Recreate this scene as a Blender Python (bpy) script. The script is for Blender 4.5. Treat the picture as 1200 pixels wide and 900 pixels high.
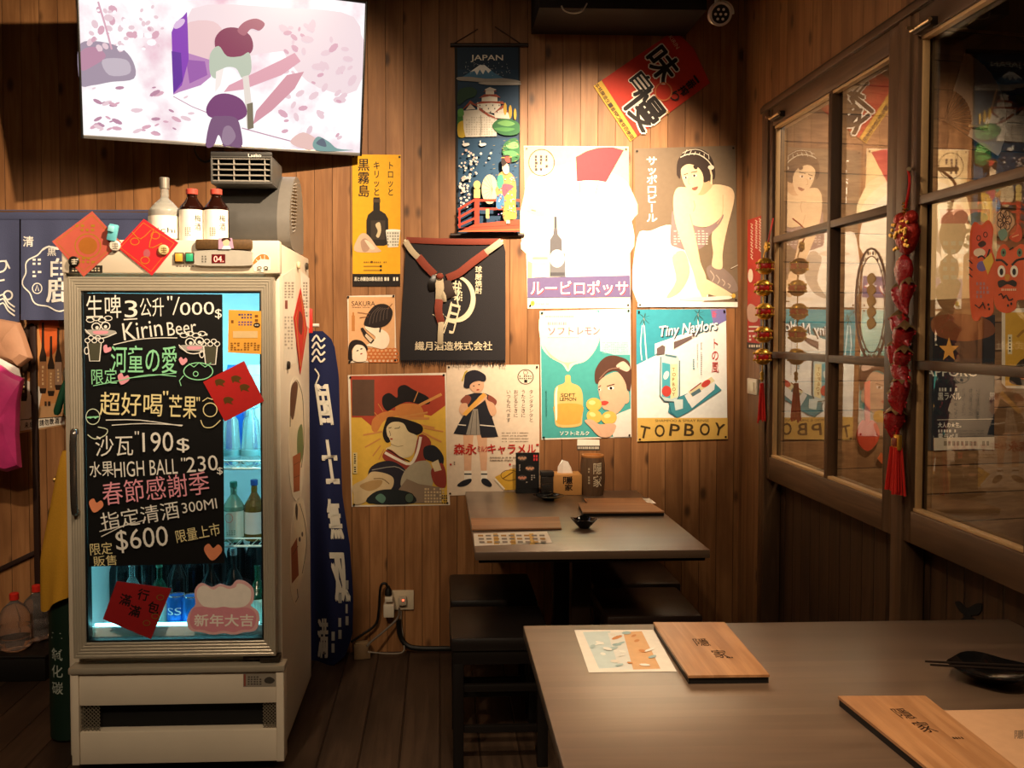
import bpy, bmesh, math, random
from math import sin, cos, pi, radians, atan, sqrt
from mathutils import Vector, Matrix, Euler
from mathutils.geometry import tessellate_polygon
random.seed(7)
S = bpy.context.scene
COL = S.collection
for o in list(bpy.data.objects): bpy.data.objects.remove(o)
V = Vector

# ------------------------------------------------------------------ camera
EYE = V((0, 0, 1.475)); F = 1040.0; PX, PY = 558.0, 425.0
YAW, PITCH = atan(43/F), atan(37/F)
ce = Euler((pi/2 - PITCH, 0, -YAW), 'XYZ'); CR = ce.to_matrix()
cam = bpy.data.cameras.new('camera'); co = bpy.data.objects.new('camera', cam); COL.objects.link(co)
co.location = EYE; co.rotation_euler = ce
cam.sensor_width = 36; cam.lens = 36*F/1200; cam.shift_x = (600-PX)/1200; cam.shift_y = (PY-450)/1200
cam.clip_start = .02; S.camera = co

# ------------------------------------------------------------------ light and exposure
S.view_settings.view_transform = 'Standard'; S.view_settings.look = 'None'
S.view_settings.gamma = 1; S.view_settings.use_curve_mapping = False
S.view_settings.exposure = 0.0
wd = bpy.data.worlds.new('World'); S.world = wd; wd.use_nodes = True
wd.node_tree.nodes['Background'].inputs[0].default_value = (.9, .62, .4, 1)
wd.node_tree.nodes['Background'].inputs[1].default_value = .012
def spot(name, loc, tgt, energy, ang, blend, size, col):
    l = bpy.data.lights.new(name, 'SPOT'); l.energy = energy; l.spot_size = radians(ang); l.spot_blend = blend
    l.shadow_soft_size = size; l.color = col
    o = bpy.data.objects.new(name, l); COL.objects.link(o); o.location = loc
    o.rotation_euler = (V(tgt)-V(loc)).to_track_quat('-Z', 'Y').to_euler(); return o
def area(name, loc, tgt, energy, sx, sy, col):
    l = bpy.data.lights.new(name, 'AREA'); l.shape = 'RECTANGLE'; l.size = sx; l.size_y = sy; l.energy = energy; l.color = col
    o = bpy.data.objects.new(name, l); COL.objects.link(o); o.location = loc
    o.rotation_euler = (V(tgt)-V(loc)).to_track_quat('-Z', 'Y').to_euler(); return o
WARM = (1, .77, .52); WARM2 = (1, .77, .53)
spot('spot_on_posters', (.66, 2.35, 2.97), (.68, 4.05, 1.87), 900, 48, 1.0, .03, WARM2)
spot('spot_on_left', (.42, 1.90, 3.02), (-1.35, 3.9, 1.78), 600, 64, .9, .03, WARM)
spot('spot_on_middle', (.1, 1.9, 3.0), (.1, 4.05, 1.6), 34, 70, 1.0, .05, WARM)
spot('spot_on_table', (.20, 1.0, 3.0), (.40, 1.8, .74), 260, 50, 1.0, .06, WARM)
spot('spot_on_front', (-1.0, .3, 3.0), (-.9, 2.9, .8), 150, 56, 1.0, .06, WARM)
spot('spot_in_corner', (-1.55, 1.5, 3.0), (-1.80, 4.0, 1.25), 170, 38, .8, .03, WARM)
area('ceiling_fill', (-.2, .8, 3.03), (-.2, 1.0, 0), 26, 2.2, 1.8, WARM)  # unseen fill light added under the ceiling to soften and lift shadows
spot('spot_on_window', (-.6, 1.7, 3.0), (1.39, 2.75, 1.55), 70, 62, 1.0, .05, WARM)
spot('passage_lamp', (2.2, 3.2, 2.9), (2.0, 4.5, 1.1), 150, 110, 1.0, .1, WARM)

# ------------------------------------------------------------------ pixel helpers (points on real planes)
def ray(u, v): return CR @ V(((u-PX)/F, -(v-PY)/F, -1))
def onY(u, v, y):
    d = ray(u, v); return EYE + d*((y-EYE.y)/d.y)
def onX(u, v, x):
    d = ray(u, v); return EYE + d*((x-EYE.x)/d.x)
def onZ(u, v, z):
    d = ray(u, v); return EYE + d*((z-EYE.z)/d.z)
def onP(u, v, p, n):
    d = ray(u, v); return EYE + d*((p-EYE).dot(n)/d.dot(n))

# ------------------------------------------------------------------ materials
def lin(h):
    h = h.lstrip('#'); r = [int(h[i:i+2], 16)/255 for i in (0, 2, 4)]
    return [c/12.92 if c <= .04045 else ((c+.055)/1.055)**2.4 for c in r]
_M = {}
def node(nt, t, **k):
    n = nt.nodes.new(t)
    for a, b in k.items(): setattr(n, a, b)
    return n
def M(h, rough=.6, metal=0, emit=0, trans=0, spec=.35, var=.10, scale=45, bump=0, coat=0, ior=1.45):
    key = (h, rough, metal, emit, trans, spec, var, scale, bump, coat)
    if key in _M: return _M[key]
    m = bpy.data.materials.new('m_'+h.strip('#')); m.use_nodes = True; nt = m.node_tree; L = nt.links
    b = nt.nodes['Principled BSDF']; c = lin(h)
    b.inputs['Roughness'].default_value = rough; b.inputs['Metallic'].default_value = metal
    b.inputs['Specular IOR Level'].default_value = spec; b.inputs['Transmission Weight'].default_value = trans
    b.inputs['IOR'].default_value = ior; b.inputs['Coat Weight'].default_value = coat; b.inputs['Coat Roughness'].default_value = .1
    tc = node(nt, 'ShaderNodeTexCoord'); nz = node(nt, 'ShaderNodeTexNoise'); nz.inputs['Scale'].default_value = scale; nz.inputs['Detail'].default_value = 3
    L.new(tc.outputs['Object'], nz.inputs['Vector'])
    mx = node(nt, 'ShaderNodeMix', data_type='RGBA')
    mx.inputs[6].default_value = (*[x*(1-var) for x in c], 1); mx.inputs[7].default_value = (*[min(1, x*(1+var)) for x in c], 1)
    L.new(nz.outputs['Fac'], mx.inputs[0]); L.new(mx.outputs[2], b.inputs['Base Color'])
    if emit:
        L.new(mx.outputs[2], b.inputs['Emission Color']); b.inputs['Emission Strength'].default_value = emit
    if bump:
        bp = node(nt, 'ShaderNodeBump'); bp.inputs['Strength'].default_value = bump; bp.inputs['Distance'].default_value = .004
        L.new(nz.outputs['Fac'], bp.inputs['Height']); L.new(bp.outputs[0], b.inputs['Normal'])
    _M[key] = m; return m
def boards(name, idx, grain, w, c0, c1, c2, rough=.5, groove=.04, knots=True, spec=.3, gs=1.0, dirt=.35, gdark=.25):
    """wood boards: idx = axis counted across boards, grain = axis along them (world X0 Y1 Z2)"""
    m = bpy.data.materials.new(name); m.use_nodes = True; nt = m.node_tree; L = nt.links
    b = nt.nodes['Principled BSDF']; b.inputs['Roughness'].default_value = rough; b.inputs['Specular IOR Level'].default_value = spec
    def math_(op, a, b2=None):
        n = node(nt, 'ShaderNodeMath', operation=op)
        for i, x in enumerate((a, b2)):
            if x is None: continue
            if isinstance(x, (int, float)): n.inputs[i].default_value = x
            else: L.new(x, n.inputs[i])
        return n.outputs[0]
    def mix(f, a, b2, bt='MIX'):
        n = node(nt, 'ShaderNodeMix', data_type='RGBA', blend_type=bt)
        for i, x in ((0, f), (6, a), (7, b2)):
            if isinstance(x, (int, float)): n.inputs[i].default_value = x
            elif isinstance(x, (list, tuple)): n.inputs[i].default_value = (*x, 1)
            else: L.new(x, n.inputs[i])
        return n.outputs[2]
    def comb(x, y, z):
        n = node(nt, 'ShaderNodeCombineXYZ')
        for i, a in enumerate((x, y, z)):
            if isinstance(a, (int, float)): n.inputs[i].default_value = a
            else: L.new(a, n.inputs[i])
        return n.outputs[0]
    def smooth(x, a, b2):
        n = node(nt, 'ShaderNodeMapRange', interpolation_type='SMOOTHSTEP'); L.new(x, n.inputs[0]); n.inputs[1].default_value = a; n.inputs[2].default_value = b2; return n.outputs[0]
    geo = node(nt, 'ShaderNodeNewGeometry'); sp = node(nt, 'ShaderNodeSeparateXYZ'); L.new(geo.outputs['Position'], sp.inputs[0])
    other = 3-idx-grain
    A, G, O = sp.outputs[idx], sp.outputs[grain], sp.outputs[other]
    q = math_('DIVIDE', A, w); fl = math_('FLOOR', q); fr = math_('FRACT', q)
    wn = node(nt, 'ShaderNodeTexWhiteNoise', noise_dimensions='1D'); L.new(fl, wn.inputs['W']); rnd = wn.outputs['Value']
    off = math_('MULTIPLY', rnd, 37.0)
    n1 = node(nt, 'ShaderNodeTexNoise'); n1.inputs['Scale'].default_value = 1; n1.inputs['Detail'].default_value = 6; n1.inputs['Roughness'].default_value = .6; n1.inputs['Distortion'].default_value = .6
    L.new(comb(math_('MULTIPLY', A, 38*gs), math_('ADD', math_('MULTIPLY', G, 2.2*gs), off), math_('MULTIPLY', O, 38*gs)), n1.inputs['Vector'])
    n2 = node(nt, 'ShaderNodeTexNoise'); n2.inputs['Scale'].default_value = 1; n2.inputs['Detail'].default_value = 4
    L.new(comb(math_('MULTIPLY', A, 5*gs), math_('ADD', math_('MULTIPLY', G, 1.6*gs), off), math_('MULTIPLY', O, 5*gs)), n2.inputs['Vector'])
    c = mix(smooth(n1.outputs['Fac'], .37, .63), c0, c1)
    c = mix(math_('MULTIPLY', smooth(n2.outputs['Fac'], .42, .68), .9), c, c2)
    c = mix(math_('MULTIPLY', rnd, dirt), c, mix(1.0, c, (.45, .40, .36), 'MULTIPLY'))
    if knots:
        vo = node(nt, 'ShaderNodeTexVoronoi'); vo.inputs['Scale'].default_value = 1
        L.new(comb(math_('DIVIDE', A, w*1.5), math_('ADD', math_('MULTIPLY', G, 4.2), off), 0.0), vo.inputs['Vector'])
        k = math_('SUBTRACT', 1.0, smooth(vo.outputs['Distance'], .05, .19))
        c = mix(math_('MULTIPLY', k, .85), c, (.05, .021, .009))
    if groove:
        e = math_('MINIMUM', fr, math_('SUBTRACT', 1.0, fr)); g = math_('SUBTRACT', 1.0, smooth(e, groove*.3, groove))
        c = mix(math_('MULTIPLY', g, 1-gdark), c, (.02, .011, .006))
        bp = node(nt, 'ShaderNodeBump'); bp.inputs['Strength'].default_value = .8; bp.inputs['Distance'].default_value = .006; bp.invert = True
        L.new(math_('ADD', g, math_('MULTIPLY', n1.outputs['Fac'], .15)), bp.inputs['Height']); L.new(bp.outputs[0], b.inputs['Normal'])
    L.new(c, b.inputs['Base Color']); return m
def glass(name, lo=.06, hi=.9, power=3.0, tint=(1, 1, 1)):
    m = bpy.data.materials.new(name); m.use_nodes = True; nt = m.node_tree; L = nt.links; nt.nodes.clear()
    out = node(nt, 'ShaderNodeOutputMaterial'); mx = node(nt, 'ShaderNodeMixShader')
    t = node(nt, 'ShaderNodeBsdfTransparent'); t.inputs[0].default_value = (*tint, 1)
    g = node(nt, 'ShaderNodeBsdfGlossy'); g.inputs['Roughness'].default_value = .012
    lw = node(nt, 'ShaderNodeLayerWeight'); lw.inputs[0].default_value = .5
    p = node(nt, 'ShaderNodeMath', operation='POWER'); L.new(lw.outputs['Facing'], p.inputs[0]); p.inputs[1].default_value = power
    r = node(nt, 'ShaderNodeMapRange'); L.new(p.outputs[0], r.inputs[0]); r.inputs[3].default_value = lo; r.inputs[4].default_value = hi
    L.new(r.outputs[0], mx.inputs[0]); L.new(t.outputs[0], mx.inputs[1]); L.new(g.outputs[0], mx.inputs[2]); L.new(mx.outputs[0], out.inputs[0])
    return m

# ------------------------------------------------------------------ mesh building
_bb = {}
def bev_box(sx, sy, sz, bev, seg=2):
    k = (round(sx, 5), round(sy, 5), round(sz, 5), round(bev, 5), seg)
    if k in _bb: return _bb[k]
    bm = bmesh.new(); bmesh.ops.create_cube(bm, size=1)
    bmesh.ops.scale(bm, vec=(sx, sy, sz), verts=bm.verts)
    if bev: bmesh.ops.bevel(bm, geom=list(bm.edges), offset=min(bev, .45*min(sx, sy, sz)), segments=seg, profile=.5, affect='EDGES', clamp_overlap=True)
    bm.verts.index_update(); r = ([v.co.copy() for v in bm.verts], [[v.index for v in f.verts] for f in bm.faces]); bm.free(); _bb[k] = r; return r
def smooth_pts(P, closed=True, n=5):
    out = []; N = len(P); rng = range(N) if closed else range(N-1)
    for i in rng:
        if closed: a, b, c, d = P[i-1], P[i], P[(i+1) % N], P[(i+2) % N]
        else: a, b, c, d = P[max(i-1, 0)], P[i], P[i+1], P[min(i+2, N-1)]
        for k in range(n):
            t = k/n
            out.append(tuple(.5*((2*b[j])+(-a[j]+c[j])*t+(2*a[j]-5*b[j]+4*c[j]-d[j])*t*t+(-a[j]+3*b[j]-3*c[j]+d[j])*t**3) for j in range(len(b))))
    if not closed: out.append(tuple(P[-1]))
    return out
def world_loc(o):
    p = V((0, 0, 0))
    while o: p = p + o.location; o = o.parent
    return p
class MB:
    def __init__(s): s.v = []; s.f = []; s.m = []; s.mats = []
    def mi(s, mat):
        if isinstance(mat, str): mat = M(mat)
        if mat not in s.mats: s.mats.append(mat)
        return s.mats.index(mat)
    def add(s, vs, fs, mat, X=None):
        k = len(s.v); i = s.mi(mat)
        s.v += [(X @ V(p)) if X else V(p) for p in vs]; s.f += [[k+j for j in f] for f in fs]; s.m += [i]*len(fs); return s
    def box(s, c, sz, mat, bev=.003, rot=None, seg=2):
        vs, fs = bev_box(*sz, bev, seg); X = Matrix.Translation(V(c))
        if rot is not None: X = X @ (rot if isinstance(rot, Matrix) else Euler(rot).to_matrix().to_4x4())
        return s.add(vs, fs, mat, X)
    def bx(s, x0, x1, y0, y1, z0, z1, mat, bev=.003): return s.box(((x0+x1)/2, (y0+y1)/2, (z0+z1)/2), (abs(x1-x0), abs(y1-y0), abs(z1-z0)), mat, bev)
    def lathe(s, prof, c, mat, n=24, X=None, sx=1, sy=1):
        vs = []; fs = []; T = Matrix.Translation(V(c)) @ (X if X is not None else Matrix())
        for r, z in prof:
            for i in range(n):
                a = 2*pi*i/n; vs.append((r*cos(a)*sx, r*sin(a)*sy, z))
        for j in range(len(prof)-1):
            for i in range(n): fs.append([j*n+i, j*n+(i+1) % n, (j+1)*n+(i+1) % n, (j+1)*n+i])
        if prof[0][0] > 1e-5: fs.append(list(range(n))[::-1])
        if prof[-1][0] > 1e-5: fs.append([(len(prof)-1)*n+i for i in range(n)])
        return s.add(vs, fs, mat, T)
    def cyl(s, p0, p1, r, mat, n=16, r1=None):
        p0, p1 = V(p0), V(p1); d = p1-p0
        return s.lathe([(r, 0), (r if r1 is None else r1, d.length)], p0, mat, n, d.to_track_quat('Z', 'Y').to_matrix().to_4x4())
    def ball(s, c, rx, ry, rz, mat, n=16, k=10):
        return s.lathe([(sin(pi*j/k), -cos(pi*j/k)) for j in range(k+1)], c, mat, n, Matrix.Diagonal((rx, ry, rz, 1)))
    def tube(s, pts, r, mat, n=8, sm=0):
        if sm: pts = smooth_pts([tuple(p) for p in pts], False, sm)
        pts = [V(p) for p in pts]; vs = []; fs = []; up = None
        for i, p in enumerate(pts):
            t = (pts[min(i+1, len(pts)-1)]-pts[max(i-1, 0)]).normalized()
            if up is None: up = t.orthogonal().normalized()
            up = (up - t*up.dot(t)).normalized(); w = t.cross(up); rr = r[i] if isinstance(r, (list, tuple)) else r
            for k in range(n): vs.append(p+(up*cos(2*pi*k/n)+w*sin(2*pi*k/n))*rr)
        for i in range(len(pts)-1):
            for k in range(n): fs.append([i*n+k, i*n+(k+1) % n, (i+1)*n+(k+1) % n, (i+1)*n+k])
        fs.append(list(range(n))[::-1]); fs.append([(len(pts)-1)*n+k for k in range(n)])
        return s.add(vs, fs, mat)
    def prism(s, poly, n, th, mat):
        """poly: 3D points of the front outline; extruded th against n"""
        poly = [V(p) for p in poly]; n = V(n); N = len(poly)
        tri = tessellate_polygon([poly]); vs = poly+[p-n*th for p in poly]; fs = []
        for t in tri:
            a, b, c = t
            if (poly[b]-poly[a]).cross(poly[c]-poly[a]).dot(n) < 0: a, c = c, a
            fs.append([a, b, c]); fs.append([c+N, b+N, a+N])
        for i in range(N):
            j = (i+1) % N; fs.append([i, i+N, j+N, j])
        return s.add(vs, fs, mat)
    def grid(s, fn, nu, nv, mat):
        vs = [fn(i/nu, j/nv) for j in range(nv+1) for i in range(nu+1)]
        fs = [[j*(nu+1)+i, j*(nu+1)+i+1, (j+1)*(nu+1)+i+1, (j+1)*(nu+1)+i] for j in range(nv) for i in range(nu)]
        return s.add(vs, fs, mat)
    def build(s, name, parent=None, loc=None, smooth=35):
        if loc is None:
            if parent is not None: base = world_loc(parent)
            elif s.v:
                base = V((sum(p.x for p in s.v)/len(s.v), sum(p.y for p in s.v)/len(s.v), min(p.z for p in s.v)))
            else: base = V((0, 0, 0))
        else: base = V(loc)
        me = bpy.data.meshes.new(name); me.from_pydata([p-base for p in s.v], [], s.f)
        for m in s.mats: me.materials.append(m)
        me.polygons.foreach_set('material_index', s.m)
        bm = bmesh.new(); bm.from_mesh(me)
        if not getattr(s, 'flat', False): bmesh.ops.recalc_face_normals(bm, faces=bm.faces)
        bm.to_mesh(me); bm.free()
        if smooth and not getattr(s, 'flat', False):
            me.shade_smooth(); me.set_sharp_from_angle(angle=radians(smooth))
        me.update()
        o = bpy.data.objects.new(name, me); COL.objects.link(o)
        if parent is not None: o.parent = parent
        else: o.location = base
        return o
def tag(o, label, cat, group=None):
    o['label'] = label; o['category'] = cat
    if group: o['group'] = group
    return o
def thing(name, label, cat, loc, group=None):
    o = bpy.data.objects.new(name, None); COL.objects.link(o); o.location = loc; o.empty_display_size = .05
    return tag(o, label, cat, group)
def struct(o): o['kind'] = 'structure'; return o
def dup(root, loc, label):
    r = root.copy(); COL.objects.link(r); r.location = loc; r['label'] = label
    for ch in root.children:
        c = ch.copy(); COL.objects.link(c); c.parent = r
        for g in ch.children:
            d = g.copy(); COL.objects.link(d); d.parent = c
    return r
_T = {}
def glyphs(txt, bold=0):
    k = (txt, bold)
    if k not in _T:
        c = bpy.data.curves.new('t', 'FONT'); c.body = txt; c.resolution_u = 3; c.offset = bold; c.fill_mode = 'FRONT'
        o = bpy.data.objects.new('t', c); COL.objects.link(o); dg = bpy.context.evaluated_depsgraph_get()
        m = bpy.data.meshes.new_from_object(o.evaluated_get(dg), depsgraph=dg)
        _T[k] = ([(v.co.x, v.co.y) for v in m.vertices], [list(p.vertices) for p in m.polygons])
        bpy.data.objects.remove(o); bpy.data.curves.remove(c); bpy.data.meshes.remove(m)
    return _T[k]
class Print(MB):
    """flat printed thing: shapes laid as thin ink layers on a surface given by pm(u, v) with normal n"""
    flat = True
    def __init__(s, pm, n, th=.0008, step=.00011, lift=0):
        super().__init__(); s.pm = pm; s.n = V(n).normalized(); s.th = th; s.step = step; s.lift = lift; s.ox = s.oy = 0; s.k = 1; s.ink = {}
    def C(s, ox, oy, k): s.ox, s.oy, s.k = ox, oy, k; return s
    def P(s, u, v): return s.pm(s.ox+u/s.k, s.oy+v/s.k)+s.n*s.lift
    def col(s, c): return M(c, .55, spec=.25) if isinstance(c, str) else c
    def up(s): s.lift += s.step
    def sheet(s, pts, c, th=None):
        s.prism([s.P(*p) for p in pts], s.n, th or s.th, s.col(c)); return s
    def poly(s, pts, c):
        s.up(); P3 = [s.P(*p) for p in pts]; fs = []
        for a, b, c2 in tessellate_polygon([[V((p[0], p[1], 0)) for p in pts]]):
            if (P3[b]-P3[a]).cross(P3[c2]-P3[a]).dot(s.n) < 0: b, c2 = c2, b
            fs.append([a, b, c2])
        s.add(P3, fs, s.col(c)); return s
    def blob(s, pts, c, n=4): return s.poly(smooth_pts(pts, True, n), c)
    def rect(s, x0, y0, x1, y1, c): return s.poly([(x0, y0), (x1, y0), (x1, y1), (x0, y1)], c)
    def ell(s, x, y, rx, ry, c, rot=0, n=20):
        a = radians(rot)
        return s.poly([(x+rx*cos(t)*cos(a)-ry*sin(t)*sin(a), y+rx*cos(t)*sin(a)+ry*sin(t)*cos(a)) for t in (2*pi*i/n for i in range(n))], c)
    def line(s, pts, w, c, closed=False, sm=0):
        if sm: pts = smooth_pts(pts, closed, sm)
        s.up(); N = len(pts); A = []; B = []
        for i in range(N):
            a = pts[i-1] if (closed or i > 0) else pts[i]; b = pts[(i+1) % N] if (closed or i < N-1) else pts[i]
            dx, dy = b[0]-a[0], b[1]-a[1]; l = sqrt(dx*dx+dy*dy) or 1; nx, ny = -dy/l*w/2, dx/l*w/2
            A.append((pts[i][0]+nx, pts[i][1]+ny)); B.append((pts[i][0]-nx, pts[i][1]-ny))
        vs = [s.P(*p) for p in A+B]; fs = []
        for i in range(N if closed else N-1):
            j = (i+1) % N; f = [i, j, N+j, N+i]
            if (vs[f[1]]-vs[f[0]]).cross(vs[f[2]]-vs[f[0]]).dot(s.n) < 0: f.reverse()
            fs.append(f)
        s.add(vs, fs, s.col(c)); return s
    def ring(s, x, y, rx, ry, w, c, n=28): return s.line([(x+rx*cos(2*pi*i/n), y+ry*sin(2*pi*i/n)) for i in range(n)], w, c, True)
    def text(s, t, box, c, bold=0, rot=0, vert=False, skew=0):
        x0, y0, x1, y1 = box; s.up(); cx, cy = (x0+x1)/2, (y0+y1)/2; a = radians(rot); pts = []; fs = []
        if vert:
            n = len(t); h = (y1-y0)/n
            for i, ch in enumerate(t):
                if ch == ' ': continue
                g, gf = glyphs(ch); k = len(pts)
                for x, y in g:
                    if ch in 'ー〜(（)）': x, y = .5+(.38-y), .38-(x-.5)*1
                    pts.append((x0+(x1-x0)*x, y0+h*i+h*(.88-y)))
                fs += [[k+j for j in f] for f in gf]
        else:
            g, gf = glyphs(t); xs = [p[0] for p in g]; ys = [p[1] for p in g]; ax, bx, ay, by = min(xs), max(xs), min(ys), max(ys)
            pts = [(x0+(x1-x0)*(x-ax)/(bx-ax), y1-(y1-y0)*(y-ay)/(by-ay)) for x, y in g]; fs = gf
        q = []
        for x, y in pts:
            dx, dy = x-cx - skew*(y-cy), y-cy; q.append(s.P(cx+dx*cos(a)-dy*sin(a), cy+dx*sin(a)+dy*cos(a)))
        F2 = []
        em = (x1-x0) if vert else (y1-y0)
        for f in fs:
            if (q[f[1]]-q[f[0]]).cross(q[f[2]]-q[f[0]]).dot(s.n) < 0: f = f[::-1]
            F2.append(f)
        s.add(q, F2, s.col(c))
        if bold > .008:
            h = bold*.55*em; n = 8 if bold > .1 else 4
            for kk in range(n):
                b_ = 2*pi*(kk+.5)/n; e_ = s.P(cx+h*cos(b_), cy+h*sin(b_))-s.P(cx, cy)+s.n*(s.step*.2*(kk+1)/n)
                s.add([p_+e_ for p_ in q], F2, s.col(c))
            s.up()
        return s
    def specks(s, box, rows, cols, c, fill=.6, vert=False):
        """print too small to read: rows of tiny marks"""
        x0, y0, x1, y1 = box; s.up(); dx, dy = (x1-x0)/cols, (y1-y0)/rows
        for r in range(rows):
            for k in range(cols):
                if random.random() > .88: continue
                a, b = x0+dx*(k+.12), y0+dy*(r+(1-fill)/2); e, d = x0+dx*(k+.12+.76*random.uniform(.6, 1)), b+dy*fill
                s.lift -= s.step; s.poly([(a, b), (e, b), (e, d), (a, d)], c)
        return s
def wallprint(u0, v0, lift=0, gap=.002, tilt=0, vmid=0):
    """a print on the back wall"""
    return Print(lambda u, v: onY(u, v, BW-gap-lift-tilt*(v-vmid)), (0, -1, 0))
BW = 4.05
# ================================================================== SETTING
RW = 1.39; GX = 1.417
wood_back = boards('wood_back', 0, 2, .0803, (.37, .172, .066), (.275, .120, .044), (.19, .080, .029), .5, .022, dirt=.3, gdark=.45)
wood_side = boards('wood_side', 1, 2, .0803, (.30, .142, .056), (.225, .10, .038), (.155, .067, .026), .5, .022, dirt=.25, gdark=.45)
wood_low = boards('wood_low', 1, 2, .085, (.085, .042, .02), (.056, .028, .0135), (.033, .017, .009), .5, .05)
wood_frame = boards('wood_frame', 1, 2, 5, (.155, .083, .042), (.104, .055, .028), (.066, .034, .018), .45, 0, False)
wood_rail = boards('wood_rail', 2, 1, 5, (.165, .088, .044), (.112, .059, .03), (.07, .037, .02), .45, 0, False)
wood_passage = boards('wood_passage', 2, 0, .152, (.34, .19, .085), (.25, .13, .055), (.17, .088, .04), .55, .03, False, dirt=.25)
wood_floor = boards('wood_floor', 0, 1, .14, (.075, .045, .028), (.05, .03, .019), (.03, .018, .012), .42, .03, False, dirt=.5)
dark_ceiling = M('#2b211a', .8)
m = MB(); m.bx(-3.0, 6, -1.6, 6, -.06, 0, wood_floor, 0); struct(m.build('floor'))
m = MB(); m.bx(-3.0, RW+.06, BW, BW+.06, 0, 3.1, wood_back, 0); struct(m.build('wall_back'))
m = MB(); m.bx(-3.06, -3.0, -1.6, BW+.06, 0, 3.1, boards('wood_left', 1, 2, .08, (.28, .14, .06), (.2, .095, .04), (.13, .06, .028)), 0); struct(m.build('wall_left'))
m = MB(); m.bx(-3.06, 6, -1.66, -1.6, 0, 3.1, M('#5a4433', .8), 0); struct(m.build('wall_front'))
m = MB(); m.bx(-3.06, 6, -1.66, 6, 3.06, 3.12, dark_ceiling, 0); struct(m.build('ceiling'))
# right wall: boards beside and above the windows, dark boards below them
ZB, ZT = .85, 2.42
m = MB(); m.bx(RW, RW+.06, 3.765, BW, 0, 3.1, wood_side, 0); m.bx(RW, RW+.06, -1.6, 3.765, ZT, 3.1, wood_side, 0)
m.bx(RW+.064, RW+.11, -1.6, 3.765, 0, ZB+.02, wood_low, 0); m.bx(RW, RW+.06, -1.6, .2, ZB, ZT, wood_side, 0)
struct(m.build('wall_right'))
m = MB(); m.bx(RW-.02, RW+.065, .2, 3.775, 2.40, 2.425, wood_rail, .002); m.bx(RW-.012, RW-.004, .2, 3.775, 2.425, 2.434, M('#171311', .4), .001)
struct(m.build('trim_1'))
m = MB(); m.bx(RW-.014, RW+.06, 3.70, 3.765, 0, 2.40, wood_frame, .003); struct(m.build('trim_2'))
m = MB(); m.bx(RW-.012, RW+.06, 2.578, 2.642, 0, 2.40, wood_frame, .003); struct(m.build('trim_3'))
window_glass = glass('window_glass', .04, 2.3, 4.0)
def sash(name, y0, y1, ym, xo):
    """one sliding sash, y0 near end, y1 far end"""
    z0, z1 = ZB, 2.40; zb, zt = .945, 2.325; st = .068
    m = MB(); x0, x1 = RW-.006+xo, RW+.045+xo
    m.bx(x0, x1, y0, y0+st, z0, z1, wood_frame, .003); m.bx(x0, x1, y1-st*.55, y1, z0, z1, wood_frame, .003)
    m.bx(x0, x1, y0+st, y1-st*.55, z0, zb, wood_rail, .003); m.bx(x0, x1, y0+st, y1-st*.55, zt, z1, wood_rail, .003)
    fr = struct(m.build(name))
    # thin glazing bead inside the frame
    b = MB(); bead = M('#c09a6b', .45); a0, a1 = y0+st, y1-st*.55
    for (p, q, r, s_) in ((a0, a0+.010, zb, zt), (a1-.010, a1, zb, zt)): b.bx(x0+.012, GX-.003+xo, p, q, r, s_, bead, .001)
    b.bx(x0+.008, GX-.003+xo, a0, a1, zb, zb+.010, bead, .001); b.bx(x0+.008, GX-.003+xo, a0, a1, zt-.010, zt, bead, .001)
    b.build('glazing_bead', fr)
    g = MB()
    for z in (1.376, 1.855): g.bx(x0+.006, GX+.012+xo, a0, a1, z-.013, z+.013, wood_rail, .002)
    for y in ym: g.bx(x0+.005, GX+.012+xo, y-.013, y+.013, zb, zt, wood_frame, .002)
    g.build('muntin', fr)
    p = MB(); p.flat = True
    p.add([(GX+xo, a0, zb), (GX+xo, a1, zb), (GX+xo, a1, zt), (GX+xo, a0, zt)], [[0, 1, 2, 3]], window_glass)
    p.build('pane', fr); return fr
sash('window_1', 2.642, 3.70, (3.13,), 0)
sash('window_2', 1.45, 2.578, (2.03,), 0)
sash('window_3', .25, 1.45, (.85,), 0)
# bolts on the window head
for i, (u, v, l) in enumerate(((908, 136, 'small brass bolt at the far end of the window head rail'), (1079, 30, 'small metal bolt on the window head above the dark post'))):
    p = onX(u, v, RW-.03); m = MB(); mt = M('#b79a74', .3, .9)
    m.bx(p.x+.003, RW-.005, p.y-.045, p.y+.045, p.z-.012, p.z+.012, M('#3a3029', .4, .6), .002); bt = m.build('window_bolt'); tag(bt, l, 'bolt', 'bolts on the window head')
    q = MB(); q.cyl((p.x-.004, p.y-.055, p.z), (p.x-.004, p.y+.045, p.z), .006, mt); q.cyl((p.x-.004, p.y+.02, p.z), (p.x-.03, p.y+.02, p.z), .004, mt); q.build('bolt_rod', bt)
# soffit near the ceiling
m = MB(); p0 = onY(632, 9, 3.72); m.bx(p0.x, 1.12, 3.72, BW, p0.z, 3.06, M('#1c140f', .8), .002); struct(m.build('trim_4'))
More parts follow.
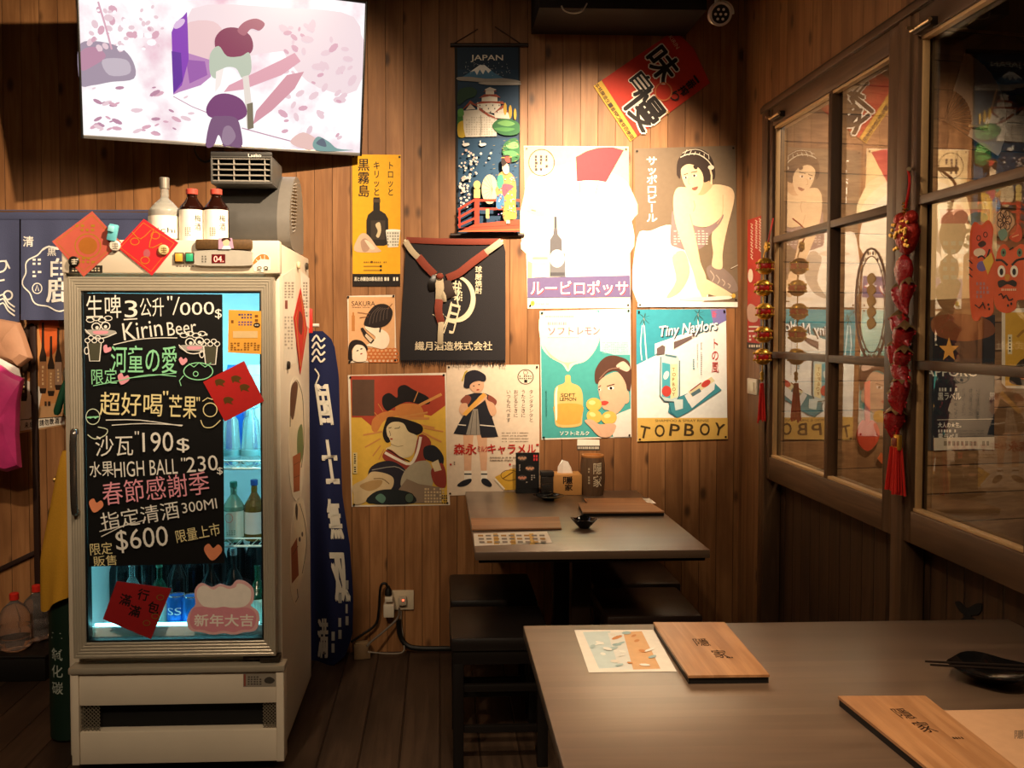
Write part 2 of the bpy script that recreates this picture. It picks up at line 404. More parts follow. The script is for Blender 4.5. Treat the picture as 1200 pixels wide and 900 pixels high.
# passage beyond the glass
m = MB(); a = radians(9); c0 = V((RW+.07, 4.40, 0)); X = Matrix.Translation(c0) @ Matrix.Rotation(a, 4, 'Z')
m.add([X @ V(p) for p in ((0, 0, 0), (4.5, 0, 0), (4.5, 0, 3.06), (0, 0, 3.06), (0, .06, 0), (4.5, .06, 0), (4.5, .06, 3.06), (0, .06, 3.06))],
      [[0, 1, 2, 3], [5, 4, 7, 6], [4, 0, 3, 7], [1, 5, 6, 2], [3, 2, 6, 7], [4, 5, 1, 0]], wood_passage)
struct(m.build('wall_passage', smooth=0))
PN = X.to_3x3() @ V((0, -1, 0)); PP = c0+PN*.003
m = MB(); m.bx(5.9, 6, -1.6, 6, 0, 3.06, M('#4a3626', .8), 0); struct(m.build('wall_far'))
# left foot of the back wall: thin battens
m = MB(); bt = M('#2a1710', .6)
p = onY(45, 640, BW); m.bx(p.x-.012, p.x+.012, BW-.02, BW, 0, 1.5, bt, .002); struct(m.build('trim_5'))
m = MB(); a_, b_ = onY(-40, 686, BW), onY(46, 645, BW); d = b_-a_
m.box(((a_+b_)/2)+V((0, -.008, 0)), (d.length, .016, .02), bt, .002, (0, -math.atan2(d.z, d.x), 0)); struct(m.build('trim_6'))

# ================================================================== TABLES
table_top_mat = boards('table_laminate', 1, 0, .03, (.150, .092, .056), (.118, .071, .043), (.088, .052, .031), .36, 0, False, .5, .6, dirt=.25)
tb_ = table_top_mat.node_tree.nodes['Principled BSDF']; tb_.inputs['Coat Weight'].default_value = 1; tb_.inputs['Coat IOR'].default_value = 1.6; tb_.inputs['Coat Roughness'].default_value = .36
table_edge = M('#1d1511', .35)
black_leather = M('#181311', .38, spec=.5, bump=.15, scale=120)
brown_leather = M('#2a1d16', .34, spec=.5, bump=.15, scale=120)
black_wood = M('#120e0c', .4, spec=.4)
def table(name, label, x0, x1, y0, y1, legs):
    t = thing(name, label, 'table', ((x0+x1)/2, (y0+y1)/2, 0))
    m = MB(); m.bx(x0, x1, y0, y1, .712, .74, table_top_mat, .002); m.bx(x0+.012, x1-.012, y0+.012, y1-.012, .700, .712, table_edge, .002); m.build('tabletop', t)
    for (x, y, lx, ly) in legs:
        m = MB(); m.bx(x-.035, x+.035, y-.035, y+.035, .02, .695, M('#2e2017', .4), .004); m.build('pedestal', t)
        m = MB(); m.bx(x-lx, x+lx, y-ly, y+ly, 0, .022, black_wood, .004); m.build('base_plate', t)
        m = MB(); m.bx(x-max(lx*.8, .05), x+max(lx*.8, .05), y-ly*.8, y+ly*.8, .693, .7005, black_wood, .002); m.build('top_plate', t)
    return t
table('dining_table', 'dark brown table pushed end-on against the posters of the back wall', .118, .908, 2.925, 4.045, ((.52, 3.25, .06, .27), (.52, 3.78, .06, .2)))
table('dining_table', 'large dark brown table in the foreground against the window wall', .208, RW+.06, 1.36, 2.184, ((.5, 1.78, .2, .06), (1.1, 1.78, .2, .06)))
def stool(label, x0, x1, y0, y1, seat_mat):
    cx, cy = (x0+x1)/2, (y0+y1)/2; w, d = (x1-x0)/2, (y1-y0)/2
    t = thing('stool', label, 'stool', (cx, cy, 0), 'stools around the far table')
    m = MB(); m.bx(x0, x1, y0, y1, .40, .45, seat_mat, .014); m.build('seat', t)
    m = MB(); m.bx(x0+.01, x1-.01, y0+.01, y1-.01, .355, .402, black_wood, .003); m.build('seat_frame', t)
    for sx in (-1, 1):
        for sy in (-1, 1):
            m = MB(); x, y = cx+sx*(w-.028), cy+sy*(d-.028); m.bx(x-.018, x+.018, y-.018, y+.018, 0, .358, black_wood, .003); m.build('leg', t)
    for sy in (-1, 1):
        for z in (.13, .27):
            m = MB(); y = cy+sy*(d-.028); m.bx(x0+.04, x1-.04, y-.009, y+.009, z-.012, z+.012, black_wood, .002); m.build('rung', t)
    for sx in (-1, 1):
        m = MB(); x = cx+sx*(w-.028); m.bx(x-.009, x+.009, y0+.04, y1-.04, .19, .215, black_wood, .002); m.build('rung', t)
    return t
stool('black square stool left of the far table, the nearer of the two', .034, .375, 2.93, 3.28, black_leather)
stool('black square stool left of the far table, the one by the wall', .039, .375, 3.35, 3.72, black_leather)
stool('brown-topped stool right of the far table, partly hidden by the near table', .60, .952, 3.135, 3.50, brown_leather)
stool('brown-topped stool right of the far table, close to the back wall', .62, .985, 3.545, 3.90, brown_leather)

# ================================================================== REFRIGERATOR
enamel = M('#d9cbb6', .38, spec=.45, var=.05, scale=12); alu = M('#b3a895', .34, .35, var=.06, scale=30); liner = M('#dfeef0', .5, var=.03)
cyan_led = M('#86ecf4', .5, emit=6, var=0); blackp = M('#141210', .45)
FX0, FX1, FY0, FY1, FT = -1.242, -.532, 2.99, 3.652, 1.77
fr = thing('display_refrigerator', 'tall cream glass-door drinks refrigerator covered in chalk menu and stickers', 'refrigerator', ((FX0+FX1)/2, (FY0+FY1)/2, 0))
m = MB(); t = .05
m.bx(FX0, FX0+t, FY0, FY1, .045, FT, enamel, .006); m.bx(FX1-t, FX1, FY0, FY1, .045, FT, enamel, .006)
m.bx(FX0+t, FX1-t, FY1-.05, FY1, .045, FT-.002, enamel, .001); m.bx(FX0+t, FX1-t, FY0, FY1-.05, 1.655, FT-.001, enamel, .002); m.bx(FX0+t, FX1-t, FY0, FY1-.05, .05, .43, enamel, .002)
m.build('cabinet', fr)
m = MB(); e = .004; ix0, ix1, iy0, iy1, iz0, iz1 = FX0+t, FX1-t, FY0+.012, FY1-.05, .43, 1.655
m.bx(ix0, ix0+e, iy0, iy1, iz0, iz1, liner, 0); m.bx(ix1-e, ix1, iy0, iy1, iz0, iz1, liner, 0); m.bx(ix0+e, ix1-e, iy1-e, iy1, iz0, iz1, liner, 0); m.bx(ix0+e, ix1-e, iy0, iy1-e, iz1-e, iz1, liner, 0); m.bx(ix0+e, ix1-e, iy0, iy1-e, iz0, iz0+.012, liner, 0)
m.bx(ix0+e, ix1-e, iy0, iy0+.012, iz0+.012, iz0+.05, liner, .003)
m.build('inner_liner', fr)
# header panel
HY = 2.955
m = MB(); a, b = onY(72, 322, HY), onY(327.5, 285, HY); m.bx(a.x, b.x, HY, FY0+.01, 1.664, FT+.003, enamel, .006); hd = m.build('header_panel', fr)
m = MB(); p, q = onY(229, 311, HY-.014), onY(294, 293.5, HY-.014); cx, cz = (p.x+q.x)/2, (p.z+q.z)/2
prof = [(x, z) for x, z in smooth_pts([(-.093, -.012), (-.086, -.024), (0, -.026), (.086, -.024), (.093, -.012), (.093, .012), (.086, .022), (0, .026), (-.086, .022), (-.093, .012)], True, 4)]
m.prism([(cx+x, HY-.014, cz+z) for x, z in prof], (0, -1, 0), .016, M('#b9b2a6', .35, .2)); ctl = m.build('thermostat_display', hd)
w = Print(lambda u, v: onY(u, v, HY-.0145), (0, -1, 0)); w.rect(248, 298, 264, 308.5, M('#5a0f14', .3)); w.text('04.', (250.5, 300, 262, 307), M('#ff8f7d', .5, emit=2.2, var=0), .02); w.specks((236, 299, 243, 308), 3, 2, '#6d675f'); w.build('temperature_readout', ctl)
for nm, x0, c in (('switch', 205, '#e39a36'), ('switch', 217.5, '#2f9a6c')):
    m = MB(); p, q = onY(x0, 308, HY), onY(x0+11, 296, HY); m.bx(p.x, q.x, HY-.008, HY, p.z, q.z, M('#5b4b35', .4), .002); sw = m.build(nm, hd)
    m = MB(); m.bx(p.x+.004, q.x-.004, HY-.012, HY-.007, p.z+.004, q.z-.004, M(c, .3, emit=.35, var=.05), .002); m.build('button', sw)
w = Print(lambda u, v: onY(u, v, HY-.001), (0, -1, 0)); w.sheet([(81, 311), (120, 311), (120, 320), (81, 320)], '#26211c'); w.specks((84, 313, 118, 318.5), 2, 9, '#b8a98f'); w.build('maker_plate', hd)
w = Print(lambda u, v: onY(u, v, HY-.0005), (0, -1, 0)); w.specks((206, 311, 228, 313), 1, 6, '#5a5145'); w.build('switch_legend', hd)
# base
BY = 2.94
m = MB(); m.bx(-1.222, -.514, BY-.012, FY0+.005, .345, .368, alu, .006); m.build('base_ledge', fr)
m = MB(); m.bx(-1.215, -1.19, BY-.005, FY0+.005, .04, .346, enamel, .003); m.bx(-.545, -.519, BY-.005, FY0+.005, .04, .346, enamel, .003)
m.bx(-1.19, -.545, BY, FY0+.004, .237, .346, enamel, .003); m.bx(-1.19, -.545, BY, FY0+.004, .04, .148, enamel, .003); m.build('base_panel', fr)
m = MB(); m.bx(-1.19, -.545, FY0-.01, FY0+.003, .148, .237, M('#0b0a09', .8), 0); m.build('vent_recess', fr)
for k, (xa, xb) in enumerate(((-1.19, -1.128), (-.592, -.545))):
    m = MB(); mt = M('#8f8573', .4, .6); nx, nz = 7, 6
    for i in range(nx+nz):
        for sg in (1, -1):
            pts = []; w_, h_ = xb-xa, .089
            c_ = -h_+i*(w_+h_)/(nx+nz-1)
            s0, s1 = max(0, c_)-c_, min(w_, c_+h_)-c_
            if s1-s0 < .004: continue
            za, zb2 = (.148+s0, .148+s1) if sg > 0 else (.237-s0, .237-s1)
            m.tube([(xa+c_+s0, BY+.012, za), (xa+c_+s1, BY+.012, zb2)], .0016, mt, 5)
    m.build('vent_mesh', fr)
w = Print(lambda u, v: onY(u, v, BY-.001), (0, -1, 0)); w.sheet([(285, 789.5), (325, 789), (325, 804.5), (285, 805)], '#8d8375', .001); w.rect(285.5, 790, 288, 804, '#8a4a3d'); w.specks((290, 792, 307, 803), 4, 5, '#4c453d'); w.blob([(310, 796), (316, 793), (322, 797), (318, 801), (311, 800)], '#3f3a34'); w.build('rating_plate', fr)
for sx in (FX0+.06, FX1-.06):
    for sy in (FY0+.06, FY1-.06):
        m = MB(); m.lathe([(.022, 0), (.022, .012), (.012, .016), (.012, .047)], (sx, sy, 0), blackp, 14); m.build('foot', fr)
# door
DY = 2.935; DB = FY0-.003
dx0, dx1, dz0, dz1 = onY(82, 500, DY).x, onY(321, 500, DY).x, .398, 1.652
gx0, gx1 = onY(97, 500, DY).x, onY(307, 500, DY).x; gz0, gz1 = onY(200, 752, DY).z, onY(200, 341, DY).z
door = MB()
def frame_side(pts):  # mitred profile with fine ridges: outer edge pts[0:2], inner edge pts[2:4]
    o0, o1, i0, i1 = [V(p) for p in pts]; N = 5
    for k in range(N):
        a, b = k/N, (k+1)/N; A0, A1, B0, B1 = o0.lerp(i0, a), o1.lerp(i1, a), o0.lerp(i0, b), o1.lerp(i1, b)
        for (f0, f1, h0, h1) in ((0, .25, .0015, 0), (.25, .75, 0, 0), (.75, 1, 0, .0015)):
            q = [A0.lerp(B0, f0), A1.lerp(B1, f0), A1.lerp(B1, f1), A0.lerp(B0, f1)]
            q = [p+V((0, h, 0)) for p, h in zip(q, (h0, h0, h1, h1))]; door.add(q, [[0, 1, 2, 3]], alu)
    door.add([o0, o1, o1+V((0, DB-DY, 0)), o0+V((0, DB-DY, 0))], [[0, 1, 2, 3]], alu); door.add([i0, i1, i1+V((0, DB-DY, 0)), i0+V((0, DB-DY, 0))], [[0, 1, 2, 3]], alu)
    door.add([p+V((0, DB-DY, 0)) for p in (o0, o1, i1, i0)], [[0, 1, 2, 3]], alu)
O = [(dx0, DY, dz0), (dx1, DY, dz0), (dx1, DY, dz1), (dx0, DY, dz1)]; I = [(gx0, DY, gz0), (gx1, DY, gz0), (gx1, DY, gz1), (gx0, DY, gz1)]
for k in range(4): frame_side((O[k], O[(k+1) % 4], I[k], I[(k+1) % 4]))
dr = door.build('door', fr, smooth=20)
m = MB(); g_ = .006
for (x0, x1, z0, z1) in ((gx0, gx0+g_, gz0, gz1), (gx1-g_, gx1, gz0, gz1), (gx0+g_, gx1-g_, gz0, gz0+g_), (gx0+g_, gx1-g_, gz1-g_, gz1)): m.bx(x0, x1, DY+.004, DY+.04, z0, z1, blackp, .001)
m.build('door_gasket', dr)
GY = DY+.012
m = MB(); m.flat = True; m.add([(gx0, GY, gz0), (gx1, GY, gz0), (gx1, GY, gz1), (gx0, GY, gz1)], [[0, 1, 2, 3]], glass('door_glass', .05, .9, 4.0)); m.build('glass_pane', dr)
m = MB(); h0, h1 = onY(89, 505, DY), onY(90, 600, DY)
m.tube([(h0.x, DY, h0.z), (h0.x, DY-.022, h0.z-.012), (h0.x, DY-.026, (h0.z+h1.z)/2), (h0.x, DY-.022, h1.z+.012), (h0.x, DY, h1.z)], .011, M('#8a8076', .18, .9), 10, 4); m.build('handle', dr)
m = MB(); m.bx(-.60, -.535, DY+.01, FY0, .372, .39, M('#3d352c', .5, .6), .002); m.bx(-.66, -.60, DY+.03, FY0, .374, .384, M('#4a4137', .5, .6), .002); m.build('hinge', fr)
# light strips round the inside of the door opening (the refrigerator's own lamps)
for nm, (x0, x1, z0, z1) in {'l': (ix0+.005, ix0+.017, iz0+.05, iz1-.02), 'b': (ix0+.03, ix1-.03, iz0+.052, iz0+.060), 'r': (ix1-.017, ix1-.005, 1.0, iz1-.02)}.items():
    m = MB(); m.bx(x0, x1, iy0+.002, iy0+.012, z0, z1, cyan_led, .002); m.build('light_strip', fr)
m = MB(); m.bx(ix0+.06, ix1-.06, iy0+.05, iy0+.08, iz1-.022, iz1-.006, cyan_led, .003); m.build('light_strip', fr)
area('refrigerator_lamp', ((ix0+ix1)/2, iy0+.10, iz1-.03), ((ix0+ix1)/2, iy0+.3, 0), 3.2, .5, .05, (.42, .92, 1))
area('refrigerator_side_lamp', (ix1-.02, iy0+.03, 1.35), (ix0, iy1-.2, 1.3), 1.2, .03, .5, (.42, .92, 1))
shelf_mat = M('#bfe4e6', .35, .3)
SZ = [onY(285, 545, 3.02).z, onY(285, 636, 3.02).z]
for z in SZ:
    m = MB(); z -= .012
    m.tube([(ix0+.006, iy0+.02, z), (ix1-.006, iy0+.02, z)], .0045, shelf_mat); m.tube([(ix0+.006, iy0+.02, z+.026), (ix1-.006, iy0+.02, z+.026)], .003, shelf_mat)
    n = 22; zz = [(ix0+.006+(ix1-ix0-.012)*i/n, iy0+.02, z+(.026 if i % 2 else 0)) for i in range(n+1)]; m.tube(zz, .0022, shelf_mat, 6)
    for i in range(26):
        x = ix0+.012+(ix1-ix0-.024)*i/25; m.tube([(x, iy0+.02, z+.001), (x, iy1-.01, z+.001)], .0019, shelf_mat, 5)
    m.tube([(ix0+.006, iy1-.012, z), (ix1-.006, iy1-.012, z)], .0035, shelf_mat); m.build('wire_shelf', fr)

# bottles: profile builder
def bottle(name, label, x, y, z, h, r, body, cap=None, lab=None, group=None, neck=.30, shoulder=.56, fill=None, caph=.09, labz=(.12, .48), cat='bottle', n=24):
    t = thing(name, label, cat, (x, y, z), group)
    m = MB(); nr = r*neck
    prof = smooth_pts([(r*.9, .0), (r, .012), (r, h*shoulder*.9), (r*.96, h*shoulder), (r*.62, h*(shoulder+.10)), (nr*1.05, h*(shoulder+.18)), (nr, h*(shoulder+.22)), (nr, h*.955)], False, 3)
    m.lathe([(1e-6, 0)]+[(max(a, 1e-6), max(b, 0)) for a, b in prof]+[(1e-6, h*.955)], (x, y, z), body, n); m.build('glass_body', t)
    if fill is not None:
        fl, fc = fill; m = MB(); m.lathe([(1e-6, .006), (r*.93, .008)]+[(min(r*.93, a*.93), b) for a, b in prof if .02 < b < h*fl]+[(1e-6, h*fl)], (x, y, z), fc, n); m.build('drink', t)
    if cap: m = MB(); m.lathe([(nr*1.18, h*(1-caph)), (nr*1.2, h*.99), (nr*1.05, h), (1e-6, h)], (x, y, z), cap, 18); m.build('cap', t)
    if lab:
        m = MB(); aa = radians(75); N = 14
        m.grid(lambda i, j: V((x+(r+.0012)*sin(-aa+2*aa*i), y-(r+.0012)*cos(-aa+2*aa*i), z+h*(labz[0]+(labz[1]-labz[0])*j))), N, 1, lab); m.build('label', t)
    return t
clear = M('#cfe9ea', .12, trans=.85, var=.02); clearw = M('#e9e6dc', .22, trans=.75, var=.02); green_g = M('#1c6b50', .12, trans=.6); dark_g = M('#1d2326', .12, trans=.35); amber_g = M('#8a6a2a', .12, trans=.6); paleg = M('#8fb9a0', .15, trans=.6)
silver = M('#c3c6c6', .25, .8); teal_cap = M('#2e9d92', .4)
fy = 3.10; zf = iz0+.012
def fx(u, y=fy): return onY(u, 700, y).x
G = 'bottles on the bottom shelf of the refrigerator'
for (u, y, h, r, b, cp, lab, lb) in (
    (155, 3.12, .235, .034, clear, silver, None, 'clear bottle with silver cap behind the red full-house paper'),
    (187, 3.10, .235, .032, green_g, M('#4f9a7d', .4), M('#bfe0d2', .6), 'green beer bottle with pale label just right of the lower red paper'),
    (247, 3.12, .265, .036, dark_g, silver, None, 'dark bottle with silver cap behind the left of the pink cloud sticker'),
    (274, 3.13, .270, .035, dark_g, silver, None, 'dark bottle with silver cap behind the right of the pink cloud sticker'),
    (302, 3.08, .23, .034, green_g, None, M('#cfe8d8', .6), 'green bottle with round pale label at the right edge of the bottom shelf'),
    (228, 3.30, .30, .036, dark_g, None, None, 'dark capless bottle at the back of the bottom shelf behind blue cans'),
    (278, 3.36, .37, .036, dark_g, teal_cap, None, 'tall dark bottle with teal cap, left of two at the back'),
    (300, 3.34, .36, .036, dark_g, teal_cap, None, 'tall dark bottle with teal cap, right of two at the back'),
    (170, 3.34, .32, .036, dark_g, silver, None, 'dark bottle at the back left of the bottom shelf'),
    (208, 3.21, .27, .035, dark_g, None, None, 'dark capless bottle directly behind the left blue can'),
    (140, 3.24, .30, .036, dark_g, None, None, 'dark capless bottle behind the clear silver-capped one at left'),
    (256, 3.26, .34, .036, dark_g, None, None, 'dark capless bottle behind the pink cloud sticker, in the second row'),
    (190, 3.42, .33, .036, dark_g, None, None, 'dark bottle at the far back above the green beer bottle'),
    (210, 3.47, .35, .036, dark_g, None, None, 'dark bottle at the far back behind the blue cans, left one'),
    (248, 3.47, .36, .036, dark_g, None, None, 'dark bottle at the far back behind the blue cans, right one'),
    (150, 3.47, .36, .036, dark_g, None, None, 'dark bottle in the far back left corner of the bottom shelf')):
    bottle('drink_bottle', lb, fx(u, y), y, zf, h, r, b, cp, lab, G)
def can(label, u, y, z, col, txt=None):
    x = fx(u, y); t = thing('drink_can', label, 'can', (x, y, z), 'blue cans in the refrigerator'); h, r = .123, .033
    m = MB(); m.lathe([(1e-6, .002), (r*.8, 0), (r, .009), (r, h-.014), (r*.84, h-.003)], (x, y, z), col, 24); m.build('can_body', t)
    m = MB(); m.lathe([(r*.84, h-.004), (r*.86, h), (r*.78, h), (r*.76, h-.004), (1e-6, h-.004)], (x, y, z), silver, 24); m.build('can_lid', t)
    if txt:
        pr = Print(lambda u2, v2: V((x+(r+.0006)*sin(u2), y-(r+.0006)*cos(u2), z+v2)), (0, -1, 0)); pr.text(txt, (-.75, .085, .75, .06), M('#e8f0f4', .5)); pr.build('lettering', t)
can('bright blue drink can with white lettering, left of the pair', 207, 3.08, zf, M('#1668c8', .3, .3), 'SS')
can('bright blue drink can beside the pink cloud sticker, right of the pair', 225, 3.07, zf, M('#1a74d6', .3, .3))
z2 = SZ[1]-.006
b = bottle('drink_bottle', 'pale green bottle with peach picture label on the middle shelf', fx(275, 3.08), 3.08, z2, .205, .036, paleg, M('#3d8a78', .45), M('#d4efe6', .6), 'bottles on the middle shelf', .30, .60, labz=(.08, .52))
pr = Print(lambda u, v: V((fx(275, 3.08)+.0375*sin(u), 3.08-.0375*cos(u), z2+v)), (0, -1, 0)); pr.ell(-.25, .085, .40, .016, '#d9695a'); pr.specks((-.5, .045, .4, .025), 3, 4, '#8bb3a6'); pr.build('label_print', b)
bottle('drink_bottle', 'yellow-green bottle with blue cap on the middle shelf', fx(299, 3.09), 3.09, z2, .21, .033, amber_g, M('#2b57a8', .4), M('#d4e6ea', .6), 'bottles on the middle shelf', .32, .60)
z3 = SZ[0]-.006
for u, y, lb in ((272, 3.09, 'clear empty beer glass upside down on the upper shelf, left one'), (296, 3.09, 'clear empty beer glass upside down on the upper shelf, right one')):
    x = fx(u, y); t = thing('beer_glass', lb, 'glass', (x, y, z3), 'glasses on the upper shelf'); m = MB()
    m.lathe([(.031, 0), (.034, .004), (.034, .05), (.027, .15), (.014, .17), (.014, .19), (.03, .197), (.031, .205), (1e-6, .207)], (x, y, z3), clear, 24); m.build('glass_bowl', t)
    m = MB(); m.lathe([(.0345, .03), (.0352, .034), (.0352, .046), (.0345, .05)], (x, y, z3), M('#a9e6ea', .2, trans=.6), 24); m.build('glass_band', t)
for u, y, c, lb in ((279, 3.3, M('#1c63c9', .3), 'blue carton standing at the back of the upper shelf'), (303, 3.3, M('#c9e9ea', .4), 'white carton standing at the back of the upper shelf')):
    x = fx(u, y); t = thing('drink_carton', lb, 'carton', (x, y, z3), 'cartons at the back of the upper shelf'); m = MB(); m.bx(x-.03, x+.03, y-.03, y+.03, z3, z3+.30, c, .003); m.build('carton_body', t)
    m = MB(); m.prism([(x-.03, y-.03, z3+.30), (x+.03, y-.03, z3+.30), (x+.03, y, z3+.335), (x-.03, y, z3+.335)], (0, -1, 0), .006, c); m.build('carton_top', t)

# ------------------------------------------------------------------ things on and against the refrigerator
G2 = 'bottles on top of the refrigerator'
def topb(label, u, y, h, r, body, cap, fill, labelc, txt=None, **k):
    x = onY(u, 283, y).x; t = bottle('liquor_bottle', label, x, y, FT+.003, h, r, body, cap, labelc, G2, fill=fill, **k); return t, x
t, x = topb('clear frosted bottle with silver cap on top of refrigerator', 193.5, 3.07, .222, .053, clearw, M('#b9b0a2', .3, .7), (.55, M('#f1efe6', .3, trans=.5)), M('#efe9db', .6), shoulder=.5, neck=.26, labz=(.06, .40), caph=.17)
pr = Print(lambda u, v: V((x+.0548*sin(u), 3.07-.0548*cos(u), FT+.003+v)), (0, -1, 0)); pr.text('haichi', (-.95, .048, .95, .031), '#4a443c'); pr.build('lettering', t)
for u, lb, fc in ((225.5, 'dark plum wine bottle with white label and red cap, left of the pair', '#3a1708'), (254, 'dark plum wine bottle with white label and red cap, beside the blower', '#4a0f12')):
    t, x = topb(lb, u, 3.06, .182, .0415, M('#2a120b', .08, trans=.4), M('#c04a3c', .4), None, M('#f3ece0', .6), shoulder=.66, neck=.40, labz=(.03, .60), caph=.10)
    pr = Print(lambda u2, v2: V((x+.0436*sin(u2), 3.06-.0436*cos(u2), FT+.003+v2)), (0, -1, 0))
    pr.text('梅', (.45, .092, .95, .068), '#3a332c'); pr.text('酒', (.45, .064, .95, .040), '#3a332c'); pr.specks((-.3, .05, .2, .02), 5, 3, '#8c8378'); pr.build('lettering', t)
# blower
bl = thing('blower_fan', 'dark grey utility blower fan with louvred outlet on the refrigerator', 'fan', onY(298, 290, 3.32).to_3d()); bl.location.z = FT
grey = M('#4a4845', .42, spec=.4); dgrey = M('#353331', .45); lgrey = M('#6b6660', .4)
y0 = 3.20; A = onY(258, 285, y0).x; B = onY(324, 285, y0).x
sec = smooth_pts([(3.30, 1.773), (3.225, 1.80), (3.215, 1.90), (3.27, 1.99), (3.36, 2.05), (3.47, 2.04), (3.53, 1.95), (3.53, 1.80), (3.50, 1.773)], True, 4)
m = MB(); m.prism([(B, y, z) for y, z in sec], (1, 0, 0), B-A, grey); m.build('housing', bl)
def side(xr, th):
    sc = smooth_pts([(3.16, 1.773), (3.165, 1.90), (3.19, 2.03), (3.27, 2.125), (3.39, 2.14), (3.45, 2.06), (3.44, 1.90), (3.50, 1.80), (3.52, 1.773)], True, 4)
    m = MB(); m.prism([(xr, y, z) for y, z in sec], (1, 0, 0), th, lgrey); return m.build('side_panel', bl)
sd = side(B+.045, .045); side(A, .03)
m = MB(); xx = B+.046
for k in range(15):
    f = -1+2*(k+.5)/15; zc = 1.93+f*.095; hw = .062*sqrt(max(0, 1-f*f)); yc = 3.31+.02*f
    m.tube([(xx, yc-hw, zc-.006), (xx+.004, yc, zc), (xx, yc+hw, zc+.006)], .0022, M('#9a938a', .4), 6)
m.build('side_vent', sd)
oy = 3.155; a, b = onY(247, 215, oy), onY(318.5, 183, oy); ob = a.z-.0; ot = b.z
m = MB()
m.bx(a.x, b.x, oy, oy+.20, ot-.006, ot, grey, .002); m.bx(a.x, b.x, oy, oy+.20, ob, ob+.006, grey, .002); m.bx(a.x, a.x+.006, oy, oy+.2, ob+.006, ot-.006, grey, .001); m.bx(b.x-.006, b.x, oy, oy+.2, ob+.006, ot-.006, grey, .001); m.bx(a.x+.006, b.x-.006, oy+.06, oy+.2, ob+.006, ot-.006, M('#0a0a0a', .8), 0)
ou = m.build('outlet', bl)
m = MB()
for k in range(5): z = ob+(ot-ob)*(k+.5)/5+.002; m.box(((a.x+b.x)/2, oy+.010, z), (b.x-a.x-.012, .018, .003), M('#8d877f', .4), .001, (.35, 0, 0))
for k in range(4): x = a.x+(b.x-a.x)*(.12+.253*k); m.bx(x-.0018, x+.0018, oy+.004, oy+.02, ob+.004, ot-.004, M('#8d877f', .4), .0005)
m.build('louvre', ou)
m = MB(); m.bx(a.x, b.x, oy-.001, oy+.012, ot-.001, ot+.014, dgrey, .003); m.build('outlet_brow', ou)
pr = Print(lambda u, v: onY(u, v, oy-.0015), (0, -1, 0)); pr.text('Lasko', (291, 180.3, 306, 184), '#e8e2d8', .03); pr.build('lettering', ou)
# candy bar strip propped under the bottles
m = MB(); p, q = onY(231, 291, 2.962), onY(297, 280, 2.962)
m.box(((p.x+q.x)/2, HY-.009, onY(264, 287, HY).z), (q.x-p.x, .017, .034), M('#5a4125', .5, var=.5, scale=120), .006); st = m.build('snack_pack'); tag(st, 'narrow brown patterned snack packet above the temperature display', 'packet')
pr = Print(lambda u, v: onY(u, v, HY-.0182), (0, -1, 0)); pr.poly([(256, 279), (272, 279), (274, 291), (256, 292)], '#b893ad'); pr.ell(265, 284, 4, 4.6, '#e8b795'); pr.poly([(260, 292), (262, 288), (269, 288), (271, 292)], '#efe6e0'); pr.blob([(260, 283), (261, 279), (269, 279), (270, 283), (266, 280.5)], '#3a2019'); pr.build('photo_label', st)

# red paper diamonds etc. on the header
def card(name, label, cat, pts, y, col, draw=None, group=None, tilt=0):
    pr = Print(lambda u, v: onY(u, v, y), (0, -1, 0), .0009); pr.sheet(pts, col)
    if draw: draw(pr)
    o = pr.build(name); return tag(o, label, cat, group)
redp = M('#c2222b', .42, spec=.5); pinkp = M('#c9604f', .35, spec=.6, metal=.25)
def d1(p):
    g = M('#b8862f', .4, .4); p.ell(103, 288, 11, 10, M('#b9702f', .4, .4)); p.ring(103, 288, 15, 14, 1.2, g); p.line([(66, 283), (108, 252), (138, 284), (98, 318)], .8, g, True)
    p.specks((88, 262, 118, 272), 2, 5, g); p.specks((90, 301, 112, 309), 2, 4, g)
def d2(p):
    g = M('#d9852f', .4, .4); p.ell(172, 297, 4, 5, '#a8545c'); p.line([(141, 290), (168, 261), (204, 285), (177, 318)], .8, g, True)
    for q in ((158, 283), (182, 276), (170, 305), (190, 295)): p.ring(*q, 5, 4, 1, g)
    p.line([(155, 272), (165, 280), (180, 268), (175, 290), (190, 285)], 1, g, sm=3)
R_ = 'red paper diamonds on the refrigerator'
card('paper_diamond', 'faded salmon paper diamond on top left corner of refrigerator', 'decoration', [(61, 283), (108, 247.5), (142, 284), (98, 324.5)], HY-.003, pinkp, d1, R_)
card('paper_diamond', 'bright red paper diamond pinned beside the orange switch', 'decoration', [(137.5, 290), (168.5, 256.5), (209, 284.5), (178, 323)], HY-.004, redp, d2, R_)
def magnet(label, u, v, r, c, y=HY-.004, ink=None):
    p = onY(u, v, y); m = MB(); m.lathe([(r, 0), (r, .006), (r*.8, .009), (1e-6, .0095)], p, c, 20, Matrix.Rotation(pi/2, 4, 'X')); o = m.build('button_magnet'); tag(o, label, 'magnet', 'round magnets on the refrigerator')
    if ink:
        pr = Print(lambda a, b: onY(a, b, y-.0098), (0, -1, 0)); s = r*.55*F/y
        pr.line([(u-s, v-s*.6), (u+s, v-s*.6)], 1, ink); pr.line([(u-s, v+s*.1), (u+s, v+s*.1)], 1, ink); pr.line([(u, v-s), (u, v+s)], 1, ink); pr.line([(u-s*.8, v+s*.8), (u+s*.8, v+s*.8)], 1, ink); pr.build('print', o)
magnet('round white magnet between the two paper diamonds', 135, 288, .018, M('#ded2c2', .35), ink='#8f8578')
magnet('round black magnet at the lower left of the salmon diamond', 87, 306.5, .017, M('#1c1915', .35), ink='#d8cdb8')
magnet('round cream magnet on the bright red diamond', 192, 293, .017, M('#d8bd84', .35), ink='#7a6138')
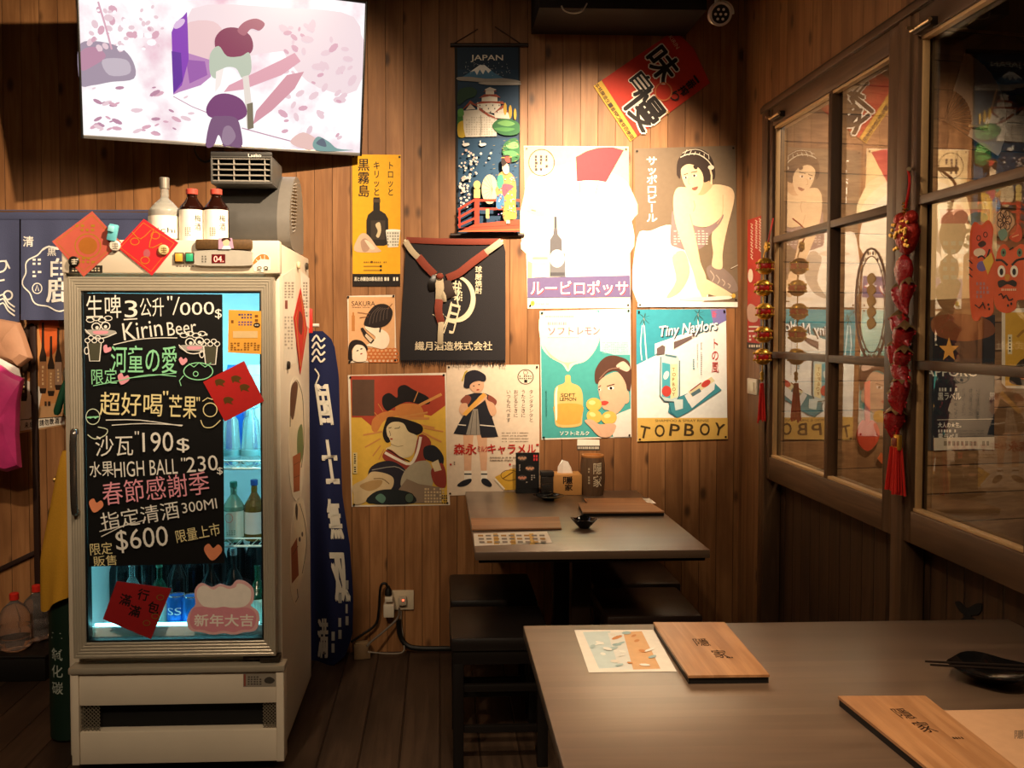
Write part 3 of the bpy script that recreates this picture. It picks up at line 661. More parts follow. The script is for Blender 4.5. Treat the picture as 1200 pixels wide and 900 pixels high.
m = MB(); p = onY(133, 273, HY-.003); m.box((p.x, HY-.01, p.z), (.03, .014, .055), M('#66b8c4', .35), .004, (0, .2, 0)); cl = m.build('paper_clip'); tag(cl, 'pale blue plastic clip between the paper diamonds', 'clip')
m = MB(); m.box((p.x-.002, HY-.019, p.z+.012), (.02, .008, .02), M('#8fd2da', .35), .003, (0, .2, 0)); m.build('clip_lever', cl)
def shrimp(p):
    p.blob([(295, 311), (299, 303), (306, 298), (313, 299), (315.5, 304), (312, 304), (305, 304), (299, 309)], '#d8763c')
    p.line([(300, 304), (303, 307)], .7, '#f3e3d0'); p.line([(305, 300), (306, 304)], .7, '#f3e3d0'); p.line([(310, 299), (310, 304)], .7, '#f3e3d0')
    p.ring(304, 314, 2.3, 1.4, .9, '#2a231d'); p.ring(311.5, 314, 2.3, 1.4, .9, '#2a231d'); p.line([(301, 316.5), (306, 317.5)], .9, '#2a231d'); p.line([(309, 317), (314, 316)], .9, '#2a231d')
card('shrimp_sticker', 'small orange shrimp sushi sticker right of the temperature display', 'sticker', [(294.5, 309), (300, 300), (310, 296), (317, 302), (317, 316), (308, 319), (298, 318)], HY-.001, '#efe4d2', shrimp)
# ================================================================== CHALK MENU ON THE DOOR
CY = DY-.003
ch = M('#e6e2d8', .8); pk = M('#e59aa8', .8); gn = M('#8fd8a4', .8); yl = M('#e8d9a0', .8); og = M('#e08a62', .8)
pr = Print(lambda u, v: onY(u, v, CY), (0, -1, 0), .0012)
pr.sheet([(97.5, 343.5), (260.5, 345), (263, 660), (104, 664)], M('#0e0d0d', .5, var=.2)); T = lambda t, b, c, bold=0, rot=0: pr.text(t, b, c, .009 if bold >= .02 else 0, rot-1.5)
T('生啤', (101, 346, 142, 373), ch, .012); T('3', (146, 352, 161, 372), ch); pr.line([(145, 374.5), (161, 373.5)], 1.4, ch)
T('公升', (164, 349, 192, 371), ch); T('"', (196, 347, 202, 352), ch); pr.line([(203, 369), (210, 348)], 1.5, ch); T('000', (211, 354, 251, 369), ch, -.005); T('$', (252, 362, 260, 374), ch)
T('Kirin', (144, 376, 190, 396), ch, .01, -6); T('Beer', (196, 376, 230, 392), ch, .005, -5)
pr.line([(133, 404), (160, 398), (185, 396), (208, 396)], 1, ch, sm=3); pr.specks((217, 390, 246, 394), 1, 4, ch)
# doodles: smiling water sprites with foaming mugs
for (x, y, f) in ((118, 384, 1), (228, 402, -1)):
    for k in range(4): pr.ring(x-12+k*7, y-9-(k % 2)*2, 4.5, 2.6, 1, ch)
    pr.ring(x-5, y-1, 5, 4.5, 1.3, ch); pr.ring(x+6, y-2, 5, 4.5, 1.3, ch); pr.ell(x-4, y, 2, 2, ch); pr.ell(x+6, y-1, 2, 2, ch)
    pr.blob([(x-17, y+3), (x, y+2), (x+18*1, y+4), (x+12, y+9), (x-4, y+9), (x-14, y+8)], '#a7a39b'); pr.blob([(x-8, y+4), (x+8, y+4), (x+7, y+7), (x-6, y+7.5)], pk)
    pr.line([(x-18, y+2), (x-8, y+11), (x+4, y+12), (x+19, y+6)], 1.2, ch, sm=3)
    mx, my = (x-7, y+26) if f > 0 else (x+19, y+12)
    pr.poly([(mx-7, my-8), (mx+7, my-8), (mx+6, my+12), (mx-5, my+12)], '#4c4a3a'); pr.line([(mx-8, my-8), (mx-5.5, my+13), (mx+6, my+13), (mx+8, my-8)], 1.3, ch)
    for k in range(5): pr.ring(mx-8+k*4, my-11-(k % 2)*3, 3, 2.6, 1, ch)
    pr.ring(mx-9 if f > 0 else mx-10, my+1, 2.5, 4, 1.1, ch)
def heart(x, y, r, c, rot=0):
    a = radians(rot); P_ = [(0, 1), (-.9, .1), (-.95, -.5), (-.5, -.85), (0, -.4), (.5, -.85), (.95, -.5), (.9, .1)]
    pr.blob([(x+r*(px*cos(a)-py*sin(a)), y+r*(px*sin(a)+py*cos(a))) for px, py in P_], c)
heart(126, 409, 5, pk, 30); heart(215, 423, 5, pk, 10); heart(145, 444, 7, pk, 20); heart(113, 592, 8.5, og, 15); heart(250, 646, 10.5, og, 5)
T('河童の愛', (131, 405, 208, 437), gn, .02, 2); T('限定', (108, 432, 138, 450), gn, .01)
pr.line([(110, 452), (140, 446), (175, 439), (207, 441)], .9, gn, sm=3); pr.line([(150, 443), (207, 437)], .9, gn)
pr.ring(233, 435, 17, 10, 1.2, gn); pr.ring(230, 438, 2.8, 2.8, 1, gn); pr.line([(222, 426), (228, 430), (234, 425), (241, 430), (248, 425)], 1, gn); pr.line([(216, 440), (211, 446), (213, 452)], 1, gn)
T('超好喝', (118, 460, 191, 487), yl, .02, 3); T('"', (192, 458, 198, 463), yl); T('芒果', (199, 463, 231, 490), yl, .02, 3); T('"', (231, 465, 235, 470), yl)
pr.ring(247, 480, 8, 8, 1.1, yl); pr.line([(236, 492), (240, 500), (250, 500), (259, 492)], 1.1, yl, sm=3); pr.line([(238, 470), (244, 466), (250, 468)], 1, yl)
pr.line([(125, 492), (165, 492), (214, 499)], 1.1, ch, sm=3); pr.line([(132, 498), (170, 496), (215, 498)], 1, ch, sm=3)
pr.ring(110, 488, 8, 9, 1, '#cfd8bd'); pr.line([(103, 489), (117, 488)], 1.6, gn); pr.ell(107, 489, 1.6, 1.3, gn); pr.ell(113, 489, 1.6, 1.3, gn); pr.line([(104, 509), (112, 514), (124, 510), (127, 503), (116, 500)], 1.1, '#cfd8bd', sm=3)
T('沙瓦', (113, 510, 157, 534), ch, -.005); T('"', (159, 505, 164, 509), ch); T('190', (168, 506, 204, 529), ch, -.01); T('$', (208, 513, 223, 530), ch)
T('水果', (106, 540, 134, 558), ch, 0, -3); T('HIGH BALL', (135, 539, 209, 557), ch, -.005, -2); T('"', (213, 536, 218, 540), ch); T('230', (219, 534, 256, 552), ch, -.01, -3); T('$', (255, 547, 262, 556), ch)
T('春節感謝季', (121, 558, 246, 585), pk, .012, -5)
T('指定清酒', (119, 593, 211, 614), ch, .005, -8); T('300Ml', (214, 586, 255, 598), ch, 0, -7); pr.line([(118, 622), (160, 612), (172, 608)], 1, ch); pr.line([(120, 628), (140, 618), (160, 610)], 1, ch)
T('$600', (137, 618, 198, 645), ch, -.005, -4); T('限量上市', (207, 616, 259, 631), yl, .005, -9)
T('限定', (107, 635, 133, 649), yl, 0, -3); T('販售', (111, 650, 138, 662), yl, 0, -3)
o = pr.build('chalkboard'); tag(o, 'black chalkboard price list covering most of the refrigerator door', 'chalkboard')

def dgold(p):
    b = '#4a1512'
    for q in ((258, 449), (277, 445), (287, 455), (268, 470)):
        p.blob([(q[0]-6, q[1]-3), (q[0], q[1]-5), (q[0]+6, q[1]-2), (q[0]+3, q[1]+1), (q[0]+5, q[1]+4), (q[0]-2, q[1]+2), (q[0]-4, q[1]+4)], M('#6b4a22', .4, .4))
G3 = 'red papers on the refrigerator door'
red2 = M('#b3211f', .5)
card('red_paper', 'tilted red square paper with gold print on the right edge of the door glass', 'decoration', [(238, 447.5), (286, 423), (309.5, 470), (263.5, 494)], CY-.003, red2, dgold, G3)
def dman(p):
    k = '#120d0d'
    for t, x, y, s in (('滿', 147, 703, 13), ('行', 168, 697, 13), ('包', 180, 712, 13), ('滿', 158, 716, 13)): p.text(t, (x-s/2, y-s/2, x+s/2, y+s/2), k, .045, 14)
    for q in ((188, 700), (172, 730), (182, 722)): p.ring(*q, 4, 3, .9, M('#8c6a32', .4, .4))
card('red_paper', 'tilted red square paper with black brush characters low on the door glass', 'decoration', [(137, 681), (201, 689.5), (177, 749), (120.5, 725.5)], CY, M('#8f1a1c', .5), dman, G3)
def cloud(p):
    w_ = '#f1e7dc'
    p.blob([(231, 700), (232, 690), (240, 686), (250, 691), (258, 687), (268, 690), (276, 688), (278, 684), (283, 684), (288, 686), (294, 692), (293, 704), (285, 711), (270, 712), (250, 712), (238, 710)], w_)
    p.blob([(224, 718), (228, 712), (240, 711), (250, 713), (262, 711), (275, 713), (290, 712), (299, 718), (300, 728), (295, 737), (284, 738), (274, 741), (262, 739), (250, 741), (238, 738), (227, 737), (222, 728)], '#d98f9b')
    p.text('新年大吉', (228, 720, 297, 734), w_, .05)
pts = smooth_pts([(220, 722), (224, 714), (229, 708), (228, 692), (236, 683), (248, 688), (258, 684), (270, 687), (277, 680), (287, 681), (297, 690), (297, 704), (294, 710), (302, 716), (304, 728), (299, 739), (286, 741), (274, 744), (262, 742), (250, 744), (236, 741), (224, 739), (219, 731)], True, 3)
card('cloud_sticker', 'pink scalloped cloud sticker reading New Year greeting at the bottom of the door', 'sticker', pts, CY, '#e3b3b3', cloud)
def ocard(p):
    p.specks((270, 368, 276, 380), 2, 1, '#7a4d1c'); p.specks((279, 367, 296, 374), 2, 5, '#39406e'); p.specks((279, 376, 296, 382), 2, 5, '#5a4880'); p.specks((298, 368, 304, 378), 2, 1, '#7a4d1c'); p.ell(301, 381, 4, 3, '#3a2d22'); p.specks((298.5, 380, 303.5, 382), 1, 2, '#d9d0c0')
    p.rect(273, 388, 302, 396, '#d6b682'); p.specks((270, 401, 305, 411), 4, 9, '#8a5a20')
card('orange_card', 'orange printed card stuck at the upper right of the door glass', 'card', [(268, 363), (306, 364.5), (306, 415), (267, 413)], CY, '#e0a040', ocard)
def wcard(p): p.specks((270, 348, 303, 358), 3, 9, '#dff3f3')
# stickers and papers on the right side of the refrigerator (they face +x)
SX = FX1+.0015
def sidecard(name, label, cat, pts, col, draw=None, group=None, lift=0, th=.0008):
    p = Print(lambda u, v: onX(u, v, SX), (1, 0, 0), th, lift=lift); p.sheet(pts, col)
    if draw: draw(p)
    o = p.build(name); return tag(o, label, cat, group)
sidecard('notice_sheet', 'white notice sheet on the side of the refrigerator, behind the red diamond', 'paper', [(331, 323), (346, 313), (347, 425), (333, 433)], '#e5d9c6', lambda p: (p.specks((333, 330, 345, 350), 6, 3, '#9a8d7c'), p.rect(334, 352, 337, 362, '#8a4b3c'), p.specks((333, 370, 344, 410), 10, 3, '#b0a290')))
sidecard('notice_sheet', 'narrow receipt-like white sheet at the back edge of the refrigerator side', 'paper', [(353, 318), (362.5, 326), (362.5, 385), (354, 378)], '#e9dfcf', lambda p: p.specks((355, 330, 361, 372), 12, 2, '#8d8171'))
sidecard('paper_diamond', 'red paper diamond on the side of the refrigerator', 'decoration', [(352, 337), (359.5, 387), (351.5, 439), (343.5, 372)], '#c32a24', lambda p: (p.blob([(350, 365), (354, 372), (353, 392), (349, 385)], '#6b2620'), p.line([(352, 345), (357, 387), (351.5, 430), (346, 373)], .7, M('#c79a3c', .4, .4), True)), R_, .002)
for (u, v, c, l) in ((349, 311, '#d8c7a0', 'cream round magnet above the red diamond on the refrigerator side'), (358.5, 312, '#3a332b', 'dark round magnet at the top back of the refrigerator side'), (337, 428, '#2b251f', 'small black magnet at the foot of the white notice sheet')):
    p = onX(u, v, SX+.001); m = MB(); m.lathe([(.014, 0), (.014, .006), (.011, .009), (1e-6, .0095)], p, M(c, .35), 18, Matrix.Rotation(pi/2, 4, 'Y')); tag(m.build('button_magnet'), l, 'magnet', 'magnets on the refrigerator side')
cream = '#e3d3b6'
def f1(p):
    p.blob([(340, 470), (346, 446), (351, 452), (355, 470), (356, 520), (352, 550), (345, 552), (339, 520)], cream); p.line([(340, 500), (341, 470), (346, 446), (351, 452), (355, 470), (356, 520), (353, 548)], .8, '#5c4c3c', sm=3)
    p.blob([(340, 482), (341, 455), (346, 447), (349, 452), (346, 478), (343, 492)], '#5d3d2a'); p.blob([(349, 505), (354, 498), (355, 530), (350, 545), (348, 525)], '#6a7a4c')
    p.poly([(343, 535), (352, 530), (351, 575), (344, 577)], '#a85a34'); p.line([(344, 545), (351, 541)], .7, '#6b3319'); p.line([(344, 560), (351, 557)], .7, '#6b3319')
def f2(p):
    p.blob([(346, 598), (350, 588), (355, 592), (358, 625), (355, 660), (350, 676), (346, 690), (344, 640)], cream)
    p.poly([(341, 642), (348, 630), (350, 674), (342, 684)], '#8e4326'); p.line([(343, 650), (349, 640)], .7, '#4d1f10'); p.blob([(346, 600), (347, 590), (349, 596), (348, 610)], '#3c2a1e'); p.line([(351, 590), (357, 612), (359, 640), (354, 672)], .7, '#5c4c3c', sm=3); p.ell(351, 632, 1.2, 3, '#3c2a1e'); p.ell(354, 626, 1, 3, '#3c2a1e')
    p.line([(348, 690), (349, 700), (346, 706)], .8, '#3c2a1e')
sidecard('bread_sticker', 'tall cream and brown cut-out sticker holding a brown block, upper on refrigerator side', 'sticker', smooth_pts([(338, 500), (340, 455), (346, 441), (353, 450), (357, 480), (357, 530), (353, 580), (343, 582), (338, 540)], True, 3), '#e6dac4', f1, 'cut-out stickers on the refrigerator side')
sidecard('bread_sticker', 'tall cream and brown cut-out sticker with dark red block, lower on refrigerator side', 'sticker', smooth_pts([(340, 640), (345, 595), (350, 584), (356, 588), (360, 625), (357, 665), (350, 690), (348, 708), (344, 706), (340, 685)], True, 3), '#e2d4bc', f2, 'cut-out stickers on the refrigerator side')
m = MB(); p = onX(366, 376, FX1-.02); m.box((FX1-.012, FY1+.012, onY(368, 376, FY1).z), (.05, .012, .10), M('#c4281f', .5), .003); o = m.build('red_tag'); tag(o, 'small red tag at the back edge of the refrigerator', 'tag')
q = MB(); q.box((FX1-.012, FY1+.012, onY(368, 362, FY1).z), (.016, .016, .012), M('#8a1a14', .5), .002); q.build('tag_clip', o)

# ================================================================== TELEVISION
bl_, br_ = onY(95, 162, 3.62), onY(424, 183, 3.98)
ux = (br_-bl_).normalized(); t0 = radians(12); back = V((-ux.y, ux.x, 0)).normalized()
up = (V((0, 0, 1))*cos(t0) - back*sin(t0)).normalized(); TN = ux.cross(up).normalized()
if TN.y > 0: TN = -TN
TW = (br_-bl_).length; TH = TW*.565; up = TN.cross(ux); up = up if up.z > 0 else -up
RT = Matrix((ux, -TN, up)).transposed().to_4x4()
def tvp(a, b, c): return bl_+ux*a-TN*b+up*c   # a along, b behind the screen face, c up
tv = thing('television', 'large wall-mounted flat television tilted forward, showing a pink bright scene', 'television', bl_+ux*TW/2+up*TH/2)
def tbox(m, a0, a1, b0, b1, c0, c1, mat, bev=.002): m.box(tvp((a0+a1)/2, (b0+b1)/2, (c0+c1)/2), (a1-a0, b1-b0, c1-c0), mat, bev, RT)
m = MB(); tbox(m, 0, TW, .004, .04, 0, TH, blackp, .004); tbox(m, .12, TW-.12, .04, .075, .08, TH-.12, blackp, .02); m.build('casing', tv)
m = MB(); bz = M('#1a1817', .35)
tbox(m, 0, .009, -.003, .01, 0, TH, bz); tbox(m, TW-.009, TW, -.003, .01, 0, TH, bz); tbox(m, .009, TW-.009, -.003, .01, TH-.009, TH, bz); tbox(m, .009, TW-.009, -.004, .01, 0, .014, M('#b9b6b4', .3, .8)); m.build('bezel', tv)
_E = {}
def E_(h, s=1.0):
    if (h, s) in _E: return _E[(h, s)]
    m = M(h, .25, emit=s*.92, var=.0201, scale=6); b = m.node_tree.nodes['Principled BSDF']
    for l_ in list(b.inputs['Base Color'].links): m.node_tree.links.remove(l_)
    b.inputs['Base Color'].default_value = (.012, .012, .012, 1); _E[(h, s)] = m; return m
pt = Print(lambda u, v: onP(u, v, bl_, TN)-TN*.003, TN, .0005, .00006)
W0 = E_('#f0d3de', 1.12)
for n_ in W0.node_tree.nodes:
    if n_.type == 'MIX': n_.inputs[6].default_value = (.80, .50, .60, 1); n_.inputs[7].default_value = (1, .97, .98, 1); mxn = n_
    if n_.type == 'TEX_NOISE': n_.inputs['Scale'].default_value = 5; n_.inputs['Detail'].default_value = 5; nzn = n_
mr_ = W0.node_tree.nodes.new('ShaderNodeMapRange'); mr_.inputs[1].default_value = .30; mr_.inputs[2].default_value = .49
W0.node_tree.links.new(nzn.outputs['Fac'], mr_.inputs[0]); W0.node_tree.links.new(mr_.outputs[0], mxn.inputs[0])
pt.n = TN; pt.add([tvp(a, .0035, c) for a, c in ((.009, .014), (TW-.009, .014), (TW-.009, TH-.009), (.009, TH-.009))], [[0, 1, 2, 3]], W0)
pa, pb, pc, pd, pe = E_('#f2d3dc', 1), E_('#e3b0c2', 1), E_('#c793ad', .95), E_('#8d5b93', .9), E_('#6a2aa8', .9)
for q in ([(225, 10), (330, 9), (415, 20), (412, 70), (330, 60), (240, 70)], [(330, 40), (420, 34), (418, 106), (360, 95)]): pt.blob(q, E_('#f5dfe4', 1.05))
pt.blob([(216, 30), (250, 25), (262, 45), (240, 75), (218, 70)], E_('#f4cfd2', 1))
pt.blob([(92, 55), (110, 48), (140, 55), (156, 72), (157, 92), (130, 96), (108, 100), (94, 98)], E_('#b7a4b8', .85)); pt.blob([(95, 60), (112, 55), (124, 66), (108, 78), (95, 82)], pc); pt.blob([(120, 70), (148, 70), (152, 86), (128, 88)], E_('#d6c7d4', .9))
for k in range(60):
    u, v = random.uniform(105, 200), random.uniform(8, 60); r = random.uniform(2, 6); pt.ell(u, v, r, r*.7, random.choice((pa, pb, pa, E_('#fbf4f7', 1.15))), random.uniform(0, 180), 8)
pt.line([(115, 2), (124, 32), (131, 58)], 2.2, pb)
for k in range(55):
    u = random.uniform(330, 414); v = random.uniform(25, 166); r = random.uniform(2, 6); pt.ell(u, v, r*1.3, r*.7, random.choice((pa, pa, pb)), random.uniform(0, 180), 8)
for k in range(40):
    u = random.uniform(110, 225); v = random.uniform(100, 157); r = random.uniform(1.5, 4.5); pt.ell(u, v, r*1.6, r*.6, random.choice((pa, pb, pc)), random.uniform(-30, 30), 8)
# purple post with its shade on the pale path, long pink shade of something above
pt.poly([(219, 62), (245, 70), (247, 90), (235, 100), (210, 108), (203, 111), (203, 80)], E_('#c58ac6', .95)); pt.poly([(218, 70), (240, 72), (243, 88), (222, 98)], E_('#a35fb5', .95))
pt.poly([(201, 38), (206, 26), (214, 20), (219, 14), (220, 35), (221, 70), (213, 100), (203, 110)], E_('#8f3cc0', .95)); pt.poly([(201, 60), (212, 62), (214, 95), (203, 110)], pe); pt.ell(210, 28, 8, 4, E_('#e6c4ea', 1), -40)
pt.line([(203, 113), (225, 125), (245, 133)], .9, pc)
pt.poly([(262, 108), (268, 100), (330, 70), (345, 62), (352, 72), (330, 88), (285, 105)], E_('#e6a8b8', 1)); pt.poly([(296, 146), (300, 130), (336, 88), (356, 84), (345, 104), (318, 130)], E_('#dc9cab', 1))
pt.line([(283, 150), (320, 160), (362, 171)], 1.2, pc); pt.blob([(340, 165), (355, 155), (372, 165), (366, 175), (348, 172)], E_('#f2c9c2', 1)); pt.blob([(366, 170), (372, 160), (385, 166), (395, 174), (414, 176), (375, 177)], E_('#8fb9b5', .8)); pt.blob([(370, 168), (378, 162), (382, 172)], E_('#6d7a8c', .8))
# plain shrub and stump shapes in place of the cartoon figure
pt.blob([(252, 45), (262, 34), (278, 33), (293, 42), (296, 58), (285, 68), (268, 68), (254, 60)], E_('#8e2a5c', .9)); pt.blob([(278, 36), (286, 26), (300, 22), (310, 28), (304, 36), (294, 34), (286, 42)], E_('#b5607a', .9))
pt.blob([(246, 64), (256, 54), (266, 66), (282, 66), (292, 62), (294, 84), (284, 92), (276, 80), (262, 80), (254, 92), (246, 86)], E_('#c5d0bd', .95)); pt.poly([(253, 84), (262, 80), (258, 100), (252, 108)], E_('#f5e9e4', 1.1)); pt.poly([(284, 90), (291, 88), (295, 125), (296, 150), (289, 150), (287, 122)], E_('#eadfd6', 1.05)); pt.poly([(289, 122), (296, 120), (297, 150), (290, 152)], E_('#8a7f68', .8))
pt.blob([(242, 125), (252, 112), (268, 110), (284, 118), (289, 134), (276, 142), (258, 140), (244, 136)], E_('#83417f', .85)); pt.blob([(247, 140), (258, 136), (276, 138), (282, 152), (283, 172), (268, 171), (262, 171), (256, 158), (250, 171), (241, 170)], E_('#8a5f8a', .8)); pt.blob([(262, 150), (270, 148), (276, 160), (268, 170), (260, 166)], E_('#a88aa5', .85))
pt.build('screen', tv)
m = MB(); a = tvp(TW*.5, .06, TH*.45); m.tube([a, V((a.x+.05, BW-.02, a.z))], .03, blackp, 10); m.box((a.x+.05, BW-.012, a.z), (.2, .02, .2), blackp, .004); m.build('wall_bracket', tv)
m = MB(); c0_ = onY(228, 168, 3.95); m.tube([tvp(.5, .06, .06), c0_+V((0, 0, -.02)), onY(240, 190, 4.02), onY(262, 178, 4.03)], .005, blackp, 6, 5); m.build('power_cable', tv)

# ================================================================== BACK WALL: POSTERS
def poster(name, label, cat, corners, paper, draw, tr=None, gap=.002, group='posters on the back wall', pins=True, y=None, th=.0008):
    p = Print(lambda u, v: onY(u, v, (BW if y is None else y)-gap), (0, -1, 0), th)
    if tr: p.C(*tr)
    p.sheet(corners, paper); draw(p)
    if pins and len(corners) == 4:
        cx = sum(c[0] for c in corners)/4; cy = sum(c[1] for c in corners)/4
        for (u, v) in corners: p.ell(u+(cx-u)*.05, v+(cy-v)*.035, 1.3*p.k, 1.3*p.k, M('#2f2822', .3, .5), 0, 8)
    return tag(p.build(name), label, cat, group)
ink = '#1d1815'
# ---- yellow shochu poster
def d_yel(p):
    p.text('トロッと', (161, 566, 185, 690), ink, .03, vert=True); p.text('キリッと', (111, 566, 137, 690), ink, .03, vert=True); p.text('黒霧島', (57, 556, 100, 694), ink, .03, vert=True)
    p.poly([(88, 860), (88, 775), (94, 755), (112, 740), (113, 694), (135, 694), (136, 740), (155, 752), (165, 770), (166, 858), (150, 864), (100, 864)], '#211a15'); p.rect(104, 775, 154, 842, '#3a2f25'); p.blob([(120, 790), (135, 782), (140, 810), (132, 835), (122, 830), (128, 812)], '#c8b48f'); p.rect(112, 700, 137, 712, '#4b3a28')
    p.blob([(45, 880), (62, 830), (82, 820), (102, 835), (125, 868), (140, 884), (100, 888)], '#c9ab8f'); p.blob([(68, 850), (85, 838), (100, 856), (96, 880), (76, 884)], '#a98670'); p.blob([(82, 845), (96, 848), (118, 872), (104, 876)], '#dcc4ab')
    p.poly([(156, 812), (208, 808), (200, 868), (164, 870)], '#d9d4c6'); p.specks((160, 815, 204, 866), 5, 5, '#8b8678'); p.ell(182, 810, 26, 4, '#efe9dc')
    p.specks((78, 918, 162, 926), 1, 12, '#8a651c'); p.line([(78, 936), (140, 936)], 4, '#a87b22'); p.line([(78, 950), (140, 950)], 4, '#a87b22'); p.ell(139, 936, 4, 4, ink); p.ell(139, 950, 4, 4, ink); p.ell(107, 921, 4, 4, '#5a3c16')
    p.rect(40, 963, 207, 1007, '#1d1612'); p.text('黒と赤醸造◎霧島酒造', (46, 974, 146, 988), '#e6dcc8', .03); p.specks((150, 974, 202, 988), 1, 5, '#e6dcc8', .9)
poster('shochu_poster', 'narrow yellow poster with dark liquor bottle, just right of the television', 'poster', [(38, 543), (209, 544), (207, 1008), (40, 1006)], '#dca21c', d_yel, (400, 0, 3))
# ---- sakura poster
def d_sak(p):
    p.rect(66, 382, 331, 748, '#d9a677'); p.text('SAKURA', (84, 406, 218, 434), '#2a1c17', .005); p.specks((86, 438, 190, 446), 1, 14, '#4a3528'); p.rect(84, 488, 102, 578, '#b9793f'); p.rect(88, 470, 98, 488, '#b9793f')
    for r in range(4):
        for k in range(7): p.ring(185+k*24+(r % 2)*10, 690+r*18, 14, 12, 7, '#c4713c')
    p.blob([(160, 560), (190, 540), (240, 560), (290, 590), (300, 640), (270, 680), (200, 668), (170, 660), (200, 640), (220, 610)], '#efdcc3'); p.blob([(155, 540), (175, 480), (220, 430), (280, 424), (318, 460), (312, 510), (280, 545), (230, 560), (190, 556)], '#241a18')
    for k in range(6): p.line([(185+k*20, 540-k*6), (200+k*18, 480-k*5), (240+k*12, 440+k*2)], 2, '#6b5a50', sm=3)
    p.line([(120, 470), (190, 480)], 3, '#7a4a2a'); p.line([(130, 500), (180, 495)], 3, '#7a4a2a'); p.line([(290, 450), (318, 420)], 3, '#7a4a2a'); p.line([(250, 560), (245, 585)], 8, '#241a18')
    p.poly([(135, 562), (148, 556), (172, 588), (215, 630), (196, 652), (156, 606)], '#2c211c'); p.poly([(168, 592), (206, 626), (192, 644), (160, 606)], '#d6bfa2')
    p.blob([(66, 700), (72, 650), (100, 628), (145, 636), (175, 670), (172, 690), (150, 660), (110, 656), (86, 690), (90, 745), (68, 740)], '#241a18'); p.blob([(90, 690), (110, 658), (148, 662), (168, 690), (165, 748), (95, 748)], '#efdcc3'); p.ell(118, 690, 7, 4, '#241a18', -20); p.ell(140, 680, 7, 4, '#241a18', -20); p.ell(140, 708, 7, 4, '#a23c2c', -20)
poster('beauty_poster', 'small tan poster reading SAKURA with two illustrated women', 'poster', [(58, 376), (331, 370), (341, 752), (66, 760)], '#e6d6c2', d_sak, (395, 270, 4.898))
# ---- courtesan poster
def d_cou(p):
    p.poly([(76, 100), (618, 96), (634, 836), (88, 842)], '#d9ae46'); p.poly([(76, 100), (618, 96), (622, 270), (540, 330), (400, 300), (300, 300), (200, 390), (140, 340), (84, 340)], '#a8432f'); p.rect(86, 122, 214, 330, '#5d4436')
    p.blob([(200, 410), (205, 350), (260, 310), (330, 300), (340, 270), (420, 258), (480, 275), (500, 330), (470, 350), (350, 330), (270, 360), (230, 420)], '#c77f43')
    p.blob([(262, 270), (262, 220), (300, 198), (345, 225), (350, 170), (390, 152), (440, 180), (520, 220), (530, 260), (470, 262), (400, 250), (330, 280), (290, 302)], '#1f1a1b')
    for a_, b_, w in (((440, 250), (465, 190), 5), ((470, 270), (600, 205), 16), ((350, 345), (530, 345), 14), ((370, 360), (560, 400), 12), ((340, 340), (520, 310), 10), ((260, 420), (150, 440), 10), ((250, 460), (160, 510), 8), ((480, 420), (600, 480), 10), ((500, 400), (610, 420), 8), ((235, 260), (265, 305), 4), ((215, 310), (240, 340), 4), ((250, 500), (205, 560), 7), ((270, 520), (240, 580), 6)): p.line([a_, b_], w, '#c98a4c')
    p.blob([(280, 360), (300, 335), (380, 345), (480, 380), (490, 420), (450, 440), (400, 420), (330, 380), (310, 470), (280, 480), (262, 430)], '#1f1a1b')
    p.blob([(285, 395), (320, 365), (380, 372), (410, 420), (460, 450), (440, 540), (400, 570), (330, 560), (280, 520), (310, 500), (300, 460), (288, 440)], '#d8c59c'); p.line([(296, 400), (312, 396)], 4, ink); p.line([(330, 402), (356, 400), (360, 390)], 4, ink); p.line([(300, 415), (308, 440), (302, 446)], 3, '#5a4836'); p.ell(312, 462, 8, 5, '#a33a2a'); p.line([(308, 490), (345, 505), (380, 500)], 3, '#8a7654', sm=3)
    p.blob([(260, 560), (300, 520), (370, 570), (430, 600), (470, 440), (540, 480), (500, 600), (420, 640), (300, 600)], '#8f3a2e'); p.line([(275, 540), (350, 580), (420, 605), (460, 540), (480, 450)], 16, '#e6dccb', sm=3); p.line([(290, 520), (360, 565), (415, 590)], 6, ink, sm=3)
    p.blob([(180, 650), (230, 600), (320, 590), (400, 650), (380, 720), (330, 780), (200, 740)], '#2a2730'); p.blob([(500, 510), (560, 500), (610, 560), (600, 620), (540, 590), (500, 570)], '#26262c'); p.line([(200, 640), (330, 620), (390, 650)], 5, '#8f8a80', sm=3)
    p.blob([(370, 740), (380, 660), (440, 600), (520, 590), (550, 660), (540, 740), (460, 770)], '#a79c84'); p.poly([(355, 750), (400, 690), (470, 720), (600, 740), (600, 830), (360, 830)], '#8a7560'); p.blob([(540, 640), (600, 600), (625, 660), (620, 740), (560, 720)], '#8f3a2e'); p.poly([(540, 600), (580, 580), (600, 640), (560, 650)], '#d8c59c')
    p.blob([(95, 780), (90, 730), (160, 690), (200, 650), (280, 660), (325, 690), (310, 750), (240, 760), (200, 790), (150, 830), (100, 835)], '#cdb48a'); p.blob([(130, 730), (200, 700), (260, 700), (240, 740), (180, 760)], '#b08d5c'); p.line([(210, 690), (260, 690), (300, 720)], 5, '#7a5c36', sm=3)
    p.blob([(180, 830), (210, 770), (300, 750), (420, 770), (440, 830)], '#23282a'); p.blob([(220, 800), (250, 775), (280, 800), (260, 830)], '#5c8070'); p.ell(415, 800, 26, 28, '#4a5a4c'); p.ring(415, 800, 26, 28, 5, ink); p.specks((500, 740, 620, 830), 5, 7, '#cdb48a'); p.rect(92, 540, 116, 660, '#d9c48a'); p.specks((96, 545, 112, 655), 9, 1, ink); p.specks((600, 780, 634, 836), 4, 3, ink)
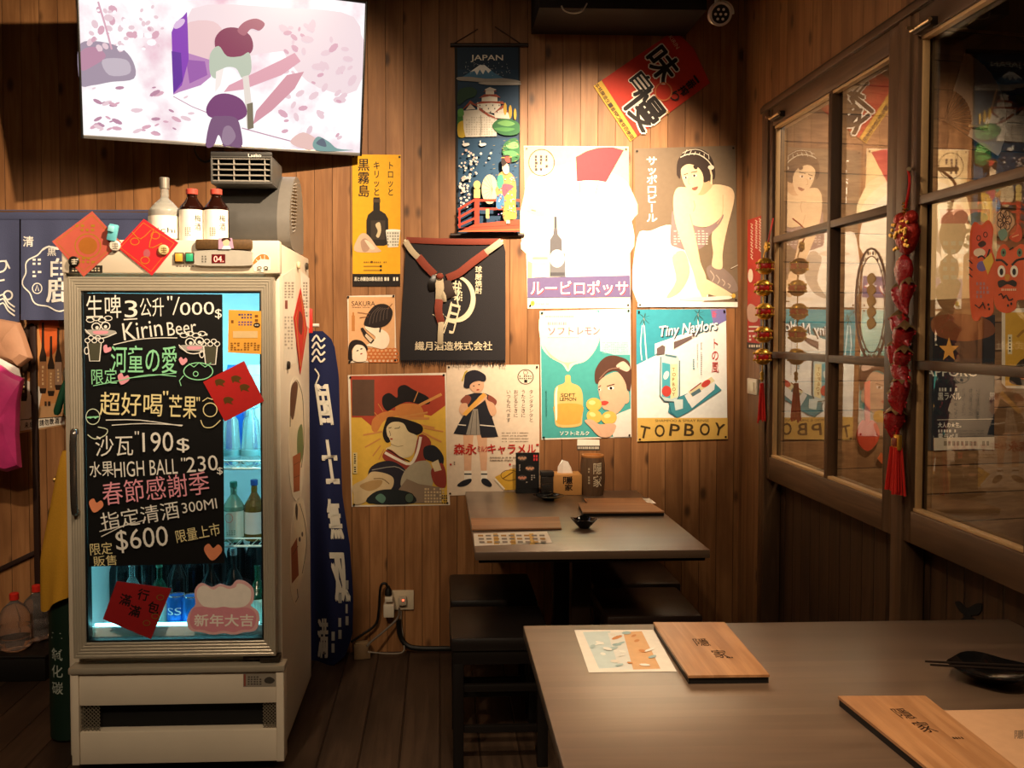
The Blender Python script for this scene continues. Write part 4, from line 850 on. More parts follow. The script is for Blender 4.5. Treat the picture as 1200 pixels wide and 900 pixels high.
poster('courtesan_poster', 'large poster of woodblock-print woman in profile on red and yellow ground', 'poster', [(62, 96), (626, 82), (648, 842), (84, 852)], '#e3d5c2', d_cou, (395, 420, 4.898))
# ---- caramel girl poster
def d_gir(p):
    p.ring(1082, 106, 44, 42, 5, '#3c3129'); p.specks((1045, 96, 1120, 122), 2, 6, '#3c3129'); p.rect(1074, 122, 1092, 140, ink); p.ring(1082, 82, 12, 12, 3, '#3c3129')
    for t, x in (('タンタタンタと', 1100), ('うたうときに', 1055), ('おどるときに', 1012), ('いつもたべます', 970)): p.text(t, (x, 178, x+28, 178+27*len(t)), '#3c3129', 0, vert=True)
    p.specks((945, 420, 1100, 485), 4, 26, '#8a7763', .4); skin = '#d5a684'; nav = '#24242b'
    p.poly([(724, 430), (784, 430), (772, 560), (770, 660), (730, 660), (728, 560)], skin); p.poly([(800, 430), (860, 440), (862, 560), (858, 660), (828, 660), (818, 560)], skin); p.rect(730, 645, 772, 700, '#e8ddcc'); p.rect(826, 645, 862, 700, '#e8ddcc'); p.rect(730, 660, 772, 668, nav); p.rect(826, 660, 862, 668, nav)
    p.blob([(690, 725), (725, 700), (768, 690), (768, 710), (735, 732), (700, 736)], nav); p.blob([(832, 690), (862, 692), (888, 722), (880, 738), (850, 730), (830, 712)], nav)
    p.poly([(735, 212), (790, 198), (850, 200), (885, 215), (905, 300), (890, 340), (925, 450), (830, 455), (820, 430), (742, 440), (668, 432), (700, 370), (740, 300)], nav); p.poly([(780, 290), (808, 290), (822, 440), (740, 438)], '#8d8478'); p.line([(782, 300), (765, 438)], 4, '#5d564d'); p.line([(800, 300), (800, 438)], 4, '#5d564d'); p.line([(696, 380), (740, 384)], 6, '#d9cdbd'); p.line([(820, 382), (906, 390)], 6, '#d9cdbd')
    p.blob([(708, 245), (745, 210), (770, 230), (745, 270)], '#8a4a3a'); p.blob([(870, 210), (915, 240), (905, 270), (870, 250)], '#8a4a3a'); p.blob([(700, 300), (712, 262), (745, 258), (760, 280), (830, 205), (862, 215), (840, 245), (765, 300), (725, 328)], skin); p.blob([(865, 240), (900, 260), (915, 310), (890, 332), (870, 300), (850, 240), (830, 220), (852, 205)], skin); p.poly([(718, 318), (840, 196), (858, 212), (740, 330)], '#d8a04a')
    p.blob([(760, 150), (790, 135), (835, 130), (842, 165), (820, 195), (790, 196), (768, 178)], skin); p.blob([(730, 130), (740, 85), (790, 66), (845, 90), (855, 120), (838, 134), (800, 128), (765, 150), (758, 170), (728, 165)], '#25222a'); p.ell(784, 158, 5, 3, ink); p.ell(815, 150, 5, 3, ink); p.ell(808, 180, 9, 4, '#a33a2a', -10); p.line([(718, 130), (735, 80), (748, 70)], 8, '#b9a03c')
    p.text('森永', (670, 490, 800, 552), '#b3261e', .045); p.text('ミルク', (806, 502, 866, 536), '#b3261e', .03); p.text('キャラメル', (866, 492, 1140, 548), '#b3261e', .045); p.rect(1142, 490, 1158, 500, '#b3261e'); p.specks((876, 560, 1030, 592), 2, 22, '#6d5c4b', .4)
    p.ell(652, 608, 6, 6, '#b3261e'); p.specks((668, 590, 682, 612), 3, 1, '#6d5c4b'); p.ell(992, 608, 6, 6, '#b3261e')
    p.poly([(905, 680), (1000, 630), (1150, 640), (1150, 750), (960, 755)], '#d8a83c'); p.line([(905, 690), (960, 750)], 10, '#efe2c8'); p.ring(990, 670, 50, 30, 4, '#7a5520'); p.line([(950, 690), (1010, 650)], 6, '#7a5520')
poster('caramel_poster', 'pale poster of girl in dark dress playing flute, behind the far table', 'poster', [(628, 38), (1160, 36), (1162, 770), (636, 788)], '#ddc8b0', d_gir, (395, 420, 4.898), gap=.0035)
# ---- Sapporo fan poster
def d_fan(p):
    cr = M('#d2a868', .55); p.poly([(18, 50), (555, 55), (563, 420), (28, 520)], '#e2c592'); p.blob([(18, 300), (60, 190), (200, 150), (330, 130), (480, 190), (563, 260), (564, 440), (28, 540)], '#e9d4ab'); p.blob([(22, 400), (90, 260), (220, 200), (340, 180), (460, 230), (562, 330), (563, 450), (300, 560), (26, 560)], '#efe0c2'); p.blob([(24, 480), (120, 320), (240, 250), (350, 230), (450, 290), (563, 410), (563, 600), (300, 600), (26, 600)], '#f4ead9')
    p.poly([(285, 105), (340, 75), (400, 58), (470, 54), (532, 70), (440, 235), (400, 228), (340, 226), (290, 232)], '#b0323a'); p.poly([(290, 232), (340, 226), (400, 228), (440, 235), (410, 300), (380, 420), (330, 420), (300, 300)], '#f2e6d6'); p.line([(305, 235), (303, 290)], 9, '#c79a86'); p.line([(402, 235), (385, 300)], 8, '#c79a86')
    p.ring(108, 134, 66, 68, 4.5, '#2a2126')
    for k, x in enumerate((72, 98, 126)): p.specks((x, 96, x+18, 178), 5, 1, '#3d353c', .85)
    p.blob([(30, 378), (50, 345), (80, 335), (75, 360), (110, 380), (150, 400), (90, 412), (50, 396)], '#e0b49c'); p.line([(55, 378), (78, 384)], 6, '#b86a5c')
    p.poly([(172, 412), (187, 412), (188, 470), (172, 470)], '#4b4a50'); p.poly([(172, 470), (188, 470), (192, 505), (212, 530), (214, 610), (150, 610), (152, 530), (168, 505)], '#5a585c'); p.poly([(150, 600), (230, 600), (232, 722), (150, 722)], '#6d6c70'); p.ell(188, 628, 38, 46, '#f0ebe2'); p.line([(222, 540), (234, 620), (234, 720)], 8, '#cfccc8'); p.rect(152, 700, 228, 716, '#4b4a50')
    p.poly([(60, 612), (142, 612), (136, 724), (68, 724)], '#e8e0cf'); p.rect(62, 620, 140, 634, '#9c8f86'); p.rect(66, 650, 130, 660, '#c9bda8')
    p.poly([(35, 728), (562, 715), (565, 826), (36, 830)], '#6a5d86'); p.poly([(36, 640), (60, 650), (60, 728), (36, 728)], '#c9a884')
    rd = '#c23a44'
    for dx, c in ((4, rd), (0, '#fbf6ee')): p.text('ルービロポッサ', (52+dx, 742+dx, 552+dx, 816+dx), c, .04 if dx else .03)
    p.ell(62, 858, 11, 13, '#d2b24a'); p.ell(62, 858, 5, 6, '#7a8a3a'); p.specks((78, 852, 158, 868), 1, 9, '#bdb4a4')
poster('beer_poster', 'brightly lit white beer poster with red fan and bottle', 'poster', [(17, 48), (556, 52), (567, 882), (36, 886)], '#f4ead9', d_fan, (610, 160, 4.393))
# ---- Sapporo woman poster
def d_wom(p):
    sk, sk2, hr = '#e2c39c', '#c9a37c', '#3a2d26'
    p.text('サッポロビール', (76, 100, 134, 442), '#f5efe2', .045, vert=True)
    p.blob([(30, 520), (100, 485), (200, 455), (260, 520), (330, 620), (370, 750), (370, 850), (30, 852)], '#efe6d8'); p.blob([(210, 620), (270, 590), (300, 700), (250, 800), (180, 830), (230, 740)], '#b8a896'); p.blob([(60, 600), (150, 580), (230, 600), (200, 610), (120, 612)], '#d6c8b6')
    p.blob([(385, 680), (440, 660), (520, 720), (548, 790), (500, 800), (420, 760)], '#84736a')
    for k in range(4): p.line([(405+k*30, 690+k*22), (425+k*28, 720+k*16), (415+k*28, 745+k*12)], 5, '#b3a090', sm=3)
    p.blob([(415, 250), (500, 258), (528, 292), (524, 350), (498, 450), (478, 540), (468, 610), (465, 680), (415, 668), (420, 600), (412, 510), (438, 420), (430, 320)], sk)
    p.blob([(205, 440), (218, 380), (300, 440), (380, 470), (470, 400), (455, 450), (400, 510), (372, 565), (310, 590), (230, 570), (200, 545)], '#8b7572'); p.specks((215, 480, 400, 560), 6, 9, '#c9b8ac', .45)
    p.blob([(240, 262), (310, 270), (345, 300), (420, 250), (470, 300), (470, 400), (400, 460), (330, 460), (260, 420), (225, 360), (216, 310)], sk); p.line([(320, 330), (326, 360), (318, 385)], 4, sk2, sm=3); p.line([(470, 300), (468, 400), (440, 450)], 3, sk2, sm=3)
    p.blob([(218, 300), (245, 262), (280, 300), (300, 400), (330, 520), (352, 640), (385, 735), (345, 790), (318, 700), (280, 600), (235, 480), (216, 380)], sk); p.line([(300, 400), (330, 520), (352, 640)], 3, sk2)
    p.blob([(345, 780), (350, 730), (385, 735), (430, 758), (500, 800), (520, 818), (440, 822), (390, 812), (388, 842), (370, 838)], sk); p.blob([(260, 830), (380, 826), (500, 820), (505, 836), (380, 845), (262, 842)], '#e9ddcb')
    p.blob([(345, 225), (410, 235), (412, 260), (370, 300), (330, 290)], sk2)
    p.blob([(232, 190), (236, 130), (262, 90), (310, 64), (365, 68), (408, 105), (428, 165), (428, 215), (408, 222), (372, 236), (360, 190), (330, 160), (290, 145), (256, 165), (250, 215), (238, 205)], hr); p.line([(400, 150), (412, 200), (410, 245)], 9, '#e2c39c')
    p.blob([(256, 165), (292, 142), (340, 158), (366, 195), (368, 240), (352, 285), (330, 302), (300, 284), (272, 246), (258, 205)], sk); p.blob([(318, 150), (340, 150), (336, 168), (322, 166)], hr)
    p.line([(268, 198), (290, 190)], 4, hr); p.line([(305, 186), (338, 180)], 4, hr); p.ell(278, 212, 10, 5, '#efe6da', -15); p.ell(324, 202, 12, 6, '#efe6da', -10); p.ell(279, 212, 5, 5, '#2a201b'); p.ell(322, 202, 6, 6, '#2a201b'); p.line([(296, 214), (292, 240), (302, 246)], 3, sk2, sm=3); p.blob([(308, 268), (326, 260), (342, 258), (336, 272), (322, 278)], '#8f5a4a')
    nw = '#e6d8c0'; p.line([(250, 108), (290, 92), (340, 92), (385, 118), (412, 150)], 5, nw, sm=4); p.line([(262, 86), (300, 70), (350, 70), (398, 98)], 3, nw, sm=4)
    for k in range(6): p.line([(268+k*26, 100-k*2+(k > 3)*14*(k-3)), (285+k*22, 68+k*5)], 3, nw)
    p.ell(408, 160, 16, 12, nw); p.rect(30, 852, 545, 878, '#efe8dc'); p.ell(524, 820, 10, 12, '#cfa84a'); p.line([(510, 680), (545, 662)], 3, '#d8cbb8')
poster('beer_poster', 'sepia beer poster of a seated woman with netted hair', 'poster', [(14, 62), (535, 46), (549, 855), (30, 882)], '#75634f', d_wom, (740, 160, 4.392))
# ---- soft lemon poster
def d_lem(p):
    p.poly([(62, 118), (546, 105), (551, 790), (70, 802)], '#469e9b'); p.poly([(380, 110), (546, 105), (549, 350), (460, 350), (385, 330)], '#a9d6d0')
    p.blob([(64, 130), (64, 290), (110, 360), (180, 400), (210, 440), (240, 405), (310, 380), (370, 300), (388, 200), (370, 115), (200, 112)], '#f1e3c6'); p.blob([(80, 300), (120, 350), (190, 390), (260, 385), (220, 400), (212, 430), (190, 398), (120, 366)], '#dfc79a')
    p.specks((88, 136, 240, 150), 1, 18, '#b48a8a', .6); p.specks((100, 172, 205, 190), 1, 9, '#c58a92', .9); p.text('ソフト', (104, 202, 240, 242), '#b8566c', .04); p.text('レモン', (262, 200, 382, 240), '#b8566c', .03); p.specks((100, 252, 270, 260), 1, 20, '#b48a8a', .4); p.specks((395, 280, 535, 345), 7, 18, '#7fb0ad', .45); p.specks((385, 140, 530, 230), 5, 7, '#c8e2de', .6)
    p.blob([(192, 500), (196, 464), (222, 462), (228, 500), (270, 520), (290, 570), (288, 690), (270, 735), (160, 740), (138, 690), (136, 560), (150, 520)], '#d9b46e'); p.blob([(140, 620), (284, 620), (282, 690), (266, 722), (164, 726), (146, 690)], '#cf9f48'); p.blob([(155, 520), (140, 560), (142, 690), (152, 690), (152, 560)], '#f7ead0')
    p.text('SOFT', (172, 558, 250, 577), ink, .05); p.text('LEMON', (166, 580, 254, 598), ink, .05)
    hr, sk = '#55382d', '#d6ac8e'
    p.poly([(430, 690), (500, 660), (551, 640), (552, 792), (455, 795)], '#e6dcd2'); p.blob([(358, 500), (356, 440), (385, 385), (430, 355), (490, 360), (546, 400), (548, 540), (520, 520), (480, 440), (420, 450), (385, 500)], hr); p.blob([(470, 410), (510, 385), (545, 420), (530, 440), (500, 430)], '#d8b9a6')
    p.blob([(372, 520), (385, 485), (430, 455), (480, 445), (520, 500), (528, 560), (515, 620), (470, 670), (430, 650), (400, 640), (385, 590)], sk); p.blob([(500, 560), (535, 545), (540, 600), (516, 612)], sk); p.line([(375, 525), (388, 515)], 5, hr); p.line([(420, 520), (462, 508)], 5, hr); p.ell(380, 538, 8, 6, '#f3ece4'); p.ell(442, 530, 17, 9, '#f3ece4', -8); p.ell(379, 538, 5, 5, ink); p.ell(442, 530, 8, 8, ink); p.line([(398, 540), (385, 580), (396, 590)], 4, '#cf9f86', sm=3); p.blob([(386, 604), (410, 598), (430, 606), (412, 622), (392, 618)], '#c2473c')
    p.line([(380, 480), (430, 430), (490, 420)], 6, '#8a6656', sm=3)
    for x, y, a_ in ((350, 618, 0), (352, 682, 20), (432, 690, -10)): p.ell(x, y, 42, 36, '#e8b559', a_); p.ell(x-10, y-10, 18, 12, '#f3d48c', a_)
    p.blob([(300, 705), (340, 700), (380, 725), (440, 720), (470, 735), (440, 790), (380, 790), (330, 740)], sk); p.line([(330, 712), (370, 745), (390, 785)], 3, '#cf9f86', sm=3)
    p.text('ソフト:ミルク', (166, 762, 324, 784), '#f7f3ea', .05); p.specks((88, 540, 100, 680), 12, 1, '#3f8f8c')
poster('lemon_poster', 'turquoise poster of yellow bottle and woman holding lemons', 'poster', [(57, 113), (549, 99), (554, 796), (67, 809)], '#eae2d4', d_lem, (620, 340, 4.615))
# ---- topboy poster
def d_top(p):
    p.poly([(580, 105), (1064, 102), (1066, 165), (580, 405)], '#3a96a8'); p.poly([(980, 103), (1064, 102), (1065, 165), (1000, 200)], '#7a74ae'); p.text('新', (990, 112, 1014, 150), '#c8505a', .02)
    for x, y in ((620, 150), (912, 128)):
        p.line([(x, y), (x+4, y+70), (x+16, y+230)] if x < 700 else [(x, y), (x+4, y+90)], 6, '#e9f0ee', sm=2)
        for a_ in range(9): t = a_*40; p.blob([(x, y), (x+22*cos(radians(t))-6*sin(radians(t)), y+20*sin(radians(t))+6), (x+42*cos(radians(t)), y+36*sin(radians(t))+10)], '#355a55')
    p.line([(612, 190), (602, 300), (610, 380)], 5, '#e9f0ee', sm=2)
    p.poly([(680, 290), (880, 220), (935, 220), (890, 255), (780, 320), (780, 350), (735, 350), (735, 300), (680, 350)], '#f4f1ea'); p.poly([(782, 280), (880, 245), (880, 262), (782, 318)], '#6b5a58'); p.poly([(690, 315), (720, 296), (735, 305), (732, 345), (690, 352)], '#6b5a58'); p.poly([(882, 222), (935, 220), (895, 250), (882, 255)], '#594a4c')
    for d_, c in ((5, '#2a3a44'), (0, '#fbf8f2')): p.text('Tiny Naylors', (700+d_, 178+d_, 1018+d_, 250+d_), c, .035, -7, skew=.25)
    p.text('トの風', (984, 256, 1026, 448), '#b8322e', .01, vert=True); p.specks((925, 270, 938, 460), 18, 1, '#b9b9bd', .5); p.specks((882, 370, 898, 430), 5, 1, '#8fb0b8', .7); p.specks((905, 290, 915, 420), 13, 1, '#c9c9cb', .5)
    p.poly([(800, 580), (1000, 500), (1040, 540), (860, 660), (800, 690), (750, 660), (760, 600)], '#438f9d'); p.poly([(840, 570), (985, 468), (1005, 490), (1000, 540), (880, 640), (862, 612)], '#e4e6e4'); p.poly([(860, 548), (985, 468), (1003, 490), (880, 578)], '#d9cfa6'); p.ell(955, 505, 28, 16, '#c0443c', -35); p.line([(870, 545), (930, 500)], 6, '#8a3a34'); p.poly([(872, 560), (920, 530), (930, 548), (884, 575)], '#56717c'); p.line([(862, 612), (880, 640), (1000, 540)], 4, '#3f7f92')
    p.poly([(710, 360), (730, 345), (800, 355), (812, 380), (812, 570), (790, 605), (730, 600), (706, 570)], '#bcd2d2'); p.poly([(718, 390), (762, 400), (762, 585), (718, 575)], '#4aa6b6'); p.poly([(764, 400), (802, 400), (802, 575), (764, 590)], '#eadfae'); p.ell(742, 546, 26, 30, '#c0443c'); p.ell(740, 460, 14, 24, '#dfe8e4', 20); p.text('TOPBOY', (772, 415, 796, 575), '#8a6a2c', .03, vert=True); p.line([(710, 360), (706, 570), (730, 600), (790, 605), (812, 570), (812, 380)], 5, '#3a5560'); p.line([(735, 350), (795, 362)], 10, '#5c7f88'); p.poly([(780, 590), (830, 590), (830, 640), (790, 650)], '#cfe0de'); p.line([(755, 610), (765, 660), (800, 690)], 6, '#2f6f80')
    p.poly([(584, 690), (1071, 690), (1072, 804), (585, 817)], '#dbb25c'); p.text('SHAMPOO & SPRAY RINSE', (680, 699, 970, 712), '#5c4522', .02)
    for ch_, x, y, r in (('T', 622, 768, 12), ('O', 705, 760, 0), ('P', 785, 757, 8), ('B', 864, 755, 4), ('O', 948, 752, 0), ('Y', 1025, 752, 12)): p.text(ch_, (x-26, y-32, x+26, y+32), '#4a3a22', .045, r)
poster('shampoo_poster', 'white and blue poster reading TOPBOY on a yellow strip', 'poster', [(580, 105), (1065, 101), (1073, 805), (585, 819)], '#eef0ec', d_top, (620, 340, 4.615))
# ---- small label card under the lemon poster
def d_lab(p): p.rect(487, 133, 648, 166, '#4f463c'); p.specks((492, 138, 644, 160), 1, 14, '#d6c9b4', .7)
poster('label_card', 'small white and dark label card under the turquoise poster', 'card', [(490, 88), (645, 92), (647, 166), (487, 164)], '#e9e0d0', d_lab, (595, 500, 6), pins=False, group=None)
# ---- red tilted flag
def d_flag(p):
    p.poly([(35, 455), (96, 412), (365, 832), (312, 872)], '#c79a36'); p.line([(96, 412), (365, 832)], 3, '#8a5a20')
    for k in range(14):
        t = k/13; x, y = 66+(318-66)*t, 452+(838-452)*t
        p.text('本格醸造生一番搾り麦芽百使用'[k], (x-17, y-16, x+17, y+16), '#3f2a16', .03, 55)
    for c, bd in (('#e6dccb', .13), ('#1c1512', .05)):
        for g, x, y, s in (('味', 555, 292, 118), ('自', 402, 432, 76), ('慢', 420, 628, 140)): p.text(g, (x-s, y-s*.88, x+s, y+s*.88), c, bd, 52)
    for g, x, y in (('一', 808, 405), ('番', 768, 442), ('搾', 712, 492), ('り', 645, 536)): p.text(g, (x-34, y-(8 if g == '一' else 34), x+34, y+(8 if g == '一' else 34)), '#2a1410', .05, 55)
    p.text('KIRIN', (585, 112, 695, 142), '#d9a88e', .02, 57); p.ring(560, 500, 62, 66, 10, '#c06a3a'); p.ring(592, 655, 10, 10, 4, '#c79a36')
poster('beer_flag', 'tilted red cloth flag with bold black brush characters high on the wall', 'flag', [(650, 35), (790, 170), (912, 432), (312, 872), (35, 455), (340, 245)], '#b52e1a', d_flag, (690, 30, 6.427), gap=.006, group=None, pins=False, th=.002)

# ---- tapestry
tx = thing('wall_scroll', 'hanging picture scroll reading JAPAN with mountain, castle and kimono lady', 'wall scroll', onY(572, 165, BW-.01))
p = Print(lambda u, v: onY(u, v, BW-.008), (0, -1, 0), .0015).C(520, 40, 3.6)
p.sheet([(46, 52), (322, 50), (322, 846), (54, 846)], '#14171c'); p.poly([(58, 56), (314, 56), (318, 838), (62, 838)], '#1c3a55'); p.rect(60, 440, 316, 640, '#1f4766'); p.poly([(60, 56), (314, 56), (314, 150), (60, 150)], '#1a3046')
p.text('JAPAN', (114, 88, 250, 118), '#e8e2d4', .03)
p.poly([(62, 190), (100, 168), (152, 130), (172, 130), (215, 165), (262, 190)], '#47789c'); p.poly([(110, 160), (152, 130), (172, 130), (200, 153), (188, 164), (176, 150), (166, 170), (152, 150), (140, 172), (130, 155)], '#eef0ee')
for k in range(60): p.ell(random.uniform(80, 280), random.uniform(120, 180), 1.4, 1.2, '#c9d2d6', 0, 6)
p.blob([(58, 184), (110, 182), (180, 190), (250, 188), (316, 198), (312, 208), (200, 206), (100, 200), (60, 196)], '#9a948c'); p.blob([(148, 206), (230, 204), (316, 208), (312, 216), (180, 216)], '#b0aaa2')
p.blob([(62, 240), (110, 225), (140, 240), (130, 265), (100, 275), (62, 300)], '#23422f'); p.blob([(60, 330), (84, 322), (92, 380), (86, 430), (60, 430)], '#3f7a35'); p.blob([(60, 380), (90, 370), (94, 430), (62, 434)], '#c9a830')
wl, rf_ = '#ded6c8', '#9a4a36'
p.poly([(80, 325), (150, 320), (225, 350), (222, 432), (92, 436), (84, 400)], wl)
for r in range(8): p.specks((92, 350+r*10, 220, 358+r*10), 1, 12, '#c2b8a8', .75)
p.poly([(140, 290), (238, 285), (240, 340), (142, 326)], wl); p.poly([(160, 262), (226, 260), (226, 290), (160, 290)], wl); p.poly([(176, 240), (212, 240), (212, 262), (176, 262)], wl)
for q in ([(128, 298), (160, 285), (248, 286), (258, 298), (200, 292)], [(148, 272), (170, 256), (220, 256), (240, 270), (194, 264)], [(166, 246), (194, 228), (224, 246), (194, 240)], [(72, 328), (112, 282), (150, 312), (112, 296)], [(150, 310), (190, 340), (226, 356), (226, 362), (186, 348), (148, 322)], [(208, 338), (248, 300), (276, 335), (248, 315)]): p.poly(q, rf_)
p.poly([(172, 236), (194, 226), (222, 236), (206, 244), (180, 244)], '#cfc9c0'); p.poly([(92, 322), (112, 296), (134, 318)], '#d8cfc0'); p.poly([(228, 334), (248, 314), (264, 332)], '#d8cfc0'); p.poly([(212, 336), (270, 332), (280, 360), (216, 356)], wl)
for k in range(10): p.rect(150+k*9, 300+(k % 3)*14, 154+k*9, 306+(k % 3)*14, '#3a3330')
p.line([(156, 345), (158, 390), (154, 432)], 1.5, '#3a3330')
for x, y, a_, b_ in ((258, 318, 7, 26), (280, 330, 7, 28), (300, 340, 6, 24)): p.ell(x, y, a_, b_, '#c9a23a')
for q, c in (([(204, 390), (230, 362), (280, 362), (316, 380), (316, 420), (270, 430), (230, 420)], '#2c6a3c'), ([(225, 378), (262, 366), (300, 380), (268, 392)], '#6aa25a'), ([(210, 402), (250, 396), (300, 402), (260, 414)], '#4f8f4c'), ([(246, 500), (258, 460), (300, 440), (318, 470), (316, 530), (270, 540)], '#2c6a3c'), ([(262, 470), (300, 456), (314, 480), (280, 486)], '#7ab86c'), ([(250, 500), (290, 494), (314, 510), (276, 520)], '#5aa05a'), ([(60, 322), (80, 318), (84, 345), (62, 350)], '#5a9a4a')): p.blob(q, c)
for x in (88, 158): p.blob([(x-10, 468), (x-6, 462), (x-8, 454), (x-2, 452), (x-1, 462), (x+16, 462), (x+20, 470), (x, 476)], '#e8e6e0')
for k in range(95):
    t = random.random(); u = random.gauss(95+80*t*random.random(), 26); v = 490+random.random()*250; u = max(66, min(u if v < 600 else 66+random.random()*46, 205)); r = random.uniform(3, 6)
    p.ell(u, v, r, r*.9, random.choice(('#efe8dc', '#e8dccb', '#e6c6bc')), 0, 8); p.ell(u, v, r*.3, r*.3, '#b8644a', 0, 6)
for k in range(25): p.line([(random.uniform(70, 250), 0)]*1+[(0, 0)], .1, '#7a5a30') if False else p.ell(random.uniform(200, 315), random.uniform(450, 640), 6, 1.2, '#8a7a4a', random.uniform(-20, 20), 6)
p.ell(192, 660, 34, 62, '#cdbd9c'); 
for k in range(9): a_ = radians(90+k*22.5); p.line([(205, 662), (192+34*cos(a_), 660+62*sin(a_))], 1.2, '#8f7d60')
p.poly([(130, 805), (318, 786), (318, 838), (62, 838)], '#b8452c'); p.line([(62, 836), (318, 828)], 4, '#d8703c'); p.line([(62, 822), (318, 810)], 2, '#8a2c1a')
for a_, b_, w in (((60, 745), (132, 702), 9), ((60, 780), (132, 740), 9), ((60, 812), (132, 780), 9), ((130, 706), (318, 706), 10), ((140, 742), (318, 742), 9)): p.line([a_, b_], w, '#c23a24')
p.rect(128, 694, 148, 806, '#c23a24'); p.rect(62, 742, 70, 822, '#a8301e'); p.rect(176, 742, 190, 782, '#d2ac6c'); p.rect(126, 660, 152, 696, '#d8bd72'); p.ell(139, 642, 15, 18, '#d8bd72')
p.blob([(228, 600), (252, 584), (284, 596), (302, 640), (300, 720), (304, 780), (280, 786), (262, 800), (246, 770), (252, 720), (220, 740), (222, 690), (216, 660), (226, 640)], '#b98a4c'); p.blob([(226, 606), (246, 600), (250, 640), (234, 660), (222, 640)], '#3f8f7a'); p.blob([(222, 690), (244, 680), (256, 716), (240, 742), (220, 735)], '#3f6f9c'); p.blob([(246, 640), (290, 646), (282, 672), (250, 690)], '#a84a5c'); p.blob([(256, 690), (300, 650), (300, 720), (300, 780), (270, 780), (256, 740)], '#c2a044')
for k in range(46): p.ell(random.uniform(228, 298), random.uniform(605, 775), 3.2, 2.6, random.choice(('#d9564a', '#e8d8b0', '#5aa08c', '#7a5aa0', '#e6a04a', '#f0e6d8')), 0, 7)
p.blob([(246, 556), (268, 556), (272, 590), (258, 598), (246, 584)], '#e0c7a4'); p.blob([(240, 548), (244, 522), (270, 518), (284, 532), (280, 556), (268, 548), (256, 560), (246, 566)], '#2a1814'); p.line([(240, 530), (284, 526)], 3, '#d9a04a'); p.blob([(254, 528), (272, 526), (276, 548), (260, 546)], '#b84438')
p.rect(260, 790, 276, 804, '#e0c7a4')
p.build('picture_cloth', tx)
for v, x0, x1 in ((46.5, 28, 357), (848, 28, 340)):
    m = MB(); a, b = p.pm(520+x0/3.6, 40+v/3.6), p.pm(520+x1/3.6, 40+v/3.6); m.cyl(a+V((0, -.002, 0)), b+V((0, -.002, 0)), .0085, M('#2a1c16', .4), 12); m.build('rod', tx)
m = MB(); a, b, n1_, n2_ = [onY(u, v, BW-.006) for u, v in ((532, 51), (610, 51), (560, 34), (580, 31))]; m.tube([a, n1_], .0022, M('#4a3526', .7), 6); m.tube([b, n2_], .0022, M('#4a3526', .7), 6); m.build('hanging_cord', tx)

# ---- navy apron with sash
ap = thing('sake_apron', 'black shop apron with crescent print, hung by its reddish sash', 'apron', onY(531, 360, BW-.02))
cot = M('#262325', .85, bump=.3, scale=300)
def apf(u, v):
    return onY(u, v, BW-.012-.005*sin((u-470)*.11)*((v-275)/150)-.002)
ap_tr = (395, 270, 4.898)
m = MB(); k = 4.898
def c3(u, v, d=0):
    q = apf(395+u/k, 270+v/k); return q+V((0, -d, 0))
def edge(f, g):
    l = 398-36*min(1, g*1.2); r = 945+(22 if g > .1 else 220*g); return l+(r-l)*f
m.grid(lambda i, j: c3(edge(i, j), 45+(j*(745-45))), 26, 18, cot); m.grid(lambda i, j: c3(edge(i, j), 45+(j*(745-45)), -.003), 26, 18, cot)
m.build('cloth', ap)
m = MB()
for i in range(70):
    u = 364+(967-364)*(i+.5)/70; l_ = random.uniform(25, 45); a = c3(u, 742); b = c3(u+random.uniform(-5, 5), 742+l_); m.tube([a, b], [.0022, .0012], cot, 5)
o = m.build('fringe', ap)
p = Print(lambda u, v: apf(u, v), (0, -1, 0), lift=.0035).C(*ap_tr); wh = M('#d8c9aa', .8)
n = 40; oc, ic = [], []
for i in range(n+1):
    t = radians(-75+255*i/n); oc.append((690+105*cos(t), 395+132*sin(t))); ic.append((672+100*cos(t)-4, 388+118*sin(t)))
p.poly(oc+ic[::-1], wh)
p.text('繊', (630, 288, 712, 400), wh, .01, 8); p.text('月', (612, 420, 690, 590), wh, .0, 14); p.line([(700, 330), (690, 400), (705, 458)], 7, wh, sm=3); p.line([(656, 410), (650, 470), (612, 590)], 6, wh, sm=3); p.line([(548, 480), (570, 500)], 3, wh)
for k_ in range(4): p.ell(714, 356+k_*15, 5, 5, wh)
p.text('球磨焼酎', (792, 205, 832, 366), wh, .03, vert=True); p.text('繊月酒造株式会社', (448, 638, 890, 688), wh, .03)
p.build('lettering', ap)
sash_m, sash_w = M('#7a3626', .8, bump=.3, scale=200), M('#b5a488', .85, bump=.3, scale=200)
def strap(pts, w, mat, d0=.008, dm=.010, nm='strap'):
    P_ = smooth_pts(pts, False, 5); m = MB(); N = len(P_); vs = []
    for i, (u, v) in enumerate(P_):
        a = P_[max(i-1, 0)]; b = P_[min(i+1, N-1)]; dx, dy = b[0]-a[0], b[1]-a[1]; l_ = sqrt(dx*dx+dy*dy); nx, ny = -dy/l_*w/2, dx/l_*w/2
        d = d0+dm*sin(pi*i/(N-1)); vs += [c3(u+nx, v+ny, d), c3(u, v, d+.004), c3(u-nx, v-ny, d), c3(u-nx*.8, v-ny*.8, d-.005), c3(u+nx*.8, v+ny*.8, d-.005)]
    fs = [[i*5+a, i*5+(a+1) % 5, (i+1)*5+(a+1) % 5, (i+1)*5+a] for i in range(N-1) for a in range(5)]; fs += [[4, 3, 2, 1, 0], [(N-1)*5+a for a in range(5)]]
    m.add(vs, fs, mat); return m.build(nm, ap)
strap([(398, 55), (560, 62), (760, 66), (945, 64)], 34, sash_m, .004, .004, 'waistband')
